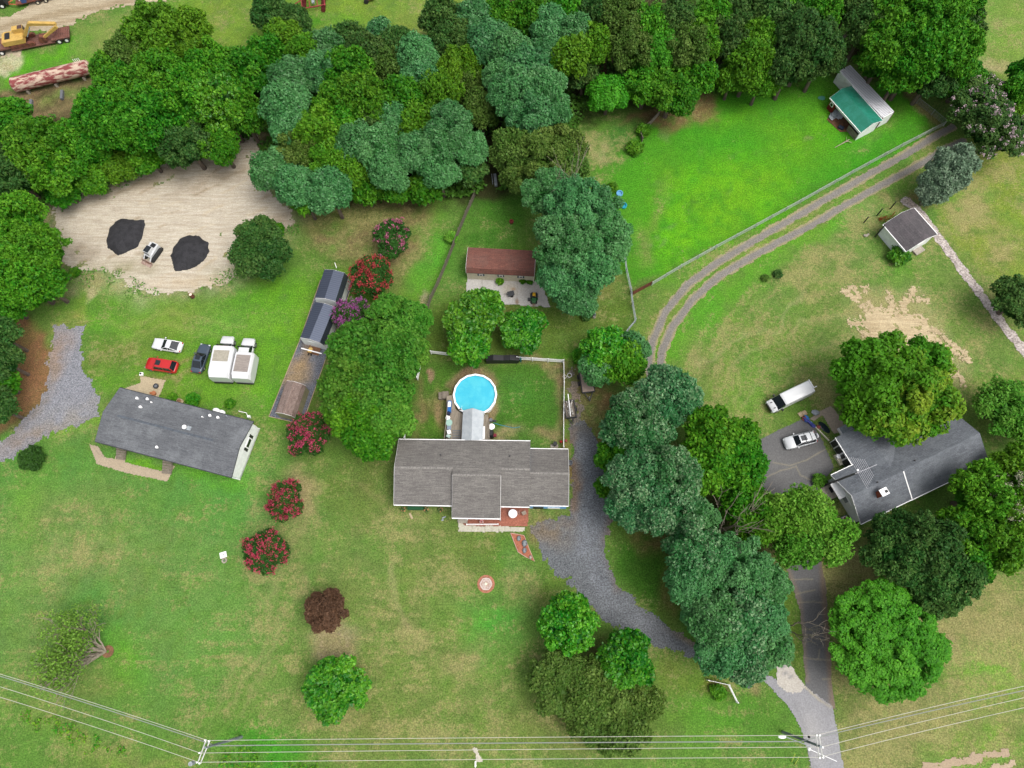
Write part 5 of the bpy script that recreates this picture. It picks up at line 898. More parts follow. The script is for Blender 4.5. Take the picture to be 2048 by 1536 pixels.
SILV = paintm('silver_white_paint', C(226, 230, 234)); REDP = paintm('red_paint', C(206, 40, 42)); CHP = paintm('dark_blue_grey_paint', C(74, 88, 104)); WHP = paintm('white_paint', C(240, 242, 244))
car('white coupe with a dark windscreen parked on the grass above the red car', 'car', (307, 685), (361, 694), 4.7, 1.85, 1.35, WHP, 'coupe')
car('red estate-style sport utility car parked on the grass near the concrete patio', 'car', (291, 725), (354, 735), 5.0, 1.95, 1.8, REDP, 'suv', sun=(.16, .75))
car('dark blue-grey sedan parked beside the white box trucks', 'car', (410, 689), (391, 743), 4.75, 1.85, 1.5, CHP, 'sedan', sun=(.3, .7))
sv_ = car('silver-white sport utility car with roof rails on the asphalt driveway', 'car', (1569, 888), (1632, 872), 4.6, 1.85, 1.7, SILV, 'suv', sun=(.28, .8), rack=True)
part('spare_wheel', MB().tube([(-2.33, 0, .95), (-2.52, 0, .95)], .36, 14), SILV, sv_)
# cargo van
a, b = P(1541, 813, 1.2), P(1617, 777, 1.2); c = (a+b)/2; d = a-b
t = thing('cargo_van', 'long white cargo van with a ladder on its rear end on the lawn', 'van', (c.x, c.y, 0), math.atan2(d.y, d.x)); L = d.length+.3; h = L/2; w = 1.0
part('body', MB().loft([ringx(x*h, ww*w, zb, zt, .2) for x, ww, zb, zt in ((1, .75, .45, .85), (.96, .9, .35, 1.05), (.84, .97, .3, 1.25), (.70, 1, .3, 1.4), (.66, 1, .3, 1.45), (0, 1, .3, 1.5), (-.96, 1, .3, 1.5), (-1, .97, .4, 1.5))]), WHP, t, smooth=True)
part('cargo_box', MB().loft([[(x*h, y*w*k, z) for y, z in ((1, 1.4), (.98, zt-.2), (.86, zt-.03), (.4, zt+.02), (-.4, zt+.02), (-.86, zt-.03), (-.98, zt-.2), (-1, 1.4))] for x, k, zt in ((.46, .93, 2.28), (.38, .96, 2.4), (-.5, .97, 2.42), (-.98, .96, 2.38))]), WHP, t)
g = MB(); vs = [(.76*h, .92*w, 1.3), (.76*h, -.92*w, 1.3), (.47*h, .84*w, 2.27), (.47*h, -.84*w, 2.27), (.40*h, .955*w, 1.4), (.40*h, -.955*w, 1.4)]; g.add(vs, [(0, 2, 3, 1), (0, 4, 2), (1, 3, 5)]); part('windscreen', g, GLASS, t)
part('grille', MB().box(h*.99, 0, .75, .12, 1.3, .5), BLACK, t)
for s in (-1, 1):
    part('headlight', MB().ball(h*.93, s*.78, .98, .2, .18, .12, 8, 5), HL_, t); part('mirror', MB().box(h*.6, s*1.18, 1.45, .2, .3, .3), BLACK, t)
    part('hood_vent', MB().box(h*.84, s*.45, 1.3, .3, .12, .03), BLACK, t)
wheels(t, L, 2.0, .36, (h*.68, -h*.55), .25)
part('ladder', MB().box(-h-.15, -.3, 2.1, .12, 1.4, .1).box(-h-.3, .35, 2.2, .6, .1, .1).box(-h-.35, -.6, 1.6, .5, .08, .08), TRIM, t)
# box trucks
def boxtruck(label, nose, tail, quad, Hb, panelm, cabm, p0, roofm=None, ang=None):
    a, b = P(*nose, 1.0), P(*tail, 1.0); fq = rect(quad, Hb); ang = fq.a; o_ = fq.o
    t = thing('box_truck', label, 'truck', o_, ang, 'white box trucks'); L2, W2 = fq.L/2, fq.W/2
    # box with chamfered roof edges, tapered tail
    rr_ = lambda x, k, z0, z1, ch: [(x, y*W2*k, z) for y, z in ((1, z0), (1, z1-ch*1.3), (.86, z1), (-.86, z1), (-1, z1-ch*1.3), (-1, z0))]
    part('box_body', MB().loft([rr_(L2+.1, .96, .9, Hb-.05, .25), rr_(L2-.2, 1, .8, Hb, .25), rr_(-L2+.5, 1, .7, Hb, .25), rr_(-L2-.25, .94, .7, Hb-.35, .4)]), WHP, t)
    part('roof_panel', MB().b2(L2*p0[0], L2*p0[1], -W2*.72, W2*.72, Hb, Hb+.03), panelm, t); part('rear_bumper', MB().box(-L2-.2, 0, .5, .35, W2*1.7, .3), BLACK, t)
    n = P(*nose, 1.0)-o_; cx = n.x*math.cos(-ang)-n.y*math.sin(-ang); cy = n.x*math.sin(-ang)+n.y*math.cos(-ang)
    lc = cx-L2; k = L2
    part('cab', MB().loft([[(x, cy+y, z) for _, y, z in ringx(0, ww, zb, zt)] for x, ww, zb, zt in ((cx, .8, .5, .9), (cx-.12, .92, .4, 1.05), (cx-.9, 1.0, .4, 1.18), (cx-1.5, 1.0, .4, 1.22), (k-.4, 1.0, .4, 1.3))]), cabm, t, smooth=True)
    g = MB(); vs = [(cx-1.25, cy+.88, 1.15), (cx-1.25, cy-.88, 1.15), (cx-2.0, cy+.74, 1.9), (cx-2.0, cy-.74, 1.9), (k-.3, cy+.76, 1.9), (k-.3, cy-.76, 1.9), (k-.3, cy+.93, 1.2), (k-.3, cy-.93, 1.2), (cx-1.6, cy+.93, 1.15), (cx-1.6, cy-.93, 1.15)]
    g.add(vs, [(0, 2, 3, 1), (0, 8, 2), (8, 6, 4, 2), (1, 3, 9), (9, 3, 5, 7)]); part('windows', g, GLASS, t)
    part('cab_roof', MB().b2(k-.35, cx-1.95, cy-.78, cy+.78, 1.88, 1.95), roofm or cabm, t)
    for s in (-1, 1):
        part('headlight', MB().ball(cx-.1, cy+s*.7, .85, .1, .18, .1, 8, 4), HL_, t); part('mirror', MB().box(cx-1.6, cy+s*1.2, 1.3, .15, .3, .25), BLACK, t)
        for x in (cx-.9, -L2*.55):
            w_ = part('wheel', MB().tube([(x, cy*(x > 0)+s*.75, .4), (x, cy*(x > 0)+s*1.02, .4)], .4, 14), RUB, t); part('rim', MB().tube([(x, cy*(x > 0)+s*1.0, .4), (x, cy*(x > 0)+s*1.03, .4)], .24, 10), RIM, w_)
    return t
boxtruck('white box truck with a maroon cab roof, the left one of the two', (456, 672), (430, 760), [(411.6, 744.6), (427, 688), (464, 697), (456, 755)], 3.1, M('beige_roof_panel', C(186, 180, 164), C(170, 164, 148), 3), WHP, (-.05, .72), M('maroon_roof', C(120, 44, 46)))
boxtruck('white box truck with a brownish roof panel, the right one of the two', (498, 676), (480, 762), [(459.5, 747.5), (470, 703), (507, 708), (498, 757)], 2.9, M('brown_grey_roof_panel', C(172, 162, 154), C(150, 140, 134), 2.5, stretch=(5, .3, 1)), WHP, (-.62, .82))
# ---- skid steer
t = thing('skid_steer', 'white tracked skid steer loader between the two dark asphalt heaps', 'loader', P(308, 510), math.atan2(*( (P(292, 524)-P(318, 490)).yx)))
part('body', MB().xz([(-1.5, .5), (.9, .5), (.9, 1.1), (-.4, 1.5), (-1.5, 1.45)], -.55, .55), WHP, t); part('engine_grille', MB().box(-1.0, 0, 1.5, .7, .8, .06), BLACK, t)
part('cab', MB().xz([(-.55, 1.1), (.75, 1.0), (.7, 1.95), (-.5, 2.05)], -.5, .5), WHP, t); part('cab_roof', MB().box(.1, 0, 2.06, 1.1, .9, .05), GLASS, t); part('front_window', MB().box(.76, 0, 1.5, .03, .8, .8), GLASS, t)
for s in (-1, 1):
    part('track', MB().xz([(-1.35, .1), (1.1, .0), (1.3, .35), (1.05, .65), (-1.2, .75), (-1.6, .45)], s*.75-.2, s*.75+.2), RUB, t)
    part('lift_arm', MB().tube([(-1.35, s*.66, 1.55), (.5, s*.66, 1.25), (1.5, s*.62, .45)], .1, 6), WHP, t)
part('bucket', MB().xz([(1.5, .05), (2.15, .05), (2.2, .12), (1.65, .2), (1.6, .75), (1.45, .7)], -.95, .95), M('worn_bucket', C(190, 168, 156), C(150, 110, 92), 2), t)
# ---- asphalt millings heaps
def heap(label, pts, hgt, mat):
    W_ = pw(pts); cx, cy = sum(p[0] for p in W_)/len(W_), sum(p[1] for p in W_)/len(W_)
    xs = [p[0] for p in W_]; ys = [p[1] for p in W_]; res = .16; gx = np.arange(min(xs)-.6, max(xs)+.6, res); gy = np.arange(min(ys)-.6, max(ys)+.6, res); X, Y = np.meshgrid(gx, gy)
    d = sdist(X, Y, W_)+(fbm(X, Y, 1.1, 3, 2)-.5)*.4; Zz = np.minimum(hgt*(1-np.exp(-np.maximum(d, 0)/1.1)), hgt)+(fbm(X, Y, 1.4, 4, 8)-.5)*.22*(d > .1); Zz = np.where(d > 0, Zz+.04, -.1)
    k = (d[:-1, :-1] > -.2); idx = np.arange(X.size).reshape(X.shape); F = np.stack([idx[:-1, :-1], idx[:-1, 1:], idx[1:, 1:], idx[1:, :-1]], -1)[k]
    us, inv = np.unique(F, return_inverse=True); V = np.stack([X.ravel(), Y.ravel(), Zz.ravel()], -1)[us]
    o = np_mesh('gravel_heap', V, inv.reshape(F.shape), mat); tag(o, label, 'heap', 'dark heaps on the sand'); return o
BLKM = M('black_millings', C(58, 58, 62), C(46, 46, 50), 1.2, .95, fine=.35, bmp=.12)
heap('rounded black heap on the sand left of the skid steer', [(245, 437), (270, 441), (288, 440), (290, 455), (284, 478), (276, 494), (252, 506), (236, 511), (216, 497), (212, 482), (220, 456), (230, 444)], 1.1, BLKM)
heap('rounded black heap on the sand right of the skid steer', [(378, 470), (398, 473), (416, 486), (419, 502), (408, 522), (390, 536), (368, 541), (350, 544), (340, 512), (346, 498), (360, 478)], 1.1, BLKM)
t = thing('burn_barrel', 'brown barrel with a pale rim standing on the grass below the sand lot', 'barrel', P(386, 594)); part('barrel', MB().ring(0, 0, 0, .95, .26, .31, 14), RUST, t); part('ash', MB().cyl(0, 0, 0, .85, .27, 12), CREAM, t)
# ---- excavator on lowboy
a, b = P(-15, 104), P(146, 72); d = b-a; ea = math.atan2(d.y, d.x); LL = d.length; LW = 2.7; YM = M('digger_yellow', C(226, 186, 100), C(206, 168, 92), 2, .5); TAR = M('rusty_trailer_deck', C(142, 98, 86), C(112, 74, 66), 2, .85, stretch=(.5, 5, 1), fine=.2)
t = thing('lowboy_trailer', 'rusty lowboy trailer carrying the yellow excavator on the dirt road', 'trailer', a, ea)
part('deck', MB().b2(LL*.26, LL*.80, -LW/2, LW/2, .45, .65), TAR, t); part('rear_deck', MB().b2(LL*.77, LL*.995, -LW/2, LW/2, .85, 1.1), TAR, t); part('gooseneck', MB().b2(-.3, LL*.27, -LW/2, LW/2, 1.0, 1.3), TAR, t)
m = MB()
for k in range(9): m.b2(LL*.80+k*.32, LL*.80+k*.32+.08, -LW/2+.1, LW/2-.1, 1.1, 1.16)
part('deck_slat', m, RUST, t)
for x in (.03, .12, .83, .92):
    for s in (-1, 1):
        w_ = part('wheel', MB().tube([(LL*x+.3, s*(LW/2-.35), .5), (LL*x+.3, s*(LW/2+.06), .5)], .5, 14), RUB, t); part('rim', MB().tube([(LL*x+.3, s*(LW/2+.04), .5), (LL*x+.3, s*(LW/2+.08), .5)], .27, 10), TRIM, w_)
part('tool_box', MB().box(LL*.13, -.5, 1.5, .8, .9, .5), GALV, t)
ex = thing('excavator', 'yellow excavator with its boom folded forward on the rusty lowboy', 'excavator', a+d*.42, ea)
for s in (-1, 1): part('track', MB().xz([(-2.0, .7), (2.0, .7), (2.25, 1.0), (2.0, 1.35), (-2.0, 1.35), (-2.25, 1.0)], s*1.05-.25, s*1.05+.25), RUST, ex)
part('house_body', MB().b2(-2.5, .9, -1.25, 1.25, 1.5, 2.4), YM, ex); part('counterweight', MB().b2(-2.9, -2.5, -1.2, 1.2, 1.5, 2.3), YM, ex); part('engine_vent', MB().b2(-2.3, -1.4, -.6, .9, 2.4, 2.46), BLACK, ex)
cb = part('cab', MB().b2(-.6, 1.3, .35, 1.3, 1.5, 3.2), YM, ex); part('cab_window', MB().b2(1.3, 1.33, .45, 1.2, 2.0, 3.1), GLASS, cb); part('cab_window', MB().b2(.4, 1.25, .4, 1.25, 3.2, 3.22), M('brown_glass', C(90, 66, 60), rough=.3), cb)
part('boom', MB().xz([(.6, 2.0), (3.0, 4.3), (3.3, 4.4), (7.2, 3.3), (7.3, 2.9), (3.3, 3.8), (1.2, 1.9)], -.28, .28), YM, ex); part('stick', MB().xz([(7.3, 3.4), (7.5, 2.9), (4.0, 1.3), (3.8, 1.6)], -1.0, -.65), YM, ex)
part('cylinder', MB().tube([(1.5, -.45, 2.0), (3.1, -.45, 3.8)], .09, 6), GALV, ex); part('bucket', MB().xz([(3.2, .8), (4.4, .8), (4.3, 1.7), (3.6, 2.1), (3.1, 1.5)], -1.2, -.2), RUST, ex)
# ---- flat trailer with pale blue tank, black truck tail
a, b = P(38, 17), P(110, 0); d = b-a; ta = math.atan2(d.y, d.x)
t = thing('flatbed_trailer', 'red-brown flatbed trailer carrying the pale blue ribbed tank', 'trailer', a, ta); L = d.length
part('deck', MB().b2(0, L, -.1, 2.3, .7, .9), RUST, t)
for x in (.56, .78):
    for y in (-.1, 2.1): w_ = part('wheel', MB().tube([(L*x, y-.15, .4), (L*x, y+.1, .4)], .4, 12), RUB, t); part('rim', MB().tube([(L*x, y-.17, .4), (L*x, y-.14, .4)], .2, 8), CREAM, w_)
part('drawbar', MB().tube([(0, .2, .7), (-1.8, 1.1, .6)], .08, 6).tube([(0, 2.0, .7), (-1.8, 1.1, .6)], .08, 6), M('orange_red_paint', C(220, 110, 80)), t)
t = thing('liquid_tank', 'pale blue ribbed tank lying on the red-brown flatbed trailer', 'tank', a+Vector((0, 0, .9)), ta); TK = M('pale_blue_tank', C(170, 214, 222), C(150, 200, 210), 2, .5); prt = []
part('tank_shell', MB().tube([(L*.22+i*.28, 1.15, .8) for i in range(15)], [.74 if i % 2 else .82 for i in range(15)], 16), TK, t)
solo('white_drum', MB().cyl(0, 0, 0, .9, .38, 14).ring(0, 0, .9, .94, .1, .16, 8), TRIM, 'white round drum at the front of the flatbed trailer', 'drum', loc=a+Vector((.6, 1.2, .9)))
solo('tool_crate', MB().box(0, 0, .35, .8, .6, .7), M('navy_white_crate', C(60, 90, 150)), 'blue and white crate beside the pale blue tank', 'crate', loc=a+Vector((1.5, .6, .9)), rotz=ta)
a = P(-14, 14); t = thing('dump_truck', 'rear end of a black truck at the top left corner', 'truck', a, ta)
part('bed', MB().b2(-2.5, 3.0, -1.1, 1.1, .9, 1.9), BLACK, t); part('load', MB().b2(-2.4, 2.2, -.9, .9, 1.9, 1.95), WOODL, t); part('tailgate', MB().b2(2.9, 3.3, -1.15, 1.15, .6, 2.0), DKM, t)
for s in (-1, 1): w_ = part('wheel', MB().tube([(2.0, s*.95-.15, .5), (2.0, s*.95+.15, .5)], .5, 14), RUB, t); part('rim', MB().tube([(2.0, s*1.12-.02, .5), (2.0, s*1.12+.02, .5)], .27, 10), TRIM, w_)
# ---- rusty tank and concrete saddles
a, b = P(28, 170, 1.7), P(176, 134, 1.7); RT = M('rust_mottled_paint', C(226, 200, 178), C(150, 72, 72), 1.1, .7, lo=.44, hi=.54, fine=.2, stretch=(.5, 1.6, 1.6))
t = thing('rusty_tank', 'long rusty pink and white cylindrical tank lying beside the woods', 'tank', (a.x, a.y, 0), math.atan2((b-a).y, (b-a).x)); L = (b-a).length; r = 1.25
part('shell', MB().tube([(-.45, 0, 1.7), (-.3, 0, 1.7), (0, 0, 1.7), (L*.33, 0, 1.7), (L*.34, 0, 1.7), (L*.66, 0, 1.7), (L, 0, 1.7), (L+.3, 0, 1.7), (L+.45, 0, 1.7)], [.4, .9, r, r, r*.985, r, r, .9, .4], 28), RT, t, smooth=False)
for x in (.12, .5, .88): part('saddle', MB().box(L*x, 0, .3, .4, 2.0, .7), CONCM, t)
for k in range(4): part('pipe_stub', MB().cyl(L*.87+k*.3, .7, 2.7, 3.3, .05, 6), TRIM, t)
for px, py, rz, lb in ((57, 182, -1.2, 'grey concrete block under the left end of the rusty tank'), (64, 211, -1.4, 'longer grey concrete block below the rusty tank, left of the pair'), (126, 192, -1.4, 'longer grey concrete block below the rusty tank, right of the pair')): solo('concrete_block', MB().box(0, 0, .25, 1.9 if py > 185 else 1.0, .45, .5), STEEL, lb, 'block', 'concrete blocks near the rusty tank', loc=P(px, py), rotz=rz)
# ---- harrow and second implement
a = P(628, 12); RI = M('faded_red_paint', C(176, 70, 70), C(140, 60, 60), 3, .8)
t = thing('disc_harrow', 'faded red disc harrow standing in the upper field', 'harrow', a, .2); m = MB()
for y in (-1.2, 1.0): m.box(0, y, .9, 4.6, .16, .16)
for x in (-2.0, -.6, .8, 2.1): m.box(x, 0, .92, .14, 2.8, .14)
part('frame', m, RI, t); part('drawbar', MB().tube([(-2.2, -1.0, .9), (-4.4, 0, .6)], .09, 6).tube([(-2.2, .8, .9), (-4.4, 0, .6)], .09, 6), RI, t); part('hitch_bar', MB().tube([(2.2, .6, .9), (4.6, 1.1, .6)], .09, 6), CREAM, t)
for x0 in (-1.7, 1.9):
    g = MB()
    for k in range(11): g.tube([(x0-.35+.05*k-.02, -2.0+k*.4, .5), (x0-.35+.05*k+.02, -2.0+k*.4+.03, .5)], .38, 10) if 0 else g.tube([(x0-.25+.05*k, -2.0+k*.4, .5), (x0-.25+.05*k, -1.95+k*.4, .5)], .42, 12)
    part('disc_gang', g, M('dark_red_discs', C(130, 52, 54)), t)
part('cylinder', MB().box(.1, .1, 1.0, .5, 1.1, .25), GALV, t)
a = P(742, 1); t = thing('farm_implement', 'small red wheeled farm implement at the top edge of the field', 'implement', a, .2); part('frame', MB().box(0, 0, .7, 1.6, 1.0, .3), RI, t)
for s in (-1, 1): part('wheel', MB().tube([(-.9, s*.6-.1, .45), (-.9, s*.6+.1, .45)], .45, 12), RUB, t)
solo('green_box', MB().box(0, 0, .3, .9, .5, .6), M('green_plastic', C(40, 120, 80)), 'small green box at the edge of the upper field', 'box', loc=P(691, 73))
# ---- trailers by the driveway
fq = rect([(1156.5, 733.5), (1181, 729), (1189.6, 782.2), (1164.3, 783.7)], .8)
t = thing('flatbed_trailer', 'black flatbed trailer with a pale plank deck half under the tree', 'trailer', fq.o, fq.a); m = MB(); W2, L2 = fq.L/2, fq.W/2
part('plank_deck', MB().b2(-W2+.08, W2-.08, -L2, L2, .72, .8), M('pale_planks', C(190, 170, 156), C(160, 142, 130), 4, .85, stretch=(6, .4, 1)), t); part('frame', MB().b2(-W2, W2, -L2-.15, -L2, .6, .82).b2(-W2-.05, -W2+.07, -L2, L2, .6, .83).b2(W2-.07, W2+.05, -L2, L2, .6, .83), DKM, t)
part('tailgate', MB().b2(-W2, W2, L2, L2+.08, .7, 1.7), DKM, t); part('tongue', MB().tube([(-.6, -L2-.1, .6), (0, -L2-1.4, .55)], .07, 6).tube([(.6, -L2-.1, .6), (0, -L2-1.4, .55)], .07, 6), DKM, t); part('jack', MB().cyl(0, -L2-.9, .2, 1.0, .06, 6), GALV, t)
for s in (-1, 1):
    for y in (-.5, .5): part('wheel', MB().tube([(s*(W2+.12), y, .35), (s*(W2+.34), y, .35)], .35, 12), RUB, t)
t = thing('utility_trailer', 'small dark utility trailer loaded with scrap beside the white fence', 'trailer', P(1140, 822), .12)
part('bed', MB().b2(-.75, .75, -1.2, 1.3, .45, .55), WOODG, t)
for x0, x1, y0, y1 in ((-.8, -.72, -1.2, 1.3), (.72, .8, -1.2, 1.3), (-.8, .8, 1.25, 1.33), (-.8, .8, -1.28, -1.2)): part('side', MB().b2(x0, x1, y0, y1, .5, 1.0), DKM, t)
part('tongue', MB().tube([(-.4, -1.3, .5), (-.1, -2.1, .5)], .06, 6).tube([(.3, -1.3, .5), (-.1, -2.1, .5)], .06, 6), DKM, t)
for s in (-1, 1): part('wheel', MB().tube([(s*.9-.1, .1, .35), (s*.9+.1, .1, .35)], .35, 12), RUB, t)
rr = random.Random(8); m = MB()
for k in range(12): m.box(rr.uniform(-.4, .4), rr.uniform(-.8, .8), .65+.03*k, rr.uniform(.08, .25), rr.uniform(.7, 1.5), .04, rr.uniform(-.6, .6))
solo('scrap_boards', m, M('pale_scrap', C(206, 200, 190), C(120, 116, 112), 4, lo=.48, hi=.52), 'jumble of pale scrap boards in the utility trailer', 'boards', loc=P(1140, 820))
solo('white_pole', MB().tube([(0, -1.5, 1.2), (-.3, 1.9, 1.25)], .07, 6), TRIM, 'long white pole laid over the loaded utility trailer', 'pole', loc=P(1140, 818))
# ---- odds and ends
for i, (px, py, lb) in enumerate(((447, 1110, 'square white slab, upper of the pair on the left lawn'), (449, 1121, 'small round grey-white lid, lower of the pair on the left lawn'))):
    t = thing('septic_lid', lb, 'lid', P(px, py), .3); part('slab', MB().box(0, 0, .08, .9, .8, .14) if i == 0 else MB().ring(0, 0, 0, .12, .2, .38, 12), CONCM if i else TRIM, t); part('handle', MB().box(0, 0, .17, .3, .08, .05), STEEL, t)
solo('white_marker', MB().cyl(0, 0, 0, .9, .09, 8).box(0, .3, .95, .18, .6, .06), TRIM, 'thin white marker post at the bottom edge of the lawn', 'marker', loc=P(952, 1531))
t = thing('red_planter', 'rusty red metal planter on the grass above the brown barn', 'planter', P(1023, 446)); part('bowl', MB().ring(0, 0, .3, .6, .2, .36, 10).cyl(0, 0, .3, .4, .3, 10), M('brick_red_metal', C(130, 48, 40)), t)
for k in range(3): part('leg', MB().tube([(0, 0, .35), (.35*math.cos(k*2.1), .35*math.sin(k*2.1), 0)], .03, 5), DKM, t)
t = thing('garden_statue', 'grey stone garden statue on the grass below the big locust tree', 'statue', P(1188, 634)); part('pedestal', MB().cyl(0, 0, 0, .5, .3, 10, .22), CONCM, t); part('figure', MB().loft([[(x*s, y*s, z) for x, y in ((-.2, -.15), (.2, -.15), (.25, .1), (0, .25), (-.25, .1))] for s, z in ((.9, .5), (1, .8), (.6, 1.15), (.7, 1.3), (.2, 1.45))]), GREYST, t)
for px, py, rz, lb in ((1239, 388, .5, 'light blue paddling pool lying upper on the pasture edge'), (1247, 412, 0, 'turquoise round tub lying lower on the pasture edge')): solo('paddling_pool', MB().ring(0, 0, 0, .3, .42, .55, 12).cyl(0, 0, 0, .06, .5, 12), M('sky_blue_plastic' if py < 400 else 'turquoise_plastic', C(110, 180, 226) if py < 400 else C(30, 170, 196), rough=.4), lb, 'tub', loc=P(px, py), rotz=rz)
solo('plastic_sheet', MB().box(0, 0, .25, .45, 2.2, .5).box(-.5, .3, .2, .12, 1.8, .4), GALV, 'pale grey plastic gutter section under the trees near the picket fence', 'gutter', loc=P(991, 362), rotz=.1)
t = thing('playhouse', 'small white shed showing through the olive-leaved tree', 'shed', P(1112, 322), .4); part('wall', MB().box(0, 0, .9, 1.5, 1.2, 1.8), SID, t); part('roof', MB().yz([(-.8, 1.8), (0, 2.3), (.8, 1.8)], -.95, .95), TRIM, t)
for px, py, lb in ((1152, 752, 'bent white wire frames on the dirt beside the white fence'),): solo('wire_frame', MB().ring(0, 0, .1, .16, .3, .36, 8).ring(-.7, -.2, .1, .16, .28, .34, 4), TRIM, lb, 'wire frame', loc=P(1139, 751))
for px, py, lb in ((1900, 118, 'pale blue car upper of the two hidden under the trees at the right'), (1918, 130, 'pale blue car lower of the two hidden under the trees at the right')): pass
# ---- utility poles and wires
PM = M('weathered_pole', C(150, 160, 164), C(116, 126, 136), 2, .8, stretch=(1, 1, .2)); WR = M('wire_aluminium', C(214, 212, 200), rough=.5, fine=0); XA = M('pale_crossarm', C(226, 226, 222), rough=.6)
HP = 11.0
def upole(label, base, top, arms, extra):
    b = P(*base); tp = P(*top, HP)-b; t = thing('utility_pole', label, 'utility pole', b)
    part('pole', MB().tube([(0, 0, 0), (tp.x*.5, tp.y*.5, HP*.5), (tp.x, tp.y, HP+.5)], [.19, .16, .12], 10), PM, t)
    for (a0, a1) in arms:
        p, q = P(*a0, HP)-b, P(*a1, HP)-b; part('crossarm', MB().tube([p, q], .075, 4), XA, t)
        for z in (p, q): part('insulator', MB().cyl(z.x, z.y, HP, HP+.32, .1, 8), TRIM, t)
    m = MB()
    for k in (.35, .65):
        p = (P(*arms[0][0], HP)-b).lerp(P(*arms[0][1], HP)-b, k); m.tube([p, (tp.x, tp.y, HP-1.0)], .03, 4)
    part('brace', m, GALV, t)
    for q in extra:
        z = P(*q, HP)-b; part('insulator', MB().cyl(z.x, z.y, HP, HP+.35, .1, 8), TRIM, t)
    return t, b
upl, _ = upole('wooden utility pole with a double crossarm at the lower left', (483, 1474), (414, 1494), [((412, 1480), (396, 1524)), ((419.5, 1481.5), (401, 1526))], [(401, 1505)])
part('transformer', MB().cyl(-1.9, -1.6, HP-2.0, HP-1.2, .25, 10), GALV, upl)
upr, b = upole('wooden utility pole with a street lamp over the driveway entrance', (1566, 1464), (1638, 1492), [((1632, 1470), (1638, 1515)), ((1638, 1470), (1644.5, 1514))], [(1643.5, 1494)])
q = P(1564, 1473.5, 6.5)-b; part('lamp_arm', MB().tube([(.6*0+1.3, -.9, 6.3), (q.x+.4, q.y, 6.7)], .05, 6), GALV, upr); part('lamp_head', MB().ball(q.x, q.y, 6.6, .5, .22, .15), TRIM, upr)
q = P(1618, 1498, 7.5)-b; part('service_bracket', MB().tube([(q.x, q.y, 7.5), (3.2, -2.1, 8)], .04, 5).ball(q.x, q.y, 7.5, .2, .2, .2), TRIM, upr); q = P(1618, 1474, 8)-b; part('cutout', MB().ball(q.x, q.y, 8, .15, .15, .25), BLACK, upr)
def wire(label, pts, z=HP+.25, r=.03, sag=.5, mat=None, group='overhead wires'):
    W_ = []
    for (a, za), (b, zb) in zip([(p, z) for p in pts[:-1]], [(p, z) for p in pts[1:]]):
        A, B_ = P(*a, za), P(*b, zb)
        for k in range(12): f = k/12; q = A.lerp(B_, f); W_.append(q-Vector((0, 0, sag*4*f*(1-f))))
    W_.append(P(*pts[-1], z)); return solo('power_line', MB().tube(W_, r, 5), mat or WR, label, 'wire', group)
for nm, l, m1, m2, r in (('uppermost', (-40, 1336), (415, 1481), (1633, 1470.5), (2090, 1363)), ('middle', (-40, 1361), (400, 1506), (1643.5, 1494), (2090, 1386)), ('lowest', (-40, 1382), (397, 1524.5), (1640, 1514.5), (2090, 1406))):
    wire(nm+' wire running left from the lower left utility pole', [l, m1]); wire(nm+' wire strung between the two utility poles', [m1, m2], sag=.35); wire(nm+' wire running right from the driveway utility pole', [m2, r])
NW = M('neutral_cable', C(160, 166, 160), rough=.6, fine=0)
wire('greyish lower cable between the two utility poles', [(432, 1491.5), (1600, 1483)], z=8.6, r=.06, mat=NW); wire('greyish lower cable running right from the driveway utility pole', [(1600, 1483), (2090, 1372)], z=8.6, r=.05, mat=NW); wire('greyish lower cable running left from the lower left utility pole', [(432, 1491.5), (-40, 1340)], z=8.6, r=.05, mat=NW)
t = thing('guy_guard', 'pair of yellow-green guy wire guards beside the driveway utility pole', 'guy guard', P(1590, 1522))
for (a0, a1) in (((1583, 1524), (1590, 1508)), ((1590, 1528), (1598, 1514))): part('guard', MB().tube([P(*a0), P(*a1, 2.4)], .06, 6), M('yellow_green_plastic', C(200, 220, 90)), t, world=True)
# ================================================================ TREES
LEAF = leaf_mat('leaves'); LEAFS = leaf_mat('silvery_leaves', .45, .15, .3); FLOW = leaf_mat('blossom', .7, .1, .1)
BARK = M('bark', C(124, 110, 96), C(90, 80, 70), 2, .9, stretch=(1, 1, .3), fine=.2); BARKP = M('pale_bark', C(176, 164, 148), C(140, 128, 112), 2, .9, fine=.15)
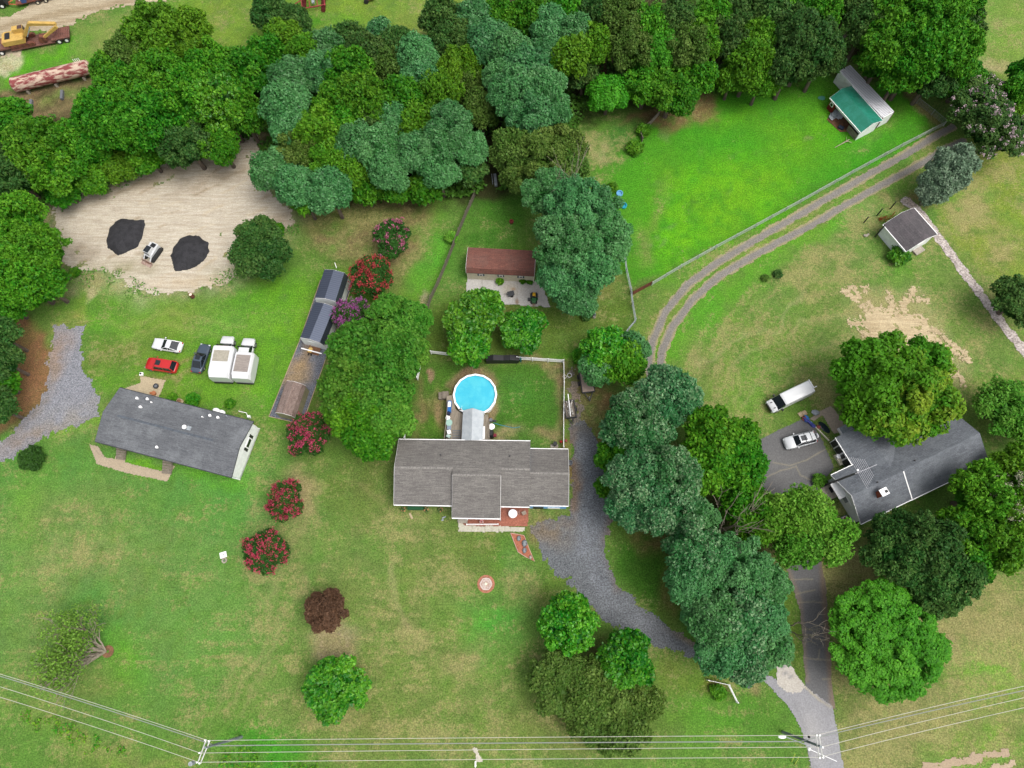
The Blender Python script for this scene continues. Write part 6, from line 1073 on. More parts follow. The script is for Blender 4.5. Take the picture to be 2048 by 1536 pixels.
# kind: colour, second colour, leaf size, lobe radius (m), outward bias, words
K = {
 'A': (C(60, 134, 62), C(118, 182, 108), .22, .85, .5, 'bluish-green feathery tree', LEAFS),
 'S': (C(52, 126, 62), C(180, 214, 160), .25, .9, .4, 'silvery blue-green tree', LEAFS),
 'B': (C(58, 136, 22), C(122, 186, 44), .30, .85, .22, 'mid-green leafy tree', LEAF),
 'C': (C(80, 142, 26), C(134, 188, 46), .29, .85, .22, 'yellow-green tree', LEAF),
 'D': (C(56, 108, 42), C(112, 146, 70), .26, .85, .25, 'dark green dense tree', LEAF),
 'E': (C(80, 120, 40), C(134, 162, 76), .24, .9, .2, 'olive-green fine-leaved tree', LEAF),
 'G': (C(44, 134, 14), C(136, 206, 50), .32, .7, .25, 'glossy rich green tree', LEAFS),
 'H': (C(66, 152, 22), C(112, 194, 48), .24, .8, .6, 'lime-green rounded tree', LEAF),
 'L': (C(94, 164, 40), C(148, 200, 76), .25, 1.0, .2, 'light green airy tree', LEAF),
 'Y': (C(86, 152, 26), C(186, 196, 60), .32, .95, .45, 'maple-like green tree turning yellow', LEAF),
 'N': (C(72, 140, 34), C(132, 186, 66), .28, .85, .4, 'clumpy bright conifer', LEAF),
 'R': (C(94, 70, 52), C(130, 98, 74), .22, .6, .35, 'burgundy-leaved small tree', LEAF),
 'M': (C(48, 92, 30), C(74, 124, 44), .22, .65, .35, 'crape myrtle', LEAF),
 'P': (C(112, 146, 110), C(178, 204, 168), .22, .7, .4, 'blue-grey pine', LEAFS),
}
def leaves(cen, nrm, size, cols, rs, aspect=1.5):
    n = len(cen); r = rs.normal(size=(n, 3)); a = np.cross(nrm, r); a /= np.linalg.norm(a, axis=1, keepdims=True)+1e-9; b = np.cross(nrm, a)
    s = (size*(.65+.7*rs.rand(n)))[:, None]; a = a*s*.5*aspect; b = b*s*.5
    V = np.stack([cen-a, cen+b*.9+nrm*s*.06, cen+a, cen-b*.9+nrm*s*.06], 1).reshape(-1, 3)
    F = np.arange(4*n).reshape(n, 4); return V, F, np.repeat(cols, 4, axis=0)
def crown_mesh(kind, r, hc, seed, dens=1.0, flower=None, opening=0.0, core=True, skew=None):
    """r: crown radius, hc: crown height (m), origin at the crown centre"""
    rs = np.random.RandomState(seed); c1, c2, ls, lr, ob = [np.array(v) if isinstance(v, tuple) else v for v in K[kind][:5]]
    lr = min(lr, r*.34); L = []; ga = 2.39996
    nb = (int(5+r*1.1) if r > 5 else int(11+r*.8)) if kind != 'H' else int(14+r*2)
    for i in range(nb):   # large boughs over an ellipsoid, each carrying small lobes
        f = (i+.5)/nb; z = 1-1.35*f; rad = math.sqrt(max(0, 1-z*z)); th = i*ga+rs.uniform(-.4, .4); br = r*rs.uniform(.26, .42)*(1.0 if kind != 'H' else .8)
        k = (rs.uniform(.64, 1.1) if r > 5 and kind != 'H' else rs.uniform(.85, 1.0) if kind != 'H' else rs.uniform(.95, 1.02)); R1 = r-br*.8; bc = np.array([rad*math.cos(th)*R1*k, rad*math.sin(th)*R1*k, z*hc*.5*k*.8])
        ns = int(4+2.1*(br/lr)**2*(1-opening))
        for j in range(ns):
            d0 = rs.normal(size=3); d0[2] = abs(d0[2])*1.0-.15; d0 += np.array([math.cos(th)*rad, math.sin(th)*rad, 0])*.5; d0 /= np.linalg.norm(d0)
            lb = lr*rs.uniform(.55, 1.25)*(.8 if r > 3 else 1); c0 = bc+d0*np.array([1, 1, .85])*max(br-lb*.4, .15)*rs.uniform(.75, 1.12); L.append((c0[0], c0[1], c0[2], lb, rs.rand()*.5+.5*((i*7 % 5)/4.0)))
    L = np.array(L); per = (4*math.pi*L[:, 3]**2*.62*dens*1.5/(ls*ls*.75)).astype(int)+4; idx = np.repeat(np.arange(len(L)), per); n = len(idx)
    d = rs.normal(size=(n, 3)); d[:, 2] = np.abs(d[:, 2])*1.1-.35; d /= np.linalg.norm(d, axis=1, keepdims=True)
    lob = L[idx, 3:4]; wob = 1+.22*np.sin(d[:, 0:1]*5+idx[:, None]*1.7)*np.cos(d[:, 1:2]*5+idx[:, None]*.9)
    depth = (rs.rand(n)**1.8)[:, None]; cen = L[idx, :3]+d*lob*wob*(1.12-.42*depth)*np.array([1, 1, .85])
    nr = rs.normal(size=(n, 3)); nr /= np.linalg.norm(nr, axis=1, keepdims=True); nr[:, 2] = np.abs(nr[:, 2]); nrm = d*ob+nr*(1-ob)+np.array([0, 0, .35]); nrm /= np.linalg.norm(nrm, axis=1, keepdims=True)
    lt = L[idx, 4]; t = np.clip(rs.rand(n)*.75+lt*.6-.35, 0, 1)[:, None]
    if kind == 'Y':
        t = np.clip((cen[:, 0:1]*.45-cen[:, 1:2]*.15)/r-.05+lt[:, None]*.5-.2+rs.rand(n)[:, None]*.3-.15, 0, 1)
    if kind == 'S': t = t**2.3*1.15
    cols = (c1*(1-t)+c2*t)*(.68+.34*rs.rand(n))[:, None]; cols[:, 3] = 1
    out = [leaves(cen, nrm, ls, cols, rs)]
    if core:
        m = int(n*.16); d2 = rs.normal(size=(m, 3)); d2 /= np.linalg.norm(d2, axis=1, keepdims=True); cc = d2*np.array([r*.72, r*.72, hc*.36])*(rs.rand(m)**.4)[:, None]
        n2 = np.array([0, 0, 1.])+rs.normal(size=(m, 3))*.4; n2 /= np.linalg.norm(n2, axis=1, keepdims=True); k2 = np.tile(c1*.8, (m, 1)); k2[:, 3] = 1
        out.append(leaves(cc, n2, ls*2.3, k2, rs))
    fl = None
    if flower is not None:
        fc, f2, fn = flower; m = int(fn*r*r*7); ii = rs.randint(0, len(L), m); d3 = rs.normal(size=(m, 3)); d3[:, 2] = np.abs(d3[:, 2])*.9; d3 /= np.linalg.norm(d3, axis=1, keepdims=True)
        c3 = L[ii, :3]+d3*L[ii, 3:4]*1.38+np.array([0, 0, .06]); q = 22; cc = np.repeat(c3, q, 0)+rs.normal(size=(m*q, 3))*.17; n3 = rs.normal(size=(m*q, 3)); n3[:, 2] = np.abs(n3[:, 2]); n3 /= np.linalg.norm(n3, axis=1, keepdims=True)
        tt = rs.rand(m*q)[:, None]; kc = np.array(fc)*(1-tt)+np.array(f2)*tt; kc[:, 3] = 1; fl = leaves(cc, n3, .19, kc, rs, 1.1)
    V = np.concatenate([o[0] for o in out]); cl = np.concatenate([o[2] for o in out]); F = np.arange(len(V)).reshape(-1, 4)
    return V, F, cl, fl
def limbs(seed, zc, r, hc, n=7, tr=None, bare=False, lean=(0, 0)):
    rr = random.Random(seed); m = MB(); tr = tr or .05*r+.1; z0 = max(zc-hc*.3, .5)
    m.tube([(lean[0]*-1, lean[1]*-1, 0), (lean[0]*-.5, lean[1]*-.5, z0*.55), (0, 0, z0), (rr.uniform(-.2, .2)*r, rr.uniform(-.2, .2)*r, zc+hc*.15)], [tr*1.3, tr, tr*.85, tr*.3], 8)
    for i in range(n):
        a = i*6.283/n+rr.uniform(-.4, .4); l = r*rr.uniform(.5, .8); zz = zc+rr.uniform(-.1, .25)*hc; s = z0*rr.uniform(.75, 1.0)
        mid = (math.cos(a)*l*.45, math.sin(a)*l*.45, (s+zz)/2+.2); m.tube([(lean[0]*-(1-s/z0), lean[1]*-(1-s/z0), s), mid, (math.cos(a)*l, math.sin(a)*l, zz)], [tr*.55, tr*.35, tr*.1], 6)
    return m
_cache = {}
LM = {'the rusty tank': (100, 150), 'the excavator': (75, 68), 'the disc harrow': (628, 15), 'the sand lot': (330, 440), 'the gravel pad': (130, 740), 'the mobile home': (345, 865), 'the charcoal sheds': (650, 620),
      'the round pool': (950, 788), 'the brown barn': (1000, 520), 'the picket fence top': (950, 392), 'the green-roofed shed': (1715, 215), 'the white garden shed': (1820, 455), 'the silver parked car': (1600, 880), 'the slate-roofed house': (1850, 930),
      'the garage of the blue house': (1100, 950), 'the driveway utility pole': (1600, 1478), 'the lower left utility pole': (450, 1485), 'the hexagonal garden ring': (972, 1168), 'the old shed under the olive tree': (1112, 322), 'the pasture corner fence': (1300, 250), 'the upper right lawn': (2000, 60), 'the top edge implement': (742, 2), 'the white corner fence': (1445, 1375)}
TREES = []
def T(px, py, rp, kind, h, g=None, hcf=None, **k): TREES.append(dict(px=px, py=py, rp=rp, kind=kind, h=h, g=g, hcf=hcf, **k))
W_ = 'trees of the wood across the top'
for q in [(20, 262, 62, 'B', 11), (78, 300, 62, 'B', 12), (25, 350, 58, 'D', 11), (112, 345, 52, 'B', 10), (140, 290, 46, 'B', 9), (226, 150, 38, 'B', 10), (196, 222, 42, 'B', 10), (252, 182, 48, 'B', 12), (318, 80, 62, 'C', 14), (372, 62, 46, 'C', 12), (395, 118, 42, 'C', 11), (270, 110, 46, 'E', 12), (245, 255, 60, 'B', 13), (192, 300, 42, 'B', 8),
 (322, 165, 60, 'B', 14), (310, 245, 62, 'B', 13), (384, 205, 60, 'B', 14), (430, 140, 50, 'B', 12), (445, 215, 56, 'G', 13), (375, 288, 52, 'D', 10), (440, 290, 42, 'B', 9), (490, 158, 48, 'B', 12), (488, 232, 42, 'B', 11), (300, 315, 36, 'B', 6), (238, 335, 34, 'C', 5), (180, 358, 34, 'B', 5), (130, 382, 34, 'B', 5),
 (542, 34, 36, 'D', 9), (588, 52, 32, 'D', 8), (572, 88, 40, 'C', 9), (618, 112, 42, 'C', 11), (536, 118, 38, 'B', 10), (655, 100, 36, 'A', 12), (648, 150, 46, 'A', 14), (585, 165, 44, 'A', 14), (572, 210, 46, 'A', 15), (582, 258, 40, 'A', 13), (700, 150, 50, 'B', 14), (728, 205, 55, 'B', 14), (672, 222, 46, 'B', 13), (732, 118, 40, 'D', 11), (700, 88, 34, 'D', 8), (762, 72, 30, 'A', 8), (800, 96, 36, 'D', 9), (785, 140, 36, 'E', 10),
 (838, 118, 42, 'A', 13), (842, 165, 38, 'A', 13), (882, 42, 38, 'D', 12), (905, 82, 44, 'D', 13), (950, 50, 42, 'A', 13), (978, 92, 44, 'A', 14), (1005, 45, 36, 'B', 12), (920, 140, 42, 'C', 12), (880, 190, 44, 'C', 12), (932, 175, 32, 'E', 10), (962, 222, 34, 'E', 10), (800, 200, 42, 'B', 13), (790, 245, 36, 'A', 12), (835, 250, 40, 'C', 11), (690, 262, 42, 'B', 12), (742, 250, 44, 'D', 11),
 (640, 272, 50, 'C', 13), (600, 310, 44, 'E', 11), (660, 330, 44, 'C', 11), (548, 345, 44, 'A', 10), (596, 375, 44, 'A', 11), (612, 402, 28, 'B', 8), (662, 385, 44, 'A', 11), (704, 340, 38, 'C', 10), (712, 290, 42, 'A', 13), (756, 300, 44, 'A', 13), (778, 345, 40, 'A', 11), (830, 310, 40, 'A', 12), (900, 255, 48, 'A', 15), (878, 300, 42, 'A', 13), (878, 345, 38, 'A', 10), (938, 300, 36, 'A', 11), (850, 378, 30, 'B', 6), (790, 378, 32, 'B', 6), (735, 385, 26, 'B', 6), (940, 345, 30, 'D', 6),
 (1018, 105, 42, 'A', 15), (1052, 145, 46, 'A', 15), (1030, 190, 52, 'A', 16), (1085, 185, 46, 'A', 15), (1060, 228, 52, 'A', 14), (1105, 225, 36, 'A', 12), (1000, 160, 34, 'A', 14), (1060, 40, 42, 'B', 13), (1100, 60, 40, 'A', 13), (1130, 25, 40, 'B', 12), (1155, 75, 38, 'A', 13), (1140, 120, 38, 'C', 12), (1185, 95, 40, 'C', 12), (1100, 110, 34, 'A', 12), (1110, 140, 30, 'B', 10), (1192, 40, 40, 'D', 12), (1165, 150, 28, 'D', 8),
 (1245, 45, 48, 'E', 14), (1262, 100, 44, 'E', 13), (1300, 60, 44, 'B', 13), (1320, 105, 36, 'H', 12), (1350, 50, 44, 'D', 13), (1372, 105, 48, 'E', 13), (1420, 45, 44, 'B', 13), (1398, 90, 40, 'C', 12), (1450, 80, 40, 'D', 12), (1480, 30, 44, 'D', 13), (1215, 190, 36, 'H', 7), (1290, 172, 46, 'B', 8), (1342, 185, 52, 'B', 9), (1385, 160, 40, 'B', 9), (1300, 140, 34, 'B', 8),
 (1512, 85, 40, 'C', 11), (1500, 130, 40, 'C', 11), (1520, 165, 34, 'C', 8), (1462, 160, 30, 'C', 7), (1538, 40, 38, 'D', 12), (1580, 60, 44, 'D', 13), (1612, 95, 62, 'D', 13), (1580, 130, 46, 'D', 12), (1640, 120, 42, 'D', 11), (1640, 30, 44, 'B', 13), (1560, 5, 40, 'B', 12), (1700, 10, 44, 'D', 13),
 (1800, 42, 66, 'B', 16), (1862, 60, 70, 'B', 17), (1905, 20, 50, 'B', 15), (1775, 100, 56, 'B', 15), (1838, 112, 62, 'B', 15), (1900, 110, 56, 'B', 14), (1752, 120, 44, 'B', 10), (1800, 150, 46, 'B', 11), (1730, 55, 40, 'D', 14), (1860, 158, 46, 'D', 9), (1925, 60, 36, 'D', 12)]:
    T(*q, g=W_)
for q in [(1962, 205, 62, 'K', 7), (1990, 262, 60, 'K', 8), (1925, 165, 46, 'B', 7), (2040, 190, 42, 'B', 8), (2042, 240, 34, 'C', 7), (2042, 150, 24, 'B', 6),
 (35, 452, 62, 'B', 12), (75, 510, 60, 'C', 12), (40, 560, 62, 'B', 12), (88, 570, 44, 'B', 9), (20, 615, 34, 'B', 6), (2, 672, 34, 'D', 9), (4, 722, 34, 'D', 9), (2, 768, 32, 'B', 6), (-4, 815, 34, 'D', 8),
 (518, 478, 44, 'D', 8), (535, 515, 42, 'D', 7), (505, 520, 36, 'D', 7),
 (785, 478, 36, 'M1', 5), (745, 557, 40, 'M2', 5.5), (704, 632, 34, 'M3', 5), (618, 870, 40, 'M4', 5), (572, 1003, 35, 'M4', 4.5), (534, 1104, 41, 'M4', 4.5), (652, 1220, 38, 'R', 4.5),
 (1085, 318, 70, 'E', 10), (1028, 305, 42, 'E', 9), (1125, 300, 48, 'E', 9), (1050, 350, 46, 'E', 8), (1130, 345, 40, 'E', 8),
 (1095, 392, 52, 'A', 14), (1150, 420, 66, 'A', 16), (1195, 425, 52, 'A', 15), (1210, 480, 56, 'A', 15), (1130, 490, 66, 'A', 16), (1180, 530, 60, 'A', 14), (1120, 555, 44, 'A', 12), (1150, 590, 44, 'A', 9),
 (948, 640, 58, 'G', 7), (975, 615, 30, 'G', 7), (940, 690, 40, 'G', 6), (1048, 661, 42, 'G', 5),
 (790, 655, 62, 'N', 10), (830, 645, 34, 'N', 9), (722, 706, 60, 'N', 11), (790, 720, 56, 'N', 11), (700, 775, 56, 'N', 11), (765, 790, 56, 'N', 11), (820, 700, 34, 'N', 8), (712, 830, 56, 'B', 10), (780, 840, 42, 'N', 9), (740, 872, 46, 'B', 8), (672, 822, 26, 'L', 5), (700, 645, 20, 'L', 4),
 (1212, 700, 44, 'G', 7), (1240, 725, 46, 'B', 7), (1262, 700, 34, 'A', 6), (1195, 740, 34, 'A', 6),
 (1330, 790, 60, 'S', 12), (1265, 832, 56, 'S', 12), (1295, 870, 48, 'S', 11), (1365, 795, 36, 'S', 11), (1240, 870, 38, 'S', 9), (1425, 880, 62, 'B', 10), (1460, 930, 62, 'B', 10), (1410, 940, 50, 'B', 10), (1480, 880, 34, 'B', 8), (1225, 915, 30, 'B', 5), (1212, 975, 20, 'B', 4), (1262, 900, 34, 'B', 7),
 (1270, 960, 62, 'S', 13), (1340, 950, 62, 'S', 13), (1320, 1010, 62, 'S', 12), (1258, 1015, 44, 'S', 10), (1375, 990, 40, 'S', 11), (1480, 1000, 44, 'B', 8), (1400, 1035, 34, 'A', 11), (1510, 1040, 44, 'B', 8),
 (1385, 1100, 64, 'S', 13), (1430, 1120, 50, 'A', 13), (1480, 1130, 62, 'A', 14), (1530, 1170, 44, 'A', 11), (1375, 1165, 44, 'A', 12), (1430, 1240, 56, 'A', 12), (1480, 1235, 56, 'S', 12), (1530, 1240, 44, 'A', 10), (1440, 1300, 50, 'A', 10), (1490, 1320, 44, 'S', 9), (1540, 1295, 40, 'A', 9), (1395, 1225, 30, 'A', 10),
 (1560, 1040, 50, 'L', 9), (1610, 1030, 56, 'L', 9), (1650, 1070, 50, 'L', 8), (1590, 1085, 46, 'L', 8),
 (1785, 765, 84, 'Y', 13), (1730, 745, 62, 'Y', 11), (1840, 740, 56, 'Y', 11), (1745, 810, 62, 'Y', 11), (1845, 810, 60, 'Y', 11), (1790, 835, 50, 'Y', 10),
 (1905, 336, 40, 'P', 9), (1880, 362, 38, 'P', 7), (1862, 385, 26, 'P', 5), (2035, 600, 52, 'D', 7), (2012, 815, 58, 'L', 7), (2050, 850, 44, 'L', 6),
 (1790, 1072, 44, 'D', 9), (1850, 1095, 66, 'D', 11), (1790, 1110, 56, 'D', 10), (1890, 1150, 60, 'D', 9), (1915, 1068, 54, 'B', 10), (1860, 1190, 44, 'D', 7), (1960, 990, 60, 'C', 10), (2010, 1010, 58, 'K2', 10), (1990, 1080, 62, 'C', 10), (1935, 1120, 44, 'B', 8), (2040, 1090, 40, 'C', 9), (1985, 955, 26, 'B', 7), (2030, 940, 44, 'C', 8),
 (1770, 1280, 106, 'H', 8), (672, 1378, 60, 'G', 6), (1135, 1250, 54, 'G', 8), (1140, 1225, 34, 'G', 8), (1255, 1320, 50, 'G', 7), (1120, 1365, 62, 'E', 6), (1180, 1375, 50, 'E', 6), (1210, 1410, 62, 'E', 6), (1265, 1400, 50, 'E', 5), (1240, 1450, 52, 'E', 5), (1180, 1440, 40, 'E', 4.5)]:
    T(*q)
FLW = {'M1': ((C(212, 130, 160), C(180, 90, 120), 1.7), 'pink-flecked crape myrtle'), 'M2': ((C(208, 88, 104), C(184, 70, 90), 3.2), 'coral-red crape myrtle'), 'M3': ((C(190, 112, 176), C(156, 84, 142), 3.4), 'purple-pink crape myrtle'), 'M4': ((C(180, 56, 84), C(204, 96, 118), 3.4), 'crimson crape myrtle'),
       'K': ((C(206, 176, 190), C(226, 204, 210), .7), 'pale-blossomed large shrub'), 'K2': ((C(226, 220, 200), C(200, 206, 160), 1.5), 'pale-flowering yellow-green tree')}
ORD = ['', 'second ', 'third ', 'fourth ', 'fifth ', 'sixth ', 'seventh ', 'eighth ', 'ninth ', 'tenth ', 'eleventh ', 'twelfth ', 'thirteenth ', 'fourteenth ', 'fifteenth ']
def kindwords(t): return FLW[t['kind']][1] if t['kind'] in FLW else K[t['kind']][5]
bykind = {}
for t in TREES: bykind.setdefault(kindwords(t), []).append(t)
used = set()
for t in TREES:
    kw = kindwords(t); best = None
    for nm, (lx, ly) in LM.items():
        ds = sorted(bykind[kw], key=lambda q: math.hypot(q['px']-lx, q['py']-ly)); rk = ds.index(t); dd = math.hypot(t['px']-lx, t['py']-ly)
        s = dd+rk*90
        if rk < len(ORD) and (best is None or s < best[0]): best = (s, nm, rk)
    if len(bykind[kw]) == 1: t['label'] = 'the only '+kw+', near '+best[1]
    elif best[2] == 0: t['label'] = kw+' nearest of its kind to '+best[1]
    else: t['label'] = kw+', '+ORD[best[2]]+'of its kind from '+best[1]
CW = {'A': ('A', 5), 'B': ('B', 6), 'C': ('C', 4), 'D': ('D', 4), 'E': ('E', 4), 'S': ('S', 3), 'N': ('N', 3), 'L': ('L', 3), 'Y': ('Y', 1), 'P': ('P', 2), 'G': ('G', 3)}
for i, t in enumerate(TREES):
    k0 = t['kind']; base = {'K': 'D', 'K2': 'C'}.get(k0, 'M' if k0 in FLW else k0); h = t['h']
    zc = h*.64; c = P(t['px'], t['py'], zc); dep = (c-Vector((0, 0, CAMH))).length; off = math.hypot(t['px']-1024, t['py']-768); r = t['rp']*dep/math.hypot(FPX, off)*(1.04 if k0 not in 'SA' else .96)
    small = h < 5.6; hc = min(h*.66, r*1.7) if not small else min(h*.75, r*1.5); zc2 = zc
    rb = round(r*1.0) if r > 2 else round(r*2)/2; rb = max(rb, 1); var = i % (3 if rb > 3 else 2); key = (k0, rb, var)
    if k0 in ('H',) and rb > 5: key = (k0, rb, 0)
    nmt = {'P': 'pine_tree', 'M': 'crape_myrtle'}.get(base, 'tree')
    if k0 in ('D', 'B', 'G') and h < 5: nmt = 'shrub'
    root = thing(nmt, t['label'], 'tree' if nmt != 'shrub' else 'shrub', (c.x, c.y, 0), 0, t['g'])
    rs = random.Random(i); rot = rs.uniform(0, 6.28) if k0 != 'Y' else 0; sc_ = r/rb
    if key not in _cache:
        fl_ = FLW[k0][0] if k0 in FLW else None; dens = {'L': .42, 'E': .8}.get(base, 1.0)
        if h < 10 and t['g'] == W_: dens = .9
        V, F, cl, fl = crown_mesh(base, rb, 1.0 if False else max(rb*1.15, 1.2), hash_(key) if False else (int(rb*31+var*7+ord(k0[0])*3+len(k0))), dens, fl_, {'L': .4, 'E': .15}.get(base, 0))
        o = np_mesh('crown', V, F, K[base][6], cl); f_ = None
        if fl is not None: f_ = np_mesh('blossoms', fl[0], fl[1], FLOW, fl[2], parent=o)
        _cache[key] = (o, f_); cr = o
    else:
        o, f_ = _cache[key]; cr = o.copy(); COL.objects.link(cr)
        if f_: fc_ = f_.copy(); COL.objects.link(fc_); fc_.parent = cr
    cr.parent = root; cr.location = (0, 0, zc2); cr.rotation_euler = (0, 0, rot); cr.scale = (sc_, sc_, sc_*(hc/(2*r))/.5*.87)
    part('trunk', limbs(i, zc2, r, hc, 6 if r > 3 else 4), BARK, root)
# ---- half bare spreading tree in the lower left lawn, dead trees, odd shrubs
def branches(m, p, d, l, r, lev, rr, tips, spread=.6, up=.25):
    q = p+d*l; m.tube([p, p.lerp(q, .5)+Vector((rr.uniform(-.06, .06)*l, rr.uniform(-.06, .06)*l, .03*l)), q], [r, r*.85, r*.6], 5 if lev > 1 else 4, cap=False)
    if lev <= 0: tips.append(q); return
    for k in range(rr.choice((2, 3, 3)) if lev > 1 else 3):
        nd = (d+Vector((rr.uniform(-1, 1), rr.uniform(-1, 1), rr.uniform(-.5, .7)+up*.3))*spread).normalized(); branches(m, q if k else p.lerp(q, .7), nd, l*rr.uniform(.6, .85), r*.62, lev-1, rr, tips, spread, up)
    if lev <= 2: tips.append(q)
base = P(214, 1303); t = thing('tree', 'half-bare spreading tree with grey twigs in the lower left lawn', 'tree', base); rr = random.Random(21); m = MB(); tips = []
ct = P(125, 1305, 4.5)-base
for k in range(13):
    a = rr.uniform(-1, 1); tgt = Vector((ct.x*rr.uniform(.25, 1.45), ct.y+rr.uniform(-5.5, 5.5), rr.uniform(2.5, 5))); branches(m, Vector((0, 0, .3)), tgt.normalized(), tgt.length*.42, .13, 4, rr, tips, .55)
part('trunk', m, BARKP, t); rs = np.random.RandomState(5); tp = np.array([tuple(q) for q in tips]); dd = np.hypot(tp[:, 0]-ct.x, tp[:, 1]-ct.y)
wt = np.clip((-tp[:, 0]+1.5)/3.5, .12, 1)*np.clip((tp[:, 1]+6)/5, .25, 1); sel = tp[(rs.rand(len(tp)) < wt)]
cen = np.repeat(sel, 8, 0)+rs.normal(size=(len(sel)*8, 3))*.34; nr = rs.normal(size=cen.shape); nr[:, 2] = abs(nr[:, 2])+.3; nr /= np.linalg.norm(nr, axis=1, keepdims=True); q = rs.rand(len(cen))[:, None]
cc = np.array(C(94, 142, 46))*(1-q)+np.array(C(138, 184, 74))*q; cc[:, 3] = 1; V, F, cl = leaves(cen, nr, .2, cc, rs); np_mesh('crown', V, F, LEAF, cl, parent=t)
solo('trunk_mulch', MB().ring(0, 0, 0, .1, .2, .8, 12), M('mulch_ring', C(150, 110, 80), C(120, 90, 64), 4, .95, fine=.2), 'small mulch ring at the foot of the half-bare tree', 'mulch ring', loc=P(216, 1303))
def dead(label, px, py, h, seed, n=3, lev=4, dirv=(0, 0), z0=0, mat=BARKP, thick=.22, spread=.4):
    b = P(px, py, z0); t = thing('dead_tree', label, 'dead tree', (b.x, b.y, 0)); rr = random.Random(seed); m = MB(); tips = []
    for k in range(n):
        d = Vector((dirv[0]+rr.uniform(-.35, .35), dirv[1]+rr.uniform(-.35, .35), 1)).normalized(); branches(m, Vector((0, 0, z0 and z0-1.0)), d, h*.42, thick, lev, rr, tips, spread, .5)
    part('trunk', m, mat, t)
    return t
dead('leafless grey dead tree above the green-roofed shed', 1683, 82, 15, 5, 3, 4, (.12, .1))
dead('bare grey branches rising from the canopy between the two driveways', 1440, 1062, 12, 8, 3, 3, (.1, 0), thick=.12, spread=.6); dead('bare dead branches reaching over the asphalt drive', 1570, 1252, 10, 12, 2, 3, (.1, 0), thick=.1, spread=.6)
dead('bare twigs inside the big bluish-green tree by the brown barn', 1132, 445, 15.5, 15, 2, 3, (0, 0), thick=.09, spread=.6)
dead('small bare branches at the edge of the bright shrubs above the pasture', 1405, 172, 9, 17, 2, 3, (.1, 0), thick=.08, spread=.6)
def bush(px, py, rp, label, c1='G', h=1.2, nm='shrub', dens=1.0, seed=0, hcf=1.2):
    c = P(px, py, h*.5); r = rp*(c-Vector((0, 0, CAMH))).length/math.hypot(FPX, math.hypot(px-1024, py-768)); t = thing(nm, label, 'shrub', (c.x, c.y, 0)); V, F, cl, _ = crown_mesh(c1, r, max(h, r*hcf), 100+seed+int(px), dens); V[:, 2] += h*.5
    V[:, 2] = np.maximum(V[:, 2], .03); np_mesh('foliage', V, F, K[c1][6], cl, parent=t); part('stem', MB().tube([(0, 0, 0), (0, 0, h*.5)], .06, 5), BARK, t); return t
bush(63, 917, 22, 'clipped round dark green shrub alone on the left lawn', 'M', 1.6, hcf=1.0)
bush(1797, 511, 19, 'yucca-like green shrub at the near corner of the white garden shed', 'G', 1.5); bush(1000, 562, 6, 'leafy vine nearest the middle window of the brown barn', 'C', .9); bush(1046, 560, 6, 'leafy vine left of the pair at the right end of the brown barn', 'B', .7); bush(1059, 562, 5, 'leafy vine right of the pair at the right end of the brown barn', 'B', .6)
bush(386, 801, 13, 'low green shrub at the back wall of the mobile home', 'B', 1.2); bush(345, 797, 9, 'small bright shrub beside the mobile home patio', 'C', .8)
bush(1288, 261, 13, 'upper vine clump on the old grey board fence', 'C', 1.4); bush(1270, 296, 15, 'lower vine clump on the old grey board fence', 'C', 1.2); bush(1225, 375, 9, 'pale green climber at the pasture corner by the blue tub', 'C', 1.5)
bush(1638, 960, 12, 'small green shrub at the entry of the slate-roofed house', 'L', 1.0); bush(1556, 548, 7, 'tiny dark green tuft in the middle of the right lawn', 'D', .6); bush(1530, 556, 6, 'tiny faded green tuft left of the dark tuft on the right lawn', 'E', .5)
bush(902, 475, 12, 'bright weed clump growing on the picket fence', 'L', 1.2); bush(1437, 1385, 14, 'fine ornamental grass clump inside the white corner fence', 'C', .9, 'ornamental_grass')
bush(1165, 712, 18, 'low bright shrubs behind the black trailer tailgate', 'B', 1.0); bush(150, 545, 9, 'weedy green tuft left on the sand lot edge', 'B', .6); bush(555, 462, 14, 'low green weed clump beside the bushy dark trees on the sand', 'B', .7); bush(1172, 634, 7, 'dark small shrub beside the stone statue', 'D', .8)
bush(460, 808, 8, 'faint low weed at the mobile home back wall right end', 'B', .4)
# ---- undergrowth of the wood
UG = [[(-60, 240), (60, 250), (150, 245), (215, 160), (300, 90), (500, 110), (640, 90), (860, 80), (980, 30), (1200, 10), (1200, 150), (1160, 240), (1100, 330), (1000, 385), (860, 400), (620, 405), (560, 360), (515, 275), (330, 305), (150, 385), (60, 420), (-60, 420)], [(1210, 20), (1700, 0), (1690, 110), (1560, 175), (1400, 190), (1280, 210), (1215, 150)], [(1700, -20), (1930, -40), (1900, 200), (1860, 190), (1760, 160), (1700, 80)]]
rs = np.random.RandomState(11); cs = []
for poly in UG:
    W2 = pw(poly); xs_a = [p[0] for p in W2]; ys_a = [p[1] for p in W2]; A_ = (max(xs_a)-min(xs_a))*(max(ys_a)-min(ys_a)); n = int(A_*16); x = rs.uniform(min(xs_a), max(xs_a), n); y = rs.uniform(min(ys_a), max(ys_a), n)
    d = sdist(x, y, W2); kk = (d > -.5)&(fbm(x, y, .35, 3, 4) > .42); x, y = x[kk], y[kk]; z = .2+np.maximum(fbm(x, y, .5, 4, 9)-.3, 0)*4.5*rs.rand(len(x))**.4; cs.append(np.stack([x, y, z], -1))
cen = np.concatenate(cs); nr = rs.normal(size=cen.shape)*.6+np.array([0, 0, 1.]); nr /= np.linalg.norm(nr, axis=1, keepdims=True); q = (fbm(cen[:, 0], cen[:, 1], .3, 3, 14)*.8+rs.rand(len(cen))*.3)[:, None]
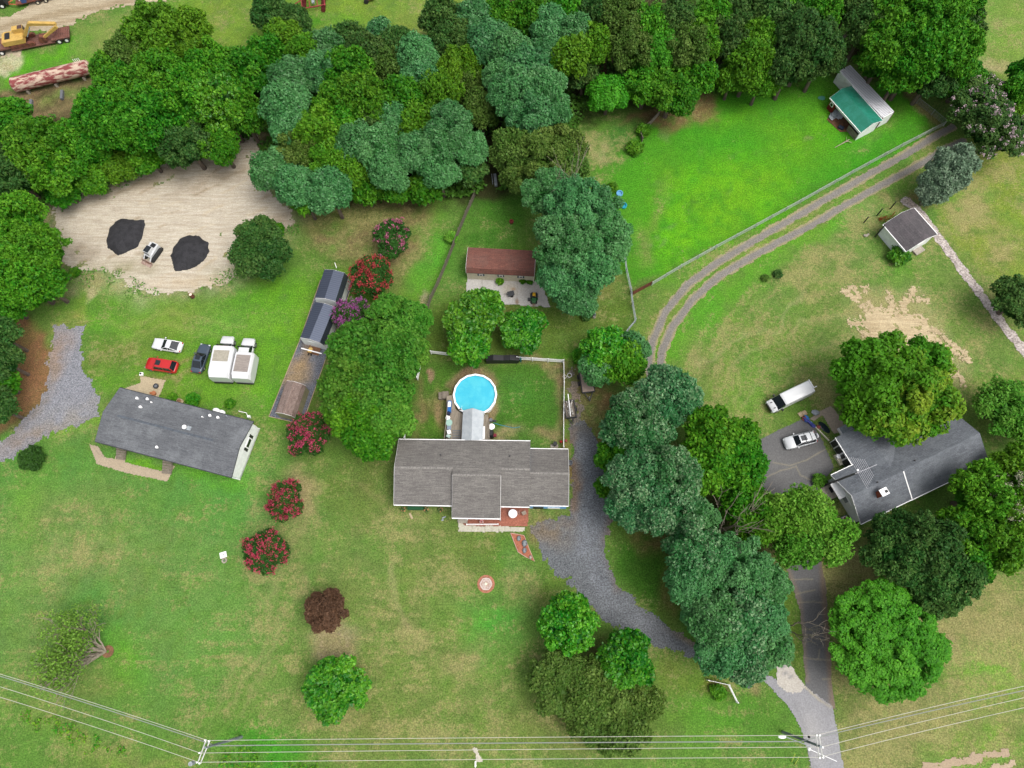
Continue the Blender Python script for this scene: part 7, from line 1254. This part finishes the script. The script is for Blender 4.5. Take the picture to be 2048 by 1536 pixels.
cc = np.array(C(60, 104, 36))*(1-q)+np.array(C(100, 150, 50))*q; cc[:, 3] = 1; V, F, cl = leaves(cen, nr, .42, cc, rs); tag(np_mesh('undergrowth', V, F, LEAF, cl), 'low tangled green undergrowth on the floor of the wood', 'undergrowth', kind='stuff')
# weeds along edges: bright ditch plants at the bottom left and on the sand lot rim
def weeds(nm, label, polys, dens, c1, c2, size, hz, seed):
    rs = np.random.RandomState(seed); cs = []
    for poly in polys:
        W2 = pw(poly); xa = [p[0] for p in W2]; ya = [p[1] for p in W2]; n = int((max(xa)-min(xa))*(max(ya)-min(ya))*dens); x = rs.uniform(min(xa), max(xa), n); y = rs.uniform(min(ya), max(ya), n)
        d = sdist(x, y, W2)+(fbm(x, y, .6, 3, 2)-.5)*3; kk = (d > 0)&(fbm(x, y, .9, 3, 4) > .45); x, y = x[kk], y[kk]; cs.append(np.stack([x, y, .05+rs.rand(len(x))*hz*fbm(x, y, .8, 2, 6)*1.6], -1))
    cen = np.concatenate(cs); nr = rs.normal(size=cen.shape)*.7+np.array([0, 0, 1.]); nr /= np.linalg.norm(nr, axis=1, keepdims=True); q = rs.rand(len(cen))[:, None]; cc = np.array(c1)*(1-q)+np.array(c2)*q; cc[:, 3] = 1
    V, F, cl = leaves(cen, nr, size, cc, rs); tag(np_mesh(nm, V, F, LEAF, cl), label, 'weeds', kind='stuff')
weeds('ditch_weeds', 'bright green ditch weeds around the lower left utility pole', [[(440, 1496), (500, 1490), (620, 1525), (700, 1560), (440, 1560)], [(60, 1420), (160, 1460), (260, 1500), (240, 1520), (40, 1440)]], 22, C(60, 150, 30), C(140, 180, 50), .24, .5, 3)
weeds('rim_weeds', 'low green weeds along the rim of the sand lot', [[(150, 535), (240, 545), (330, 585), (300, 600), (200, 575), (130, 560)], [(440, 545), (600, 440), (600, 470), (560, 500), (470, 570), (400, 580)], [(110, 405), (300, 325), (500, 262), (510, 280), (300, 350), (110, 425)]], 14, C(70, 130, 46), C(120, 170, 70), .22, .35, 5)
